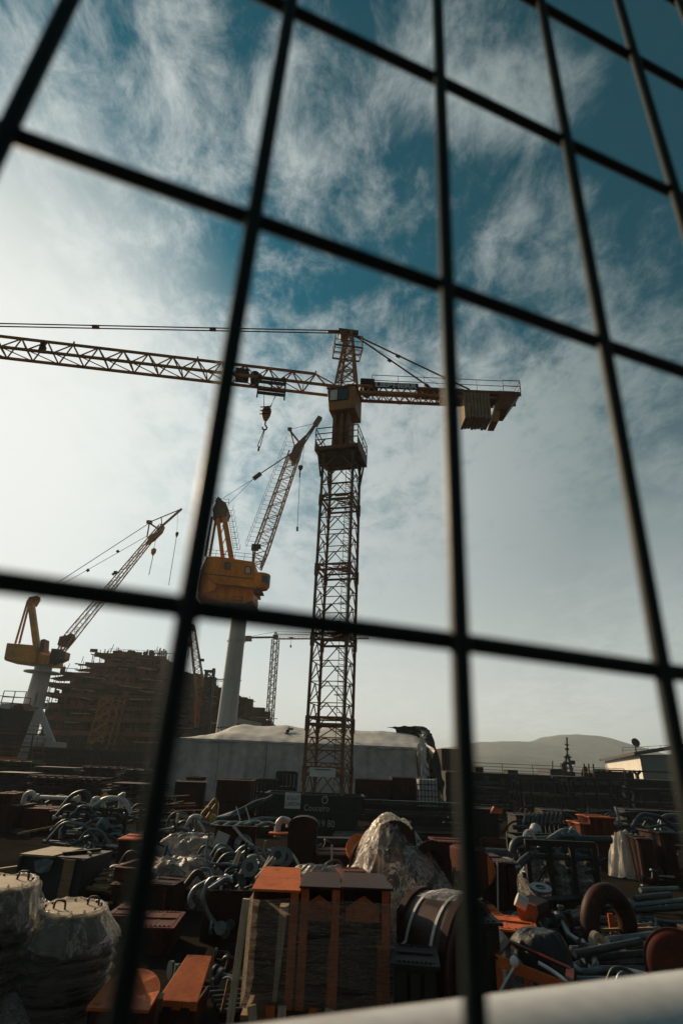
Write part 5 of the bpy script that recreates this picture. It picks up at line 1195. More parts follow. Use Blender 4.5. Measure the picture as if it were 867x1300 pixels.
# white tank in a wire cage
Yi = 36.0; a = at(530, 988, Yi); b = at(556, 988, Yi); w = b.x-a.x; zt2 = a.z; cx = (a.x+b.x)/2
ib = thing('caged_tank', 'white plastic tank in a metal grid cage at the torn end of the hall', 'tank', (cx, Yi, 0))
z0i = .75
mb = MB(); mb.box((cx, Yi+.55, (z0i+zt2)/2), (w-.1, 1.0, zt2-z0i-.05)); mb.build('tank', 'sign_white', ib, bevel=.08)
mb = MB()
for k in range(7): x = a.x+w*k/6; mb.bar((x, Yi, z0i), (x, Yi, zt2), .035); mb.bar((x, Yi+1.1, z0i), (x, Yi+1.1, zt2), .035)
for k in range(6): z = z0i+(zt2-z0i)*k/5; mb.bar((a.x, Yi-.01, z), (b.x, Yi-.01, z), .035); mb.bar((a.x, Yi, z), (a.x, Yi+1.1, z), .035); mb.bar((b.x, Yi, z), (b.x, Yi+1.1, z), .035)
mb.build('cage_grid', 'steel_dark', ib)
mb = MB(); mb.box((cx, Yi+.55, z0i-.06), (w, 1.1, .1)); 
for k in (-.45, 0, .45): mb.box((cx+w*k, Yi+.55, (z0i-.1)/2), (.12, 1.0, z0i-.12))
mb.build('pallet', 'steel_dark', ib)
# long stack of steel sections right of the skip
Ys = 29.0; a = at(462, 1045, Ys); b = at(640, 1045, Ys)
for k in range(7):
    z = .12+.2*k; mb = MB(); x0 = a.x+yr.uniform(-.1, .8); x1 = b.x+yr.uniform(-1.4, .2); yy = Ys+.22*k
    for s_ in (-1, 1): mb.bar((x0, yy, z+s_*.07), (x1, yy+.2, z+s_*.07), .22, .025)
    mb.bar((x0, yy, z), (x1, yy+.2, z), .03, .12); tag(mb.build('steel_beam', ['hull_dark', 'galv_dull', 'hull_dark', 'steel_dark', 'galv_dull', 'hull_dark', 'galv_dull'][k]), 'long grey steel beam in the stepped stack beside the green skip', 'beam', 'beams stacked beside the skip')
for k in range(5):
    pipe([at(425+yr.uniform(-4, 4), 1066-2.2*k, 26.5+.25*k), at(488+yr.uniform(-8, 6), 1067-2.2*k, 26.5+.25*k)], .07, 'grey steel pipe lying on the ground in front of the green skip', group='pipes lying before the skip', m='galv_dull')

# ------------------------------------------------------------------ pipe bundles
def pick_m(): return yr.choice(['galvanised', 'galvanised', 'galv_dull', 'galv_dull', 'pipe_white'])
def tangle(x0, x1, y0, y1, Y, dY, n, r, label, group, rise=.25, lenpx=(30, 70), kinds=('straight', 'bent', 'bow'), mats=None, flange_p=.0, tilt=.25, zmax=9, name='pipe'):
    for k in range(n):
        px = yr.uniform(x0, x1); py = yr.uniform(y0, y1); yy = Y+yr.uniform(-dY, dY); c = at(px, py, yy); c.z = min(c.z, yr.uniform(.3, 1)*zmax); ln = yr.uniform(*lenpx)*mpp(c)
        ang = yr.uniform(-.35, .35)+(math.pi if yr.random() < .5 else 0); d = V((math.cos(ang), math.sin(ang)*.7, yr.uniform(-tilt, tilt))).normalized(); rr_ = r*yr.uniform(.65, 1.25)
        kd = yr.choice(kinds); m = (yr.choice(mats) if mats else pick_m()); s_ = V((-d.y, d.x, 0))
        if kd == 'straight': P = [c-d*ln/2, c+d*ln/2]
        elif kd == 'bent':
            e = (UP*yr.uniform(.2, .9)+s_*yr.uniform(-.5, .5)).normalized()*yr.choice([-1, 1, 1]); P = [c-d*ln/2, c+d*ln*.3, c+d*ln*.3+e*yr.uniform(.25, .8)*min(1, ln)]
        else:
            e = UP*yr.uniform(.2, .5)*min(1.0, ln); P = [c-d*ln/2, c-d*ln*.2+e, c+d*ln*.25+e*1.1, c+d*ln*.5-e*.2]
        zmin = min(V(p).z for p in P)
        if zmin < rr_: P = [V(p)+UP*(rr_-zmin) for p in P]
        pipe(P, rr_, label, name if name == 'pipe' else 'steel bar', group, m, name=name, flange=yr.random() < flange_p)
# left heap on trestles
YA = 22.5
tr_ = thing('trestle', 'dark steel trestle holding up the heap of bent pipes beside the wire', 'trestle', at(118, 1060, YA)*1); tr_.location.z = 0
mb = MB()
for x in (88, 112, 136, 162):
    p = at(x, 1030, YA-.4); mb.bar((p.x, YA-.4, 0), (p.x, YA-.4, p.z), .09); mb.bar((p.x, YA+1.2, 0), (p.x, YA+1.2, p.z), .09); mb.bar((p.x, YA-.4, p.z-.35), (p.x, YA+1.2, p.z-.35), .08)
mb.bar(at(82, 1027, YA-.4), at(168, 1029, YA-.4), .09, .12); mb.bar(at(82, 1060, YA-.4), at(168, 1062, YA-.4), .08); mb.build('trestle_frame', 'steel_dark', tr_)
tangle(84, 160, 1024, 1058, YA+.2, .8, 34, .062, 'bent galvanised pipe in the heap on the trestle', 'pipes heaped on the trestle', lenpx=(22, 55), flange_p=.12)
tangle(70, 150, 1066, 1074, YA-.9, .3, 10, .06, 'galvanised pipe lying on the ground below the trestle heap', 'pipes on the ground below the trestle', lenpx=(30, 70), kinds=('straight', 'bow'), tilt=.04)
pipe([at(48, 1012, YA+.6), at(100, 1014, YA+.2)], .07, 'long pale pipe laid level along the top of the trestle heap', m='pipe_white', flange=True)
pipe([at(30, 1020, YA+.8), at(33, 1008, YA+.8), at(42, 1006, YA+.8), at(46, 1014, YA+.8)], .09, 'short white hooped pipe at the end of the trestle heap', m='pipe_white')
pipe([at(116, 1024, YA-.2), at(119, 1014, YA-.2), at(127, 1014, YA-.2), at(132, 1024, YA-.2)], .08, 'white arched pipe on top of the trestle heap', m='pipe_white', bend=.4)
pipe([at(153, 1026, YA-.3), at(155, 1011, YA-.3), at(158, 1008, YA-.3), at(152, 1012, YA-.3)], .09, 'upright white pipe with a hooked end above the trestle heap', m='pipe_white', bend=.12)
pipe([at(126, 1062, YA-.6), at(127, 1046, YA-.6), at(132, 1041, YA-.6), at(138, 1052, YA-.6)], .12, 'thick blue grey bent pipe hanging in the trestle heap', m='galvanised', bend=.4)
mb = MB(); mb.lathe([(0, -.03), (.11, -.03), (.12, 0), (.11, .04), (0, .05)], 18, at(133.5, 1011.5, YA), Matrix.Rotation(R(80), 3, 'X')); tag(mb.build('round_plug', 'cap_yellow', smooth=40), 'yellow round cap on a pipe end above the trestle heap', 'plug')
mb = MB(); c = gz(28, 1060)
plank('thin pale pole lying slanted on the ground beside the trestle heap', at(23, 1058.5, 22.6), at(75, 1048, 22.8), .06, .06, 'timber')
# stacked red steel pieces at the left edge
for k, (x0, x1, yt, Y, z0, lab, mm) in enumerate(((-14, 22, 1029, 25, 0, 'dark red steel box at the yard edge by the hull block, lowest of its stack', 'primer_brown'), (-10, 14, 1008, 25.3, .95, 'small dark red steel box on top of the stack by the hull block', 'primer_red'), (28, 62, 1027, 25.5, 0, 'dark red steel box with pale top behind the slanted pole', 'primer_red'), (60, 84, 1030, 24.5, 0, 'narrow dark steel box half behind the trestle heap', 'primer_brown'))):
    steel_box('steel_box', lab, 'steel box', x0, x1, yt, Y, 1.4, R(5), z0=z0, m=mm, mlid='primer_red' if k in (1, 2) else None, ribs=2, ztop=.93 if k == 0 else None)
for k in range(6): plank('rust red flat bar in the stack of steel by the hull block', at(-6, 1014+7*k, 26.2), at(26+6*(k % 3), 1015+7*k, 26), .3, .05, 'primer_red' if k % 2 else 'primer_brown', 'flat bars stacked by the hull block', 'flat_bar', 'steel bar')
# behind-wire clutter, mid distance
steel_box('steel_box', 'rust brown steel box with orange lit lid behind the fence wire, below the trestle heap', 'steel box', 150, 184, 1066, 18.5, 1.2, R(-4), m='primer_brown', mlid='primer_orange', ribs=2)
YB2 = 27.0
for k, (x0, x1, y0, y1) in enumerate(((205, 248, 1022, 1020), (206, 250, 1026, 1023), (196, 262, 1030, 1029), (200, 240, 1013, 1010))): plank('rust red flat bar laid across the clutter between the wire and the red boxes', at(x0, y0, YB2), at(x1, y1, YB2+.3), .25, .05, 'primer_red', 'flat bars between the wire and the red boxes', 'flat_bar', 'steel bar')
tangle(205, 255, 1034, 1062, 23, 1.2, 16, .05, 'galvanised pipe in the loose heap between the wire and the tagged box', 'pipes heaped beside the tagged box', lenpx=(22, 55), zmax=1.0)
pipe([at(237, 1048, 22), at(243, 1037, 22), at(252, 1036, 22), at(256, 1040, 22)], .07, 'white curved pipe arching over the loose heap', m='pipe_white', bend=.6)
pipe([at(249, 1036, 22.3), at(249.5, 1055, 22.3), at(238, 1060, 22.3)], .06, 'grey pipe with a low bend standing in the loose heap', m='galvanised', bend=.5)
bt = thing('timber_bin', 'yellowish slatted timber crate in the loose pipe heap', 'crate', at(232, 1046, 23)); mb = MB(); a = at(217, 1042, 23); b = at(247, 1043, 23); w = b.x-a.x
for k in range(8): mb.box((a.x+w*(k+.5)/8, 23, a.z-.22), (w/8*.7, .04, .42))
mb.box((a.x+w/2, 23.04, a.z-.06), (w, .05, .08)); mb.box((a.x+w/2, 23.04, a.z-.38), (w, .05, .08)); mb.box((a.x+w/2, 23.5, a.z-.25), (w*.9, .8, .36)); mb.build('slat_panel', 'timber', bt)
for sx in (0, 1): mb = MB(); mb.box((a.x+w*sx, 23.3, (a.z-.45)/2), (.1, .6, max(.1, a.z-.46))); mb.build('leg', 'timber', bt)
yf = thing('folding_trestle', 'tan folding frame leaning beside the dark red boxes', 'frame', at(268, 1042, 24.5)); mb = MB()
for (x0, y0, x1, y1) in ((256, 1034, 273, 1014), (261, 1041, 275, 1020), (256, 1034, 262, 1042), (264, 1024, 270, 1032), (273, 1014, 276, 1021)): mb.bar(at(x0, y0, 24.5), at(x1, y1, 24.7), .09)
mb.build('frame_tube', 'timber', yf)
mb = MB(); mb.lathe([(0, -.03), (.13, -.03), (.14, 0), (.13, .05), (0, .06)], 18, at(270.5, 1039, 22.5), Matrix.Rotation(R(80), 3, 'X')); tag(mb.build('round_plug', 'cap_yellow', smooth=40), 'yellow round cap beside the tagged dark steel box', 'plug')
# sloping bundle with plastic beside the skip
for k in range(9):
    u = k/8; pipe([at(268+6*u, 1041-2*u, 24+.1*k), at(300+4*u, 1036-7*u, 24.5), at(322+3*u, 1024-7*u, 25.5), at(346-3*u, 1010+3*u, 27)], .055, 'long galvanised pipe rising in the sloping bundle against the green skip', group='sloping pipes against the skip', m=yr.choice(['galvanised', 'galv_dull']), bend=.5)
pipe([at(310, 1045, 23.5), at(330, 1039, 24), at(352, 1040, 24.5), at(371, 1044, 24.5)], .07, 'blue grey bowed pipe lying in front of the green skip', m='galvanised', bend=.8)
for x in (300, 312): strap('pale cord tied around the sloping pipe bundle', [at(x, 1024, 23.6), at(x+5, 1040, 23.4), at(x+3, 1050, 23.2)], .04)['group'] = 'cords on the sloping bundle'
pipe([at(352, 1062, 19.5), at(352.5, 1046, 19.5), at(358, 1040, 19.5), at(367, 1043, 19.8), at(367, 1050, 19.8)], .10, 'white elbow pipe standing beside the tall rounded brown plate', m='pipe_white', bend=.35)
mb = MB(); mb.box(at(352, 1058, 19.3)+V((.2, 0, 0)), (.9, .4, .05)); mb.box(at(352, 1058, 19.3)+V((.55, 0, -.2)), (.05, .4, .4)); tag(mb.build('bracket', 'primer_orange', bevel=.005), 'bright red flat bracket beside the white elbow pipe', 'bracket')
# tall rounded brown plate box
YR = 17.6; a = at(368, 1046, YR); b = at(403, 1046, YR); w = b.x-a.x; zr = at(385, 1038, YR).z
ro = thing('steel_casing', 'tall dark brown steel casing with rounded top in front of the green skip', 'steel casing', ((a.x+b.x)/2, YR, 0)); cx = (a.x+b.x)/2
pts = [V((cx-w/2, YR, 0)), V((cx+w/2, YR, 0))]+[V((cx+w/2*math.cos(t), YR, zr-.18+.18*math.sin(t))) for t in [math.pi*k/10 for k in range(11)]]
mb = MB(); mb.prism(pts, (0, .9, 0)); mb.build('casing_body', 'primer_brown', ro, bevel=.02)
mb = MB(); P = pts[2:]+[V((cx-w/2, YR, 0))]
for p, q in zip(P, P[1:]): mb.bar(p+V((0, -.03, 0)), q+V((0, -.03, 0)), .06, .05, (0, 1, 0))
mb.build('edge_flange', 'primer_brown', ro)
steel_box('steel_box', 'low dark brown steel box with dull orange lid beside the tall rounded casing', 'steel box', 398, 450, 1086, 17.0, 1.3, 0, m='primer_brown', mlid='primer_red', ribs=3)
# dark box with tag and flange
o, f, w, z1 = steel_box('steel_box', 'dark brown ribbed steel box with a white paper tag in the pipe clutter', 'steel box', 270, 324, 1049, 17.2, 1.2, R(-3), m='primer_brown', lid='open', ribs=4)
tg = at(280.5, 1068, 17.02); mb = MB(); M_ = Matrix.Rotation(R(18), 3, 'Y'); mb.box(tg, (.34, .012, .42), M_); mb.build('paper_tag', 'tag_white', o)
fl = at(309, 1072, 16.95); fo = thing('pipe_flange', 'round grey bolted pipe flange leaning on the tagged steel box', 'flange', fl-UP*.2); mb = MB(); mb.lathe([(.09, -.02), (.235, -.02), (.235, .03), (.13, .035), (.09, .06), (.09, -.02)], 28, fl, Matrix.Rotation(R(86), 3, 'X')); mb.build('flange_disc', 'galvanised', fo, smooth=35)
for k in range(8): mb = MB(); t = 2*math.pi*k/8; mb.lathe([(0, 0), (.018, 0), (.018, .03), (0, .03)], 6, fl+V((.19*math.cos(t), -.035, .19*math.sin(t))), Matrix.Rotation(R(90), 3, 'X')); mb.build('bolt', 'letter_dark', fo)
pipe([at(296, 1048, 16.9), at(309, 1064, 16.9), at(322, 1074, 16.9)], .035, 'thin pale pipe leaning over the tagged steel box', m='pipe_white')
for k in range(5): pipe([at(268+14*k, 1050+yr.uniform(-2, 2), 17.3), at(280+15*k, 1043+yr.uniform(-3, 3), 17.8), at(296+13*k, 1047, 18.2)], .05, 'galvanised pipe lying in the open tagged box', group='pipes in the tagged box', bend=.3)
# loose grey plastic over pallets
sheet_heap('covered_pallet', 'low pallet under thin pale crumpled sheeting behind the grey wrapped bundle', 'covered load', (at(238, 1085, 18).x, 18.4, 0), 1.35, .9, at(240, 1058, 18.4).z*.95, 5, 'wrap_grey', sharp=2.2, folds=.22)
sheet_heap('wrapped_bundle', 'bulky bundle wrapped in dark crumpled grey plastic beside the bent pipes', 'wrapped load', (at(222, 1160, 14.6).x, 14.8, 0), .98, .75, at(222, 1088, 14.8).z, 9, 'wrap_grey', sharp=2.8, folds=.24)
sheet_heap('wrapped_bundle', 'smaller wrapped bundle with pale folded top beside the fence wire', 'wrapped load', (at(186, 1150, 16).x, 16.4, 0), .7, .6, at(186, 1088, 16.4).z, 12, 'wrap_grey', sharp=2.4, folds=.28)
#@@P5
# ------------------------------------------------------------------ near left: crate, wrapped drum stacks, orange boxes
YC2 = 14.6
a = at(28, 1085, YC2); b = at(117, 1090, YC2); w = b.x-a.x; zc = (a.z+b.z)/2-.02; cx = (a.x+b.x)/2; gc = thing('steel_crate', 'dark green steel crate with a pale beige lid panel beyond the wrapped ring stacks', 'crate', (cx, YC2, 0)); yw = R(-7); f = L((cx, YC2+.6, 0), yw)
mb = MB(); mb.box(f(0, 0, zc/2), (w, 1.2, zc), yaw=yw); mb.build('crate_body', 'crate_green', gc, bevel=.012)
for x in (-w/2+.05, -w*.17, w*.17, w/2-.05): mb = MB(); mb.box(f(x, -.63, zc/2), (.07, .06, zc), yaw=yw); mb.build('corner_post', 'crate_green', gc)
mb = MB(); mb.box(f(w*.26, -.64, zc*.5), (.30, .03, zc*.98), yaw=yw); mb.build('brown_panel', 'timber', gc)
mb = MB(); mb.box(f(-w*.22, -.08, zc+.03), (w*.5, 1.25, .04), yaw=yw); mb.build('lid', 'lid_beige', gc)
mb = MB(); mb.box(f(w*.27, 0, zc+.012), (w*.46, 1.2, .02), yaw=yw); mb.bar(f(w*.06, -.4, zc+.05), f(w*.4, .3, zc+.07), .07); mb.bar(f(w*.1, .4, zc+.05), f(w*.45, -.3, zc+.06), .05); mb.build('rear_lid', 'steel_dark', gc)
mb = MB(); p = f(-w*.10, -.66, zc*.78); mb.add([p+V((-.22, 0, .10)), p+V((.22, -.02, .12)), p+V((.16, -.01, -.08)), p+V((-.02, -.02, -.13)), p+V((-.16, 0, -.09))], [(0, 1, 2, 3, 4)]); mb.add([p+V((-.22, .01, .10)), p+V((.22, .01, .12)), p+V((0, .015, .16))], [(0, 1, 2)]); mb.build('sticker', 'galvanised', gc)
strap_o = sheet_heap('plastic_scrap', 'blue grey scrap of plastic lying in front of the dark green crate', 'plastic scrap', (at(68, 1142, 13.6).x, 13.5, 0), .42, .25, .16, 3, 'wrap_grey', sharp=1.0, folds=.5, res=(32, 14))

def ring_stack(label, cx, Y, z1, rb, rt, seed, nh=9, tilt=0.0):
    """a stack of big steel rings under stretched clear plastic, lidded with a studded plate"""
    o = thing('ring_stack', label, 'wrapped load', (cx, Y, 0)); rn = random.Random(seed); z = .12; nR = 5; hs = z1*.62/nR
    for k in range(nR):
        r_ = rb*(.93+.04*rn.random()); zb = .14+k*hs; mb = MB(); ox, oy = rn.uniform(-.03, .03), rn.uniform(-.03, .03)
        mb.lathe([(r_*.8, zb), (r_, zb), (r_*1.03, zb+.02), (r_*1.03, zb+.05), (r_*.96, zb+.07), (r_*.95, zb+hs-.09), (r_*1.03, zb+hs-.06), (r_*1.03, zb+hs-.02), (r_*.8, zb+hs-.015), (r_*.8, zb)], 44, (cx+ox, Y+oy, 0)); mb.build('ring', 'ring_black', o, smooth=35)
    mb = MB(); mb.lathe([(0, z1-.05), (rt, z1-.05), (rt*1.02, z1-.03), (rt, z1), (rt*.9, z1+.004), (0, z1)], 40, (cx, Y, 0)); top = mb.build('top_plate', 'lid_beige', o, smooth=35)
    mb = MB(); mb.lathe([(rb*.86, z1*.71), (rt*.94, z1*.86), (rt*.97, z1-.05)], 40, (cx, Y, 0)); mb.build('neck', 'steel_dark', o, smooth=True)
    for k in range(14):
        t = 2*math.pi*k/14+.1; mb = MB(); mb.lathe([(0, 0), (.014, 0), (.014, .028), (0, .032)], 8, (cx+rt*.9*math.cos(t), Y+rt*.9*math.sin(t), z1)); mb.build('stud', 'letter_dark', top)
    for dx, dy in ((-.35*rt, -.25*rt), (.5*rt, .45*rt)):
        mb = MB(); mb.tube(arc([(cx+dx-.08, Y+dy, z1), (cx+dx-.07, Y+dy, z1+.09), (cx+dx+.07, Y+dy-.03, z1+.10), (cx+dx+.08, Y+dy-.03, z1)], .07), .013, 6); mb.build('handle', 'letter_dark', top, smooth=60)
    mb = MB(); n1, n2 = 72, 44                # stretched film
    for j in range(n2+1):
        u = j/n2; zz = z1*1.012*(1-u)
        if u < .04: rr0 = rt*1.02
        elif u < .34: rr0 = rt*1.03+(rb*1.09-rt*1.03)*((u-.04)/.30)**.85
        else: rr0 = rb*(1.09-.02*u)
        for i in range(n1):
            t = 2*math.pi*i/n1; c_, s_ = math.cos(t), math.sin(t)
            wv = .030*noise.noise(V((c_*2.2, s_*2.2, zz*9+seed)))+.022*noise.noise(V((c_*6+seed, s_*6, zz*3)))
            wv += .075*max(0, math.sin(t*7+seed+zz*3))*max(0, 1-abs(u-.16)/.18)+.03*math.sin(t*17+seed*2)*max(0, 1-abs(u-.14)/.16)
            wv += -.055*(1+math.cos((zz-.14)/hs*2*math.pi+math.pi*2))*.5**1 if u > .32 else 0
            if u > .9: wv += .10*(u-.9)*10*abs(noise.noise(V((c_*5, s_*5, seed))))*2.2
            q = rr0+wv; zoff = -.03*noise.noise(V((c_*3, s_*3, seed+9))) if u < .06 else 0
            mb.v.append((cx+q*c_, Y+q*s_, max(.005, zz+zoff)))
    for j in range(n2):
        for i in range(n1): l = (i+1) % n1; mb.f.append((j*n1+i, j*n1+l, (j+1)*n1+l, (j+1)*n1+i))
    mb.build('stretch_film', 'wrap_clear', o, smooth=True)
    mb = MB(); P = []
    for i in range(40): t = 2*math.pi*i/40; P.append((cx+(rt*1.03+.03*noise.noise(V((math.cos(t)*4, math.sin(t)*4, seed))))*math.cos(t), Y+(rt*1.03+.03*noise.noise(V((math.cos(t)*4, math.sin(t)*4, seed))))*math.sin(t), z1+.02*noise.noise(V((t*2, seed, 0)))))
    mb.tube(P, [.026+.035*abs(noise.noise(V((i*.6, seed, 3)))) for i in range(40)], 7, closed=True); mb.build('gathered_film', 'wrap_milky', o, smooth=True)
    mb = MB(); n1, n2 = 110, 14               # bunched film pleated over the shoulder
    for j in range(n2+1):
        u = j/n2
        for i in range(n1):
            t = 2*math.pi*i/n1; pl_ = math.sin(t*19+3*noise.noise(V((math.cos(t)*2, math.sin(t)*2, seed))))*.022+math.sin(t*41+seed)*.010
            q = rt*1.05+(rb*1.08-rt*1.05)*u**.8+pl_*(.4+u)+.05*noise.noise(V((math.cos(t)*3, math.sin(t)*3, u*2+seed)))
            mb.v.append((cx+q*math.cos(t), Y+q*math.sin(t), z1*(1.0-.30*u*(1+.35*noise.noise(V((math.cos(t)*2.4, math.sin(t)*2.4, seed+6))))+.02*noise.noise(V((t*4, u*3, seed))))))
    for j in range(n2):
        for i in range(n1): l = (i+1) % n1; mb.f.append((j*n1+i, j*n1+l, (j+1)*n1+l, (j+1)*n1+i))
    mb.build('shoulder_film', 'wrap_milky', o, smooth=True)
    mb = MB(); mb.box((cx, Y, .06), (rb*2.1, rb*2.1, .03)); 
    for k in (-.9, 0, .9): mb.box((cx+k*rb, Y, .022), (.12, rb*2.1, .044))
    mb.build('pallet', 'timber', o)
    return o
YD1 = 8.75; k_ = mpp(at(82, 1220, YD1)); ring_stack('wide stack of steel rings wrapped in clear plastic, with a studded pale top plate', at(84, 1200, YD1).x, YD1, at(92, 1152, YD1).z, 58*k_, 39*k_, 3)
YD2 = 8.35; k_ = mpp(at(0, 1220, YD2)); ring_stack('tall narrow stack of wrapped rings cut off by the picture edge', at(-22, 1200, YD2).x, YD2, at(5, 1120, YD2).z, 56*k_, 46*k_, 8)
YD3 = 11.0; k_ = mpp(at(45, 1180, YD3)); sheet_heap('wrapped_bundle', 'small plastic wrapped bundle squeezed between the two ring stacks', 'wrapped load', (at(46, 1190, YD3).x, YD3, 0), 26*k_, 24*k_, at(46, 1145, YD3).z, 21, 'wrap_grey', sharp=3, folds=.14)
mb = MB(); P = at(40, 1133, 10.6); mb.tube([P+V((.07*math.cos(t), 0, .06*math.sin(t))) for t in [2*math.pi*k/12 for k in range(12)]], .014, 6, closed=True); mb.tube([P+V((-.06, 0, -.03)), V((P.x-.1, 10.6, .5))], .03, 8); tag(mb.build('eye_bolt', 'steel_dark', smooth=50), 'ring topped eye bolt between the two wrapped ring stacks', 'eye bolt')
plank('long dark timber runner lying on the ground under the wide ring stack', gz(-30, 1316)+UP*.05, gz(52, 1278)+UP*.05, .16, .09, 'timber')
sheet_heap('plastic_scrap', 'torn sheet of clear plastic trailing on the ground between the ring stacks', 'plastic sheet', (at(26, 1280, 8.4).x, 8.2, 0), .42, .3, .42, 31, 'wrap_sheen', sharp=.7, folds=.3)
# planks and scrap around the crate
pl = 'narrow timber offcut in the pile behind the dark green crate'
for k in range(12):
    px = yr.uniform(120, 146); py = 1104+2.2*k; p = at(px-14, py, 15.6-.08*k); q = at(px+yr.uniform(12, 22), py+yr.uniform(-3, 3), 15.6-.08*k+yr.uniform(-.3, .3)); p.z = max(p.z, .03); q.z = max(q.z, .03); plank(pl, p, q, .10, .04, 'timber' if k % 3 else 'timber_pale', 'timber offcuts behind the crate')
for k in range(5): plank('timber offcut lying between the crate and the tall ring stack', at(-2+4*k, 1104+2*k, 15.5), at(26+2*k, 1100+2.4*k, 15.8), .12, .05, 'timber', 'timber offcuts between crate and ring stack')
mb = MB(); p = at(-4, 1092, 15); sheet_heap('wrapped_bundle', 'dark lump wrapped in plastic at the picture edge above the tall ring stack', 'wrapped load', (p.x-.35, 15, 0), .5, .4, p.z, 41, 'wrap_grey', sharp=2.5)
# orange boxes near the wire
steel_box('steel_box', 'open red brown steel box beside the timber offcuts, on a wider box', 'steel box', 147, 206, 1103, 14.6, 1.2, R(-12), m='primer_red', mlid='primer_red', ribs=2, lid='open', z0=.42)
steel_box('steel_box', 'wide dark steel box under the open red brown box near the wire', 'steel box', 140, 212, 1130, 14.3, 1.5, R(-4), m='primer_brown', ztop=.40, ribs=4, lugs=False)
steel_box('steel_box', 'dark steel box with a dull red bolted lid beside the wide ring stack', 'steel box', 166, 217, 1178, 11.3, 1.0, R(5), m='primer_brown', mlid='primer_red', lid='flat', ribs=2)
steel_box('steel_box', 'small dull red lidded box behind the wide ring stack', 'steel box', 138, 166, 1163, 12.3, .8, R(-3), m='primer_brown', mlid='primer_red', ribs=2)
steel_box('steel_box', 'low dark brown box with a plain lid beside the grey wrapped bundle', 'steel box', 190, 226, 1123, 13.4, .8, 0, m='primer_brown', mlid='primer_brown', ribs=2)
# half-round drum end
YO = 8.2; a = at(126, 1270, YO); b = at(199, 1270, YO); rad = (b.x-a.x)/2; zc = at(165, 1266, YO).z; cx = (a.x+b.x)/2
hr = thing('half_round_box', 'half round steel box with a tilted orange top plate beside the fence wire', 'steel casing', (cx, YO, 0))
M_ = Matrix.Rotation(R(7), 3, 'X')
mb = MB(); pts = [V((cx+rad*math.cos(t), YO+rad*1.0*math.sin(t), 0)) for t in [math.pi*k/20 for k in range(21)]]+[V((cx-rad, YO-.32, 0)), V((cx+rad, YO-.32, 0))]
mb.prism(pts, (0, 0, zc)); mb.build('box_body', 'primer_brown', hr, bevel=.01)
mb = MB(); pts = [V((cx+rad*1.04*math.cos(t), YO+rad*1.04*math.sin(t), zc+.004+.14*max(0, math.sin(t)))) for t in [math.pi*k/20 for k in range(21)]]+[V((cx-rad*1.04, YO-.36, zc-.02)), V((cx+rad*1.04, YO-.36, zc-.02))]
mb.prism(pts, (0, 0, .03)); mb.build('top_plate', 'primer_orange', hr)  # orange on the top only, its sunlit tone put into the colour
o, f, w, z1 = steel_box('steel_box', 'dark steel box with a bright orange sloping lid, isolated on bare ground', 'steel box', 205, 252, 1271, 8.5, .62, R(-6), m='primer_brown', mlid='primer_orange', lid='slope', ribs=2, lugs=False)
plank('short pale timber post leaning beside the bright orange sloping lid', gz(199, 1300)+UP*.02, at(203, 1264, 8.25), .09, .06, 'timber_pale')
for k in range(6): 
    p = gz(262+3*k, 1262+6*k)
    pipe([p+UP*.05, p+V((.45, .1, .06))], .04, 'dark rubber hose end lying on the bare ground beside the orange sloping lid', name='hose', cat='hose', group='hose ends beside the sloping lid', m='black_rubber')
# dark bin with bent pipes hanging over
YX = 12.2; o, f, w, z1 = steel_box('steel_bin', 'large dark open steel bin with bent pipes hanging over its side', 'bin', 254, 318, 1131, YX, 1.3, R(2), m='primer_brown', lid='open', ribs=3)
bl2 = 'bent galvanised pipe hooked over the side of the dark bin'
pipe([at(272, 1115, YX-.05), at(247, 1128, YX-.15), at(240, 1142, YX-.2), at(246, 1152, YX-.2)], .045, 'short hooked galvanised pipe hanging over the dark bin, nearest the grey bundle', m='galvanised', bend=.25)
pipe([at(268, 1116, YX-.1), at(262, 1123, YX-.15), at(257, 1140, YX-.2), at(264, 1160, YX-.2), at(274, 1174, YX-.22)], .045, 'long crooked galvanised pipe hanging down the face of the dark bin', m='galvanised', bend=.3)
for k in range(16):
    p = V(f(yr.uniform(-w*.45, w*.4), yr.uniform(-.4, .5), z1-.15)); q = p+V((yr.uniform(-.35, .35), yr.uniform(-.1, .2), yr.uniform(.15, .42))); e = q+V((yr.uniform(-.4, .4), yr.uniform(-.2, .2), yr.uniform(-.28, .12)))
    pipe([p, q, e], yr.uniform(.035, .06), 'short bent pipe sticking out of the dark open bin', group='pipes in the dark bin', m=yr.choice(['galvanised', 'galv_dull', 'steel_dark']), bend=.2, flange=k % 5 == 0)
for x0, y0, x1, y1 in ((296, 1098, 304, 1080), (300, 1099, 306, 1081), (325, 1115, 347, 1088), (331, 1116, 350, 1090)):
    plank('thin pale pole standing out of the dark open bin', at(x0, y0, YX+.3), at(x1, y1, YX+.5), .035, .035, 'timber_pale', 'poles in the dark bin', 'pole', 'pole')
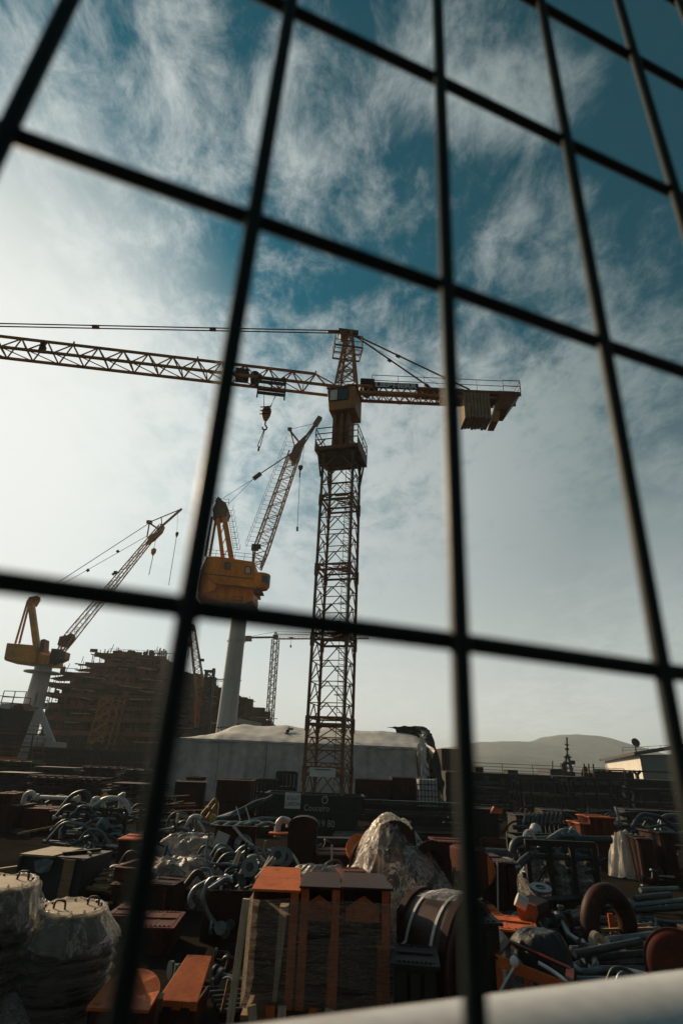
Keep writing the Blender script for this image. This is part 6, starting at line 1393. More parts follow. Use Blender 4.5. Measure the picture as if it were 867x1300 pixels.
# pipe ends with bracket flanges
YV = 13.2
for k, (x, y) in enumerate(((318, 1100), (353, 1085), (362, 1087))):
    c = at(x, y, YV+.2*k); fo = thing('flanged_elbow', ['grey pipe ring lying against the dark open bin', 'blue grey flanged elbow standing behind the film wrapped frames', 'second blue grey flanged elbow beside the first behind the wrapped frames'][k], 'pipe elbow', V((c.x, c.y, .3)))
    mb = MB(); mb.tube(arc([c+V((-.35, .3, -.5)), c+V((-.1, .2, -.05)), c+V((0, -.05, 0))], .3), .085, 14); mb.build('elbow', 'galv_dull', fo, smooth=60)
    mb = MB(); mb.lathe([(.08, -.02), (.17, -.02), (.17, .025), (.08, .025), (.08, -.02)], 22, c+V((0, -.07, 0)), Matrix.Rotation(R(80), 3, 'X')); mb.build('flange', 'galvanised', fo, smooth=35)
sheet_heap('wrapped_bundle', 'low flat bundle in dull brown sheeting behind the wrapped orange frames', 'wrapped load', (at(405, 1120, 13.5).x, 13.6, 0), .9, .5, at(405, 1100, 13.6).z, 51, 'wrap_grey', sharp=2.5, folds=.15)

# ------------------------------------------------------------------ film-wrapped orange frames on a pallet
YP_ = 8.6
def fp(px, py, Y=YP_): return at(px, py, Y)
fa = fp(306, 1290); fb = fp(500, 1290); ztop = fp(345, 1128).z
pf = thing('wrapped_load', 'row of orange primed steel frames wrapped in clear stretch film on timber bearers', 'wrapped load', ((fa.x+fb.x)/2, YP_, 0))
x0, x1 = fa.x, fb.x; W_ = x1-x0; dep = .95; mm = 'primer_orange'
cols = [(0.02, .33, ztop), (.35, .62, ztop+.05), (.64, .97, ztop+.06)]
for n_, (u0, u1, zt_) in enumerate(cols):
    xa, xb = x0+W_*u0, x0+W_*u1
    mb = MB(); tt_ = .028                      # side webs, back plate and flanges of one frame
    for x in (xa, xb): mb.box((x, YP_+dep/2+.02, (zt_+.22)/2), (tt_, dep, zt_-.25))
    mb.box(((xa+xb)/2, YP_+dep*.72, (zt_+.22)/2), (xb-xa-tt_, tt_, zt_-.25))
    for z in (.34, zt_*.55): mb.box(((xa+xb)/2, YP_+dep*.42, z), (xb-xa-tt_-.004, dep*.55, tt_))
    mb.build('frame_plate', 'primer_red', pf, bevel=.004)  # darker primer puts the shaded inside of the frame into the colour
    for x in ((xb,) if n_ != 1 else (xa, xb)): mb = MB(); mb.box((x+(.05 if x == xa else -.05), YP_-.005, (zt_+.22)/2), (.10, .022, zt_-.26)); mb.build('edge_flange', mm, pf, bevel=.003)
    mb = MB(); p = [V((xa-.03, YP_-.10, zt_-.02)), V((xb+.03, YP_-.10, zt_-.02)), V((xb-.02, YP_+dep*.75, zt_+(.11 if n_ == 0 else .02))), V((xa+.02, YP_+dep*.75, zt_+(.11 if n_ == 0 else .02)))]; mb.hexa(p+[q+UP*.028 for q in p]); mb.build('top_flange', mm if n_ == 0 else 'primer_brown', pf, bevel=.004)  # orange paints sunlight onto the first top plate, brown the unlit ones
    if n_:                                     # gusset plates leaning inside
        mb = MB(); xm = (xa+xb)/2-.04; mb.prism([V((xm-.22, YP_+.10, zt_-.40)), V((xm+.22, YP_+.10, zt_-.40)), V((xm+.22, YP_+.10, zt_-.24)), V((xm+.02, YP_+.10, zt_-.12)), V((xm-.22, YP_+.10, zt_-.26))], (0, .02, 0)); mb.build('gusset_plate', mm, pf)
    mb = MB(); xm = xa+(xb-xa)*(.62 if n_ == 0 else .80); mb.hexa([V((xm-.03, YP_+.03, .3)), V((xm+.02, YP_+.03, .3)), V((xm+.02, YP_+.25, .3)), V((xm-.03, YP_+.25, .3)), V((xm-.02, YP_+.03, zt_-(.2 if n_ == 0 else .62))), V((xm+.09, YP_+.03, zt_-(.2 if n_ == 0 else .62))), V((xm+.09, YP_+.25, zt_-(.2 if n_ == 0 else .62))), V((xm-.02, YP_+.25, zt_-(.2 if n_ == 0 else .62)))]); mb.build('timber_packing' if n_ == 0 else 'inner_rib', 'timber_pale' if n_ == 0 else mm, pf)
mb = MB(); n1, n2 = 80, 40
film = []; corners = [(x0-.02, YP_-.06), (x1+.03, YP_-.06), (x1+.03, YP_+dep+.05), (x0-.02, YP_+dep+.05)]
per = []
for c in range(4):
    a, b = corners[c], corners[(c+1) % 4]; n = 36 if c % 2 == 0 else 10
    for k in range(n): per.append((a[0]+(b[0]-a[0])*k/n, a[1]+(b[1]-a[1])*k/n))
zb_, zt3 = .26, ztop-.10
for j in range(n2+1):
    z = zb_+(zt3-zb_)*j/n2
    for i, (x, y) in enumerate(per):
        d = .022*noise.noise(V((x*1.2, z*16, y)))+.012*noise.noise(V((x*5, z*30, y+3))); e = .05*noise.noise(V((x*1.6, y*2, 5)))*(1 if j in (0, n2) else .15)
        mb.v.append((x, y+(d if i < 46 else -d)-.012*abs(math.sin((x-x0)/W_*math.pi*3)), z+e))
for j in range(n2):
    for i in range(len(per)): l = (i+1) % len(per); mb.f.append((j*len(per)+i, j*len(per)+l, (j+1)*len(per)+l, (j+1)*len(per)+i))
mb.build('stretch_film', 'wrap_streak', pf, smooth=True)
for x in (x0+.35, (x0+x1)/2, x1-.35): mb = MB(); mb.box((x, YP_+dep/2, .07), (.14, dep+.3, .13)); mb.build('bearer', 'timber', pf)
mb = MB(); mb.box(((x0+x1)/2, YP_+dep/2, .165), (W_, dep+.1, .05)); mb.build('deck_board', 'timber', pf)
for k, px in enumerate((322, 344, 358, 396, 415)):
    p = fp(px, 1288, YP_-.14); mb = MB(); mb.box((p.x, YP_-.14, .17), (.10, .05, .30), Matrix.Rotation(R(6*(k-2)), 3, 'Y')); mb.build('foot_block', 'timber_pale' if k % 2 == 0 else 'primer_orange', pf)
plank('tall pale weathered timber post standing against the wrapped orange frames', gz(289, 1320)+UP*.0, fp(313, 1141, YP_-.12), .085, .07, 'timber_pale', name='timber_post', cat='timber post')
plank('thin dark pole leaning near the tall timber post', gz(281, 1290)+UP*.03, at(291, 1243, 8.3), .035, .035, 'timber', name='pole', cat='pole')

# ------------------------------------------------------------------ big heap under clear plastic
YH2 = 13.6; c0_ = at(506, 1140, YH2)
zpk = at(505, 1032, YH2).z
hp_ = thing('plastic_covered_heap', 'large peaked heap of steel parts shrouded in creased clear plastic amid the yard', 'covered load', (c0_.x, YH2, 0))
ny_, nx_ = 60, 100; pr_ = [(436, 1112), (441, 1100), (450, 1085), (462, 1066), (472, 1052), (482, 1037), (490, 1032), (503, 1033), (513, 1040), (521, 1052), (532, 1064), (543, 1076), (555, 1092), (566, 1106), (578, 1116)]
PX = [at(x, y, YH2) for x, y in pr_]
def hprof(x):
    if x <= PX[0].x: return 0
    for i in range(len(PX)-1):
        if x <= PX[i+1].x: t = (x-PX[i].x)/(PX[i+1].x-PX[i].x); return PX[i].z*(1-t)+PX[i+1].z*t
    return 0
mb = MB(); base_z = at(506, 1128, YH2-.9).z*.9; xL, xR = PX[0].x, PX[-1].x
for j in range(ny_+1):
    v = j/ny_*2-1
    for i in range(nx_+1):
        x = xL+(xR-xL)*i/nx_; h = hprof(x); k = (1-abs(v)**1.7)
        y = YH2+v*1.35; z = h*(.30+.70*k)
        pk = at(500, 1034, YH2).x; an = math.atan2(y-YH2, (x-pk)*.8); dr = math.hypot(x-pk, y-YH2)
        z += .34*noise.noise(V((x*1.25, y*1.25, 2)))*k*h*.5+.10*noise.noise(V((x*3.3, y*3.3, 12)))*k*h*.5
        z += (.055*math.sin(an*11+4*noise.noise(V((x*1.3, y*1.3, 4))))+.03*math.sin(an*27+6*noise.noise(V((x*2, y*2, 9)))))*min(1, dr*1.4)*k*.9
        z -= .30*max(0, noise.noise(V((x*1.7+4, y*1.7, 11))))*k*h*.5
        mb.v.append((x+.05*noise.noise(V((x*3, y*3, z))), y-.15*noise.noise(V((x*1.6, z*1.6, 6))), max(.35, z)))
w_ = nx_+1
for j in range(ny_):
    for i in range(nx_): mb.f.append((j*w_+i, j*w_+i+1, (j+1)*w_+i+1, (j+1)*w_+i))
o0 = len(mb.v)                                # skirt hanging to the ground
for i in range(w_): x, y, z = mb.v[i]; mb.v.append((x+.04*math.sin(i*1.3), y-.10+.08*noise.noise(V((x*4, 0, 3))), z*.35)); 
for i in range(nx_): mb.f.append((o0+i, o0+i+1, i+1, i))
mb.build('plastic_sheet', 'wrap_milky', hp_, smooth=True)
for k, (x, y, r_, m, ln) in enumerate(((500, 1056, .42, 'primer_brown', 1.1), (530, 1076, .46, 'primer_brown', 1.2), (482, 1078, .42, 'primer_red', 1.0), (550, 1098, .36, 'primer_brown', .9), (503, 1040, .28, 'steel_dark', .7), (462, 1092, .28, 'primer_orange', .7), (512, 1094, .5, 'hull_dark', 1.5), (540, 1088, .3, 'primer_orange', .6))):
    p = at(x, y, YH2); p.y += .1; mb = MB(); M_ = Matrix.Rotation(R(70+12*k), 3, 'X') @ Matrix.Rotation(R(25*k), 3, 'Y')
    mb.lathe([(r_*.6, -ln/2), (r_, -ln/2), (r_, -ln/2+.05), (r_*.72, -ln/2+.06), (r_*.72, ln/2-.06), (r_, ln/2-.05), (r_, ln/2), (r_*.6, ln/2), (r_*.6, -ln/2)], 24, p-UP*.34, M_); mb.build('flanged_drum', m, hp_, smooth=35)
mb = MB(); a = at(440, 1118, YH2); b = at(575, 1120, YH2); mb.box(((a.x+b.x)/2, YH2, a.z*.45), (b.x-a.x-.1, 2.0, a.z*.85))
for k in range(7): mb.box((a.x+(b.x-a.x)*(k+.5)/7, YH2-1.03, a.z*.45), (.12, .06, a.z*.84))
mb.build('base_box', 'primer_brown', hp_, bevel=.02)
for xa_, xb_, yt, Y, lab in ((433, 470, 1116, 11.5, 'dark brown steel plate box with orange edge in front of the plastic covered heap'), (552, 600, 1070, 17.5, 'dark box with an orange edged sloping lid behind the plastic covered heap')): steel_box('steel_box', lab, 'steel box', xa_, xb_, yt, Y, 1.0, R(4), m='primer_brown', mlid='primer_red', ribs=2)
mb = MB(); c = at(455, 1068, 15.5); mb.lathe([(0, -.2), (.25, -.2), (.30, -.1), (.30, .2), (.2, .28), (0, .3)], 18, V((c.x, 15.5, c.z-.15)), Matrix.Rotation(R(80), 3, 'X')); mb.tube([V((c.x, 15.5, 0)), V((c.x, 15.5, c.z-.3))], .12, 10); tag(mb.build('valve_body', 'primer_orange', smooth=40), 'round orange casting peeking out beside the plastic covered heap', 'casting')
#@@P6
# ------------------------------------------------------------------ brown tank with straps and its neighbours
YT2 = 9.2
ca = at(512, 1196, YT2-.1); cb = at(603, 1204, YT2-.25); rt_ = .74; ax = (V((cb.x, YT2-.45, 0))-V((ca.x, YT2+.35, 0))).normalized()
zc_ = at(545, 1142, YT2).z-rt_*.96; c1 = V((ca.x+.25, YT2+.55, zc_)); c2 = c1+ax*.95
tk = thing('tank', 'big dark brown cylindrical tank section lying on its side with white lashing straps', 'tank', (c1.x+.6, YT2, 0))
q_ = ax.to_track_quat('Z', 'Y').to_matrix()
mb = MB(); mb.lathe([(rt_*.55, 0), (rt_*.98, 0), (rt_, .02), (rt_, .93), (rt_*.98, .95), (rt_*.9, .95), (rt_*.9, .8), (0, .78)], 64, c1, q_); mb.lathe([(0, .03), (rt_*.98, .03)], 48, c1, q_); mb.build('tank_shell', 'primer_gloss', tk, smooth=35)
for t_ in (.10, .86): mb = MB(); mb.lathe([(rt_, t_-.05), (rt_*1.05, t_-.05), (rt_*1.05, t_+.05), (rt_, t_+.05)], 56, c1, q_); mb.build('stiffening_ring', 'primer_brown', tk, smooth=35)
for k, t_ in enumerate((.25, .75)):
    p = c1+ax*t_; mb = MB(); sd = V((-ax.y, ax.x, 0)); mb.prism([V((p.x, p.y, 0))-sd*.85, V((p.x, p.y, 0))+sd*.85, V((p.x, p.y, zc_-rt_*.55))+sd*.85, V((p.x, p.y, zc_-rt_*.98)), V((p.x, p.y, zc_-rt_*.55))-sd*.85], ax*.06); mb.build('saddle', 'primer_orange', tk)
def around(t_, a0, a1, n=16, rr2=1.0):
    sd = V((-ax.y, ax.x, 0)).normalized()
    if sd.y > 0: sd = -sd
    return [c1+ax*t_+(sd*math.sin(a)+UP*math.cos(a))*(rt_*1.012*rr2) for a in [a0+(a1-a0)*k/n for k in range(n+1)]]
strap('white lashing strap running over the brown tank down to the ground', around(.68, -.5, 1.75)+[around(.68, 0, 1.75)[-1]*1-V((.12, .25, zc_-.25))], .04)
strap('pale strap end running slanted off the brown tank toward the orange frames', around(.30, -.5, 1.2)+[at(502, 1209, 8.7)], .035)
sheet_heap('plastic_scrap', 'crumpled clear plastic lying on top of the brown tank', 'plastic sheet', c1+ax*.55+UP*(rt_*.97)+V((0, -.05, 0)), .42, .26, .10, 61, 'wrap_sheen', sharp=.8, folds=.6, res=(40, 16))
steel_box('steel_box', 'dark steel box half hidden below the brown tank beside the wrapped frames', 'steel box', 503, 560, 1226, 8.0, .7, 0, m='hull_dark', ribs=3, lugs=False)
# dark tall box right of the fence wire with plastic on it
o, f, w, z1 = steel_box('steel_box', 'tall dark steel box draped with grey plastic, between the tank and the orange angle frame', 'steel box', 572, 632, 1172, 9.0, 1.1, R(5), m='hull_dark', ribs=2, lugs=False)
sheet_heap('plastic_drape', 'creased grey plastic draped off the tall dark box beside the brown tank', 'plastic sheet', (at(640, 1200, 9.6).x-.15, 9.7, .25), .62, .5, at(628, 1165, 9.7).z-.28, 65, 'wrap_sheen', sharp=1.4, folds=.25, peak=(-.35, 0))
# tall casing with sunlit half-round end
YZ = 13.4; o, f, w, z1 = steel_box('steel_box', 'tall dark steel box with a white strap and an orange rounded end piece on top', 'steel box', 608, 652, 1096, YZ, 1.3, R(3), m='primer_brown', ribs=2, lid='flat', lugs=False)
strap('thin white strap running down the tall dark box beside the cage rack', [at(631, 1094, YZ-.12), at(632, 1170, YZ-.14)], .03)
c = at(608, 1104, YZ-.2); hr2 = thing('half_round_casing', 'half round casing with bright orange end plate strapped to the tall dark box', 'casing', (c.x, YZ-.2, .8))
rr2 = .34; mb = MB(); qq = Matrix.Rotation(R(90), 3, 'X') @ Matrix.Rotation(R(-20), 3, 'Z')
pts = [c+V((rr2*math.cos(t), 0, rr2*math.sin(t)))+V((0, .0, 0)) for t in [R(-120)+R(240)*k/18 for k in range(19)]]
mb.prism(pts, (-.25, .9, 0)); mb.build('casing_body', 'primer_red', hr2, bevel=.01)
mb = MB(); mb.prism([p+V((.02, -.02, 0)) for p in [c+V((rr2*.88*math.cos(t), -.01, rr2*.88*math.sin(t))) for t in [R(-60)+R(120)*k/10 for k in range(11)]]], (0, -.02, 0)); mb.build('end_plate', 'primer_orange', hr2)
mb = MB(); mb.tube([V((c.x-.1, YZ+.1, 0)), V((c.x-.1, YZ+.1, c.z-.3))], .16, 14); mb.build('support', 'primer_brown', hr2, smooth=40)

# ------------------------------------------------------------------ cage rack full of wrapped pipes
YE = 15.4; a = at(668, 1070, YE); b = at(752, 1072, YE); w = b.x-a.x; z1 = (a.z+b.z)/2
cr = thing('cage_rack', 'dark steel cage rack packed with plastic wrapped pipes', 'rack', ((a.x+b.x)/2, YE, 0)); mb = MB()
for k in range(4):
    for yy in (YE, YE+1.5): mb.box((a.x+w*k/3, yy, z1/2), (.11, .11, z1))
for z in (z1, .16):
    for yy in (YE, YE+1.5): mb.bar((a.x-.05, yy, z), (b.x+.05, yy, z), .10, .13)
    for k in range(4): mb.bar((a.x+w*k/3, YE, z-.004), (a.x+w*k/3, YE+1.5, z-.004), .08)
mb.bar((a.x-.12, YE-.06, .2), (a.x+.5, YE-.06, z1*.75), .04); mb.bar((b.x+.07, YE+.1, z1*.7), (b.x+.32, YE+.1, z1*.78), .09)
mb.build('rack_frame', 'hull_dark', cr, bevel=.008)
for k in range(16):
    z = .3+.13*(k % 8); y = YE+.2+.4*(k//8)+.1*(k % 2); pipe([(a.x-.25*yr.random(), y, z), (b.x+.15*yr.random(), y+yr.uniform(-.1, .1), z+yr.uniform(-.03, .05))], .062, 'grey pipe lying inside the cage rack', group='pipes inside the cage rack', m=yr.choice(['galv_dull', 'galv_dull', 'galvanised']))
for k in range(3): sheet_heap('wrapped_bundle', 'crumpled clear plastic bundled round the pipes in the cage rack', 'wrapped load', (a.x+w*(.17+.33*k), YE+.5, .22), .36, .5, z1*.72, 70+k, 'wrap_sheen', sharp=3.0, folds=.22, group='plastic bundles in the cage rack', res=(44, 22))
sheet_heap('plastic_scrap', 'pale torn plastic spilling out beside the cage rack onto the ground', 'plastic sheet', (at(655, 1135, 15).x, 15.1, 0), .55, .5, .75, 75, 'wrap_milky', sharp=1.2, folds=.5, res=(44, 20))
pipe([at(650, 1140, 14.8), at(651, 1108, 14.8), at(662, 1094, 15), at(672, 1086, 15.2)], .085, 'thick dark grey bent pipe standing at the end of the cage rack', m='galv_dull', bend=.4)
pipe([at(650, 1082, 15.6), at(652, 1071, 15.6), at(660, 1067, 15.6), at(676, 1068, 15.9)], .10, 'thick curved grey elbow resting on the corner of the cage rack', m='galv_dull', bend=.5)
pipe([at(617, 1081, 16.2), at(667, 1084, 15.8)], .09, 'level grey pipe sticking out of the cage rack toward the fence wire', m='galv_dull')
sheet_heap('plastic_scrap', 'rounded tan plastic lump on top of the tall strapped box beside the cage rack', 'plastic sheet', (at(643, 1098, 14).x, 14.1, at(643, 1098, 14.1).z-.03), .32, .25, .16, 77, 'wrap_opaque', sharp=2, folds=.3, res=(36, 14))
tl_ = 'loose grey pipe lying on top of the cage rack'
for (P, r_, m) in (([(676, 1066), (700, 1064), (722, 1068), (748, 1067)], .07, 'galvanised'), ([(694, 1069), (716, 1055), (728, 1057), (738, 1066)], .09, 'galvanised'), ([(700, 1068), (742, 1063)], .06, 'galv_dull'), ([(712, 1060), (735, 1062), (746, 1068)], .07, 'galvanised'), ([(718, 1062), (727, 1047), (733, 1060)], .022, 'pipe_white'), ([(728, 1066), (775, 1066)], .09, 'galv_dull')):
    pipe([at(x, y, YE+.5+.1*i) for i, (x, y) in enumerate(P)], r_, tl_, group='pipes on top of the cage rack', m=m, bend=.3)
mb = MB(); c = at(672, 1064, YE+.4); mb.lathe([(.09, -.05), (.17, -.05), (.2, 0), (.17, .05), (.09, .05), (.09, -.05)], 22, c, Matrix.Rotation(R(75), 3, 'X') @ Matrix.Rotation(R(25), 3, 'Y')); tag(mb.build('pipe_ring', 'pipe_white', smooth=50), 'white ring standing on top of the cage rack', 'ring')

# hand-wheel shaped flange on a stem
c = at(686, 1128, 13.0); fo = thing('ring_flange', 'pale ring flange on a short upright stem in front of the cage rack', 'flange', (c.x, 13, 0)); mb = MB(); mb.lathe([(.10, -.02), (.21, -.02), (.21, .025), (.10, .025), (.10, -.02)], 26, c, Matrix.Rotation(R(14), 3, 'X')); mb.build('ring', 'galvanised', fo, smooth=35)
mb = MB(); mb.tube([c+V((-.05, 0, -.01)), V((c.x+.05, 13, 0))], .05, 10); mb.bar(c-V((.12, 0, 0)), c+V((.12, 0, 0)), .04); mb.build('stem', 'galvanised', fo, smooth=50)
# orange saddle with white pipe
YJ = 11.2; c = at(670, 1158, YJ); so_ = thing('saddle_bracket', 'bright orange saddle bracket with a white roller in front of the brown arch', 'bracket', (c.x, YJ, 0)); s_ = mpp(c)
mb = MB(); pts = [at(x, y, YJ) for x, y in ((654, 1141), (668, 1146), (679, 1150), (681, 1162), (678, 1172), (672, 1177), (665, 1172), (657, 1164))]; mb.prism(pts, (.05, .06, 0)); mb.build('end_plate', 'primer_orange', so_, bevel=.006)
mb = MB(); pts = [at(x, y, YJ+.07) for x, y in ((656, 1142), (668, 1147), (679, 1151), (681, 1162), (678, 1172), (672, 1176), (665, 1171))]; mb.prism(pts, (.42, .55, .0)); mb.build('saddle_body', 'primer_brown', so_, bevel=.01)
mb = MB(); mb.tube([at(655, 1141, YJ-.02), at(668, 1149, YJ-.05)], .10, 14); mb.build('roller', 'pipe_white', so_, smooth=50)
mb = MB(); mb.box((c.x+.25, YJ+.35, .2), (.5, .5, .4)); mb.build('foot', 'primer_red', so_, bevel=.01)
for xa_, xb_, yt, Y, lab in ((612, 690, 1181, 10.6, 'flat orange steel plate box lying below the saddle bracket'), (598, 640, 1165, 11.8, 'small red steel plate box behind the tall dark box')): steel_box('steel_box', lab, 'steel box', xa_, xb_, yt, Y, .9, R(-8), m='primer_red', mlid='primer_orange', ribs=2, lugs=False)
sheet_heap('wrapped_bundle', 'dark round bundle wrapped in black plastic in front of the saddle bracket', 'wrapped load', (at(694, 1240, 9.6).x, 9.8, 0), .52, .45, at(694, 1180, 9.8).z, 81, 'wrap_dark', sharp=3, folds=.04)
# orange angle frame with strap
YQ2 = 8.8; af = thing('angle_iron_trestle', 'orange angle iron frame tied with a white knotted strap', 'frame', (at(672, 1250, YQ2).x, YQ2, 0)); mb = MB()
a, b, c3 = at(629, 1213, YQ2), at(674, 1236, YQ2-.12), at(722, 1250, YQ2-.25)
mb.bar(a, c3, .16, .03, (0, .3, 1)); mb.bar(a-V((0, .07, .05)), c3-V((0, .07, .05)), .02, .10); mb.build('top_rail', 'primer_orange', af, bevel=.003)
for p in (lerp(a, c3, .03), lerp(a, c3, .42), lerp(a, c3, .93)): mb = MB(); mb.bar(p-UP*.03, V((p.x, p.y, 0)), .07, .02); mb.bar(p+V((.035, .04, -.03)), V((p.x+.035, p.y+.04, 0)), .02, .08); mb.build('post', 'primer_orange', af)
mb = MB(); 
for p, q in ((a, a+V((.35, .7, 0))), (c3, c3+V((.25, .6, 0)))): mb.bar(p, q, .1, .025)
mb.bar(a+V((.35, .7, 0)), c3+V((.25, .6, 0)), .1, .03)
for p in (a+V((.35, .7, 0)), c3+V((.25, .6, 0))): mb.bar(p, V((p.x, p.y, 0)), .06)
mb.build('rear_rail', 'primer_red', af)
strap('white strap knotted to the orange angle frame and hanging slanted', [lerp(a, c3, .2)+V((.02, -.10, .08)), lerp(a, c3, .2)+V((.0, -.14, -.03)), at(632, 1262, YQ2-.3)], .03)
mb = MB(); p = lerp(a, c3, .2)+V((.02, -.12, .02)); mb.lathe([(0, -.06), (.05, -.03), (.06, .02), (.03, .06), (0, .07)], 10, p); tag(mb.build('strap_knot', 'strap_white', smooth=True), 'white knot of strap on the orange angle frame', 'knot')
pipe([at(683, 1222, 8.9), at(703, 1234, 8.8), at(716, 1244, 8.6), at(724, 1256, 8.5)], .022, 'thin white cord trailing over the end of the orange angle frame', name='cord', cat='cord', m='strap_white', bend=.5, n=6)

# ------------------------------------------------------------------ brown arch (half ring pipe) on its feet
YU = 12.4; c = at(771, 1165, YU); s_ = mpp(c); ro_ = 29*s_; tb = .17
ar = thing('pipe_arch', 'thick dark brown half ring of pipe standing like an arch among the galvanised pipes', 'pipe bend', (c.x, YU, 0))
zc2 = at(771, 1148, YU).z-.02
P = [V((c.x-ro_, YU-.25, .0)), V((c.x-ro_, YU-.22, zc2*.5))]+[V((c.x+ro_*math.cos(t)*1.0, YU-.2+.35*(1+math.cos(t))*.5, zc2*.6+(at(771, 1120, YU).z-tb-zc2*.6)*math.sin(t))) for t in [math.pi-math.pi*k/20 for k in range(21)]]+[V((c.x+ro_, YU+.18, zc2*.4)), V((c.x+ro_, YU+.2, .0))]
mb = MB(); mb.tube(P, tb, 24); mb.build('arch_tube', 'primer_brown', ar, smooth=60)
for p in (P[0], P[-1]): mb = MB(); mb.lathe([(tb, .0), (tb*1.35, .0), (tb*1.35, .05), (tb, .06)], 24, p); mb.build('flange', 'primer_brown', ar, smooth=35)
mb = MB(); c = at(779, 1160, YU+.5); mb.prism([V((c.x-.12, YU+.5, 0)), V((c.x+.16, YU+.5, 0)), V((c.x-.02, YU+.5, c.z)), V((c.x-.12, YU+.5, c.z))], (0, .03, 0)); tag(mb.build('gusset_plate', 'primer_orange'), 'small orange gusset plate seen through the brown arch', 'plate')
# end cap disc
YG2 = 10.0; c = at(858, 1205, YG2); s_ = mpp(c); ec = thing('dished_end', 'large dark red dished end cap leaning at the picture edge', 'end cap', (c.x, YG2, 0)); mb = MB(); zc3 = c.z; rd = 40*s_
M_ = Matrix.Rotation(R(82), 3, 'X') @ Matrix.Rotation(R(-25), 3, 'Y'); mb.lathe([(0, .085), (rd*.4, .078), (rd*.75, .05), (rd*.9, .02), (rd*.93, .0), (rd, .0), (rd, -.06), (rd*.93, -.06), (rd*.9, -.25), (rd*.86, -.25), (rd*.86, .0), (0, .05)], 44, V((c.x, YG2, rd)), M_); mb.build('dish', 'primer_red', ec, smooth=40)
mb = MB(); mb.box((c.x+.55, YG2+.15, .45), (.5, .6, .9)); mb.build('side_plate', 'primer_brown', ec, bevel=.015)

# ------------------------------------------------------------------ galvanised pipes spread over the ground
def ground_pipes(lst, label, group, m=None, r=.05, fl=.3):
    for (x0, y0, x1, y1, z) in lst:
        a = gz(x0, y0, z); b = gz(x1, y1, z+yr.uniform(-.02, .03)); pipe([a, b], r*yr.uniform(.8, 1.25), label, group=group, m=m or yr.choice(['galvanised', 'galv_dull', 'galvanised']), flange=yr.random() < fl)
ground_pipes([(598, 1152, 650, 1148, .3), (604, 1160, 655, 1158, .25), (648, 1146, 735, 1139, .35), (655, 1151, 730, 1142, .2), (800, 1150, 872, 1142, .3), (804, 1156, 880, 1151, .22), (806, 1141, 850, 1136, .4), (798, 1146, 845, 1147, .15), (745, 1166, 812, 1166, .2), (700, 1167, 738, 1158, .35), (690, 1172, 742, 1160, .3), (812, 1130, 860, 1128, .4), (760, 1152, 800, 1150, .15)], 'galvanised pipe lying on the ground near the brown arch', 'pipes around the brown arch', r=.055)
ground_pipes([(728, 1212, 812, 1195, .45), (724, 1205, 790, 1203, .25), (740, 1222, 830, 1221, .2), (748, 1216, 832, 1209, .3), (770, 1194, 838, 1186, .4), (735, 1190, 838, 1190, .2), (748, 1231, 846, 1232, .15), (700, 1240, 760, 1212, .12), (740, 1204, 782, 1190, .3), (800, 1240, 870, 1243, .12), (716, 1232, 790, 1238, .2), (790, 1205, 836, 1200, .35)], 'galvanised pipe in the loose layer between the arch and the white rail', 'pipes between the arch and the rail', r=.05)
for P, lab in (([(706, 1160), (716, 1176), (722, 1188), (735, 1196)], 'crooked grey pipe with a tee branch between the saddle and the loose pipes'), ([(716, 1222), (742, 1237), (768, 1230), (798, 1234), (830, 1242)], 'long wavy blue grey pipe lying nearest the white rail'), ([(740, 1196), (751, 1213), (757, 1226), (752, 1234)], 'short bent grey pipe standing among the loose pipes')):
    pipe([gz(x, y, .28) for x, y in P], .055, lab, m='galvanised', bend=.3)
for k, (x, y) in enumerate(((711, 1152), (719, 1164), (838, 1205), (833, 1168), (826, 1180))):
    p = gz(x, y+14, .12); q = at(x, y-2, p.y); pipe([p, q], .04, 'short upright pipe stub rising from the loose pipes', group='upright pipe stubs', m='galvanised', flange=k % 2 == 0)
mb = MB(); c = gz(758, 1199, .42); mb.lathe([(.08, -.05), (.15, -.05), (.19, 0), (.15, .06), (.08, .06), (.08, -.05)], 22, c, Matrix.Rotation(R(70), 3, 'X') @ Matrix.Rotation(R(30), 3, 'Y')); tag(mb.build('pipe_ring', 'timber_pale', smooth=50), 'pale tan ring lying among the loose pipes', 'ring')
sheet_heap('plastic_scrap', 'blue grey plastic sack among the loose pipes beside the dark red end cap', 'plastic sheet', (at(838, 1190, 10.6).x, 10.7, 0), .2, .2, .42, 91, 'wrap_grey', sharp=2, folds=.2, res=(30, 14))
tf = thing('timber_trestle', 'narrow brass coloured timber frame lying among the loose pipes', 'frame', gz(776, 1192, .0)); mb = MB()
for (x0, y0, x1, y1) in ((756, 1181, 767, 1192), (767, 1192, 780, 1193), (756, 1181, 828, 1179), (780, 1193, 790, 1197), (776, 1190, 777, 1200)): mb.bar(gz(x0, y0, .34), gz(x1, y1, .34), .06, .05)
mb.bar(gz(767, 1192, .34), gz(767, 1192, .34)-UP*.33, .06); mb.bar(gz(756, 1181, .34), gz(756, 1181, .34)-UP*.33, .06); mb.build('frame_rail', 'timber', tf)
mb = MB(); p = gz(838, 1117, .02); mb.box(p+UP*.01, (.5, .08, .03)); tag(mb.build('offcut', 'tag_white'), 'small white strip lying alone on the bare ground near the picture edge', 'offcut')

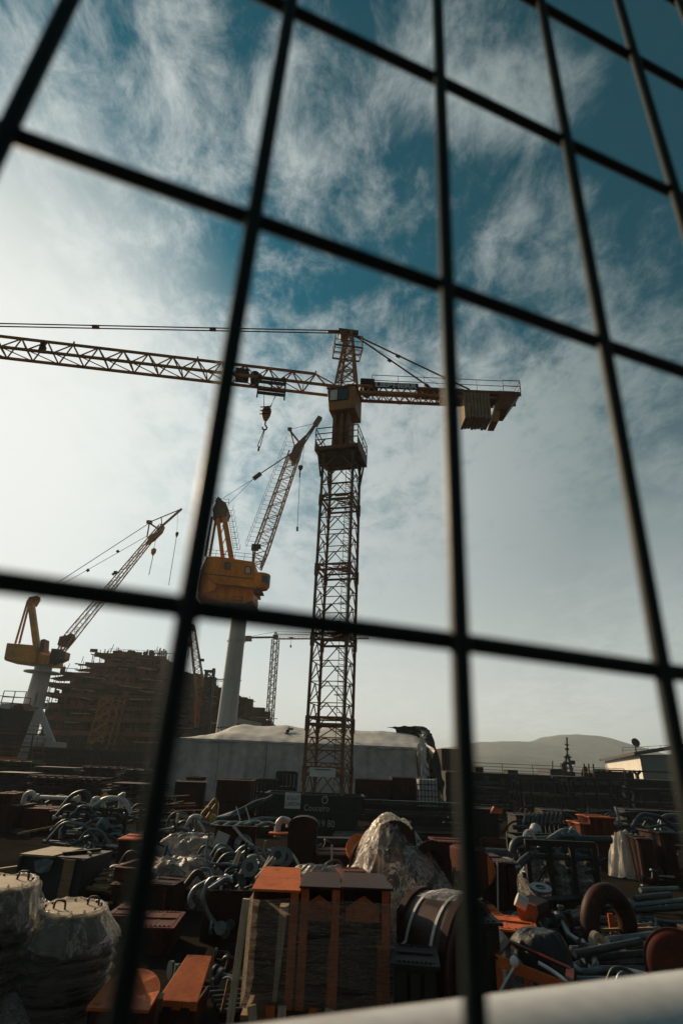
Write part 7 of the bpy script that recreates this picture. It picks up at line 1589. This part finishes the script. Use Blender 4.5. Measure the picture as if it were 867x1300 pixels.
# ------------------------------------------------------------------ right middle distance
k2 = [(735, 755, 1046, 22.4, 0, 'small orange lidded steel box beside the stacked dark red boxes', 'primer_red', .62), (752, 790, 1056, 22, 0, 'dark red slotted steel box, lowest of the stack beside the white sack', 'primer_brown', None), (748, 778, 1038, 22.3, .97, 'orange topped steel box, topmost of the stack beside the white sack', 'primer_red', None), (776, 796, 1046, 23.5, 0, 'upright dark red steel box behind the white sack', 'primer_brown', None), (811, 832, 1066, 19.6, 0, 'dark red steel box in front of the white sack', 'primer_brown', None), (832, 852, 1058, 20.2, 0, 'taller dark red steel box beyond the white sack, next to the picture edge', 'primer_brown', None)]
for (x0_, x1_, yt, Y, z0, lab, m, zt_) in k2:
    steel_box('steel_box', lab, 'steel box', x0_, x1_, yt, Y, 1.1, R(-3), z0=z0, m=m, mlid='primer_orange' if m != 'primer_brown' else None, ribs=3, ztop=.95 if 'lowest' in lab else None)
sheet_heap('sack', 'pale tan sheet thrown over a load beside the dark red boxes', 'covered load', (at(805, 1090, 20.6).x, 20.8, 0), .75, .5, at(800, 1057, 20.8).z, 95, 'wrap_opaque', sharp=1.3, folds=.5, peak=(-.2, 0), flute=.25)
tangle(786, 868, 1050, 1064, 23.2, .8, 20, .06, 'blue grey pipe in the heap behind the white sack', 'pipes heaped behind the white sack', lenpx=(20, 60), mats=['galvanised', 'galvanised', 'galv_dull'])
pipe([at(839, 1056, 23), at(839.5, 1042, 23)], .06, 'single upright pale pipe standing in the heap behind the white sack', m='galvanised')
for (x0_, x1_, yt, Y, lab) in ((602, 634, 1028, 27, 'flat dark steel box with a small orange flap beside the beam stack'), (655, 690, 1036, 30, 'low dark box carrying a white dome near the dock wall'), (690, 735, 1030, 31, 'long dark box behind the cage rack pipes'), (796, 870, 1030, 32, 'long low dark box beneath the torn plastic strips')): steel_box('steel_box', lab, 'steel box', x0_, x1_, yt, Y, 1.6, 0, m='hull_dark', ribs=5, lugs=False)
mb = MB(); c = at(679, 1051, 26); mb.lathe([(0, .28), (.14, .24), (.22, .1), (.24, 0), (0, 0)], 20, V((c.x, 26, c.z-.1))); mb.tube([V((c.x, 26, 0)), V((c.x, 26, c.z-.1))], .1, 8); tag(mb.build('dome_plug', 'tag_white', smooth=50), 'small white dome plug standing in the dark clutter beyond the cage rack', 'cap')
pipe([at(651, 1050, 26), at(669, 1051, 26)], .09, 'short level pale pipe in the dark clutter beyond the cage rack', m='galv_dull')
for k in range(9): 
    x = 664+5.6*k; p = at(x, 1046, 28); q = at(x+3, 1032, 28.4); mb = MB(); mb.bar(p, q, .09, .12); mb.bar(V((p.x, 28, 0)), p, .06); tag(mb.build('bar_end', 'galv_dull'), 'slanted grey bar end in the row beyond the cage rack', 'steel bar', 'slanted bars beyond the cage rack')
mb = MB(); c = at(631, 1033, 26.6); mb.prism([c+V((-.25, 0, 0)), c+V((.2, 0, 0)), c+V((.25, 0, .18)), c+V((-.1, 0, .26))], (0, .3, 0)); tag(mb.build('offcut', 'primer_orange'), 'small lit orange offcut on the flat box beside the beam stack', 'offcut')
# scattered small scrap, far side of the yard: low dark plates and bars filling the ground between the stacks
for k in range(46):
    x = yr.uniform(-10, 870); base = 950+.0419*x; y = base+yr.uniform(52, 110)
    if 560 < x < 620 or 440 < x < 560 and y > 1050: continue
    p = gz(x, y); ln = yr.uniform(.5, 2.2); a = yr.uniform(-.6, .6); mb = MB(); d = V((math.cos(a), math.sin(a), 0)); z = yr.uniform(.06, .3); mb.bar(p-d*ln/2+UP*z, p+d*ln/2+UP*(z+yr.uniform(-.03, .05)), yr.uniform(.15, .5), yr.uniform(.08, .22)); mb.bar(p-d*ln/2+V((0, .2, z*.4)), p+d*ln/2+V((0, .2, z*.4)), .1, z*.7); tag(mb.build('scrap_bar', yr.choice(['hull_dark', 'primer_brown', 'primer_brown', 'steel_dark', 'primer_red'])), 'dark steel scrap bar lying flat on the ground between the stacks', 'scrap', 'scrap bars lying across the yard')
for k in range(30):
    x = yr.uniform(40, 860); base = 950+.0419*x; y = base+yr.uniform(110, 330); p = gz(x, y); s_ = yr.uniform(.05, .16); a = yr.uniform(0, 3.1); mb = MB(); d = V((math.cos(a), math.sin(a), 0)); e = V((-d.y, d.x, 0)); mb.prism([p+d*s_+UP*.004, p+e*s_*.5+UP*.004, p-d*s_*.9+UP*.004, p-e*s_*.4+UP*.004], (0, 0, yr.uniform(.01, .03))); tag(mb.build('debris_piece', yr.choice(['timber_pale', 'tag_white', 'timber', 'primer_red'])), 'tiny flat scrap of wood or plastic littering the bare ground', 'debris', 'debris scraps on the bare ground')

# finer tangles of pipe between the bigger pieces
tangle(150, 262, 1078, 1150, 16.5, 1.6, 14, .035, 'thin galvanised pipe among the brown boxes near the fence wire', 'thin pipes among the boxes by the wire', lenpx=(22, 60), zmax=.5)
tangle(262, 350, 1062, 1104, 15.2, 1.2, 22, .035, 'thin galvanised pipe in the clutter behind the dark open bin', 'thin pipes behind the dark bin', lenpx=(22, 55), flange_p=.2, zmax=.9)
tangle(340, 440, 1076, 1112, 15.6, 1.4, 14, .04, 'thin pipe in the clutter behind the film wrapped frames', 'thin pipes behind the wrapped frames', lenpx=(20, 60), zmax=.6)
tangle(596, 670, 1120, 1175, 12.6, 1.0, 12, .035, 'thin pipe lying between the brown tank and the cage rack', 'thin pipes beside the cage rack', lenpx=(25, 70), flange_p=.2, zmax=.4, kinds=('straight', 'straight', 'bow'), tilt=.08)
tangle(700, 868, 1135, 1165, 13.6, .8, 16, .035, 'thin galvanised pipe scattered behind the brown arch', 'thin pipes behind the brown arch', lenpx=(30, 90), kinds=('straight',), tilt=.04, flange_p=.2, zmax=.25)
tangle(700, 868, 1190, 1245, 9.6, .8, 20, .032, 'thin galvanised pipe in the layer nearest the white rail', 'thin pipes nearest the white rail', lenpx=(40, 120), kinds=('straight', 'straight', 'straight', 'bow'), tilt=.04, flange_p=.25, zmax=.35)
tangle(560, 867, 1012, 1052, 31, 3, 40, .05, 'dark thin pipe in the jumble before the dock wall', 'pipes jumbled before the dock wall', lenpx=(20, 70), mats=['galv_dull', 'steel_dark', 'primer_brown'], zmax=1.1, name='bent_pipe')  # round bent pipes like the tangles above, despite the steel bar category
tangle(0, 215, 1004, 1030, 30, 3, 30, .05, 'dark thin pipe in the jumble before the plate stacks', 'pipes jumbled before the plate stacks', lenpx=(20, 70), mats=['galv_dull', 'steel_dark', 'primer_red', 'primer_brown'], zmax=1.1, name='bent_pipe')

# small pipe fittings strewn between the larger pieces
def fitting_proto():
    t = thing('pipe_fitting', 'small grey flanged tee fitting strewn among the pipes', 'pipe fitting', (0, 0, 0), 'small fittings among the pipes')
    mb = MB(); mb.tube([(-.16, 0, .08), (.16, 0, .08)], .055, 12); mb.tube([(0, 0, .08), (0, .15, .08)], .05, 12); mb.build('tee', 'galv_dull', t, smooth=50)
    for a, b in (((-.19, 0, .08), (-.15, 0, .08)), ((.15, 0, .08), (.19, 0, .08)), ((0, .14, .08), (0, .18, .08))): mb = MB(); mb.tube([a, b], .088, 16); mb.build('flange', 'galvanised', t, smooth=40)
    return t
def elbow_proto():
    t = thing('pipe_elbow', 'small dark flanged elbow lying among the scattered pipes', 'pipe elbow', (0, 0, 0), 'small elbows among the pipes')
    mb = MB(); mb.tube(arc([(-.2, 0, .09), (.05, 0, .09), (.05, .24, .09)], .2), .06, 12); mb.build('bend', 'primer_brown', t, smooth=60)
    for a, b in (((-.23, 0, .09), (-.19, 0, .09)), ((.05, .22, .09), (.05, .26, .09))): mb = MB(); mb.tube([a, b], .10, 16); mb.build('flange', 'galv_dull', t, smooth=40)
    return t
zones = [(600, 867, 1140, 1225), (262, 345, 1085, 1120), (150, 260, 1105, 1180), (340, 440, 1085, 1118), (60, 170, 1076, 1092), (640, 867, 1085, 1130), (210, 300, 1180, 1270)]
for mk, cnt in ((fitting_proto, 34), (elbow_proto, 30)):
    pr0 = mk()
    for k in range(cnt):
        z_ = zones[k % len(zones)]; q = gz(yr.uniform(z_[0], z_[1]), yr.uniform(z_[2], z_[3])); o = pr0 if k == 0 else copy_tree(pr0)
        o.location = q+UP*yr.choice([0, 0, .12, .2]); o.rotation_euler = (yr.choice([0, 0, R(70)]), yr.uniform(-.3, .3), yr.uniform(0, 6.28)); o.scale = [yr.uniform(.7, 1.35)]*3
for k in range(26):
    z_ = zones[k % 6]; q = gz(yr.uniform(z_[0], z_[1]), yr.uniform(z_[2], z_[3])); a = yr.uniform(0, 3.1); d = V((math.cos(a), math.sin(a), 0))*yr.uniform(.2, .6); zz = yr.uniform(.03, .25); plank('weathered timber offcut dropped among the scattered pipes', q-d+UP*zz, q+d+UP*(zz+yr.uniform(-.02, .05)), .09, .04, yr.choice(['timber', 'timber_pale']), 'timber offcuts among the pipes')
# ------------------------------------------------------------------ camera and render settings
cam = bpy.data.cameras.new('camera'); co = bpy.data.objects.new('camera', cam); C.objects.link(co)
cam.sensor_fit = 'VERTICAL'; cam.sensor_height = 36; cam.sensor_width = 24; cam.lens = F/1300*36
M3 = Matrix((rr, uu, -fw)).transposed(); co.matrix_world = Matrix.Translation(EYE) @ M3.to_4x4()
cam.clip_start = .02; cam.clip_end = 12000
cam.dof.use_dof = True; cam.dof.focus_distance = 30; cam.dof.aperture_fstop = 4.4
sc = bpy.context.scene; sc.camera = co
sc.render.engine = 'CYCLES'
sc.cycles.use_denoising = True
sc.cycles.transparent_max_bounces = 16; sc.cycles.max_bounces = 6; sc.cycles.diffuse_bounces = 3; sc.cycles.volume_bounces = 0
sc.cycles.sample_clamp_indirect = 6
sc.view_settings.view_transform = 'Standard'; sc.view_settings.look = 'None'; sc.view_settings.exposure = 0; sc.view_settings.gamma = 1
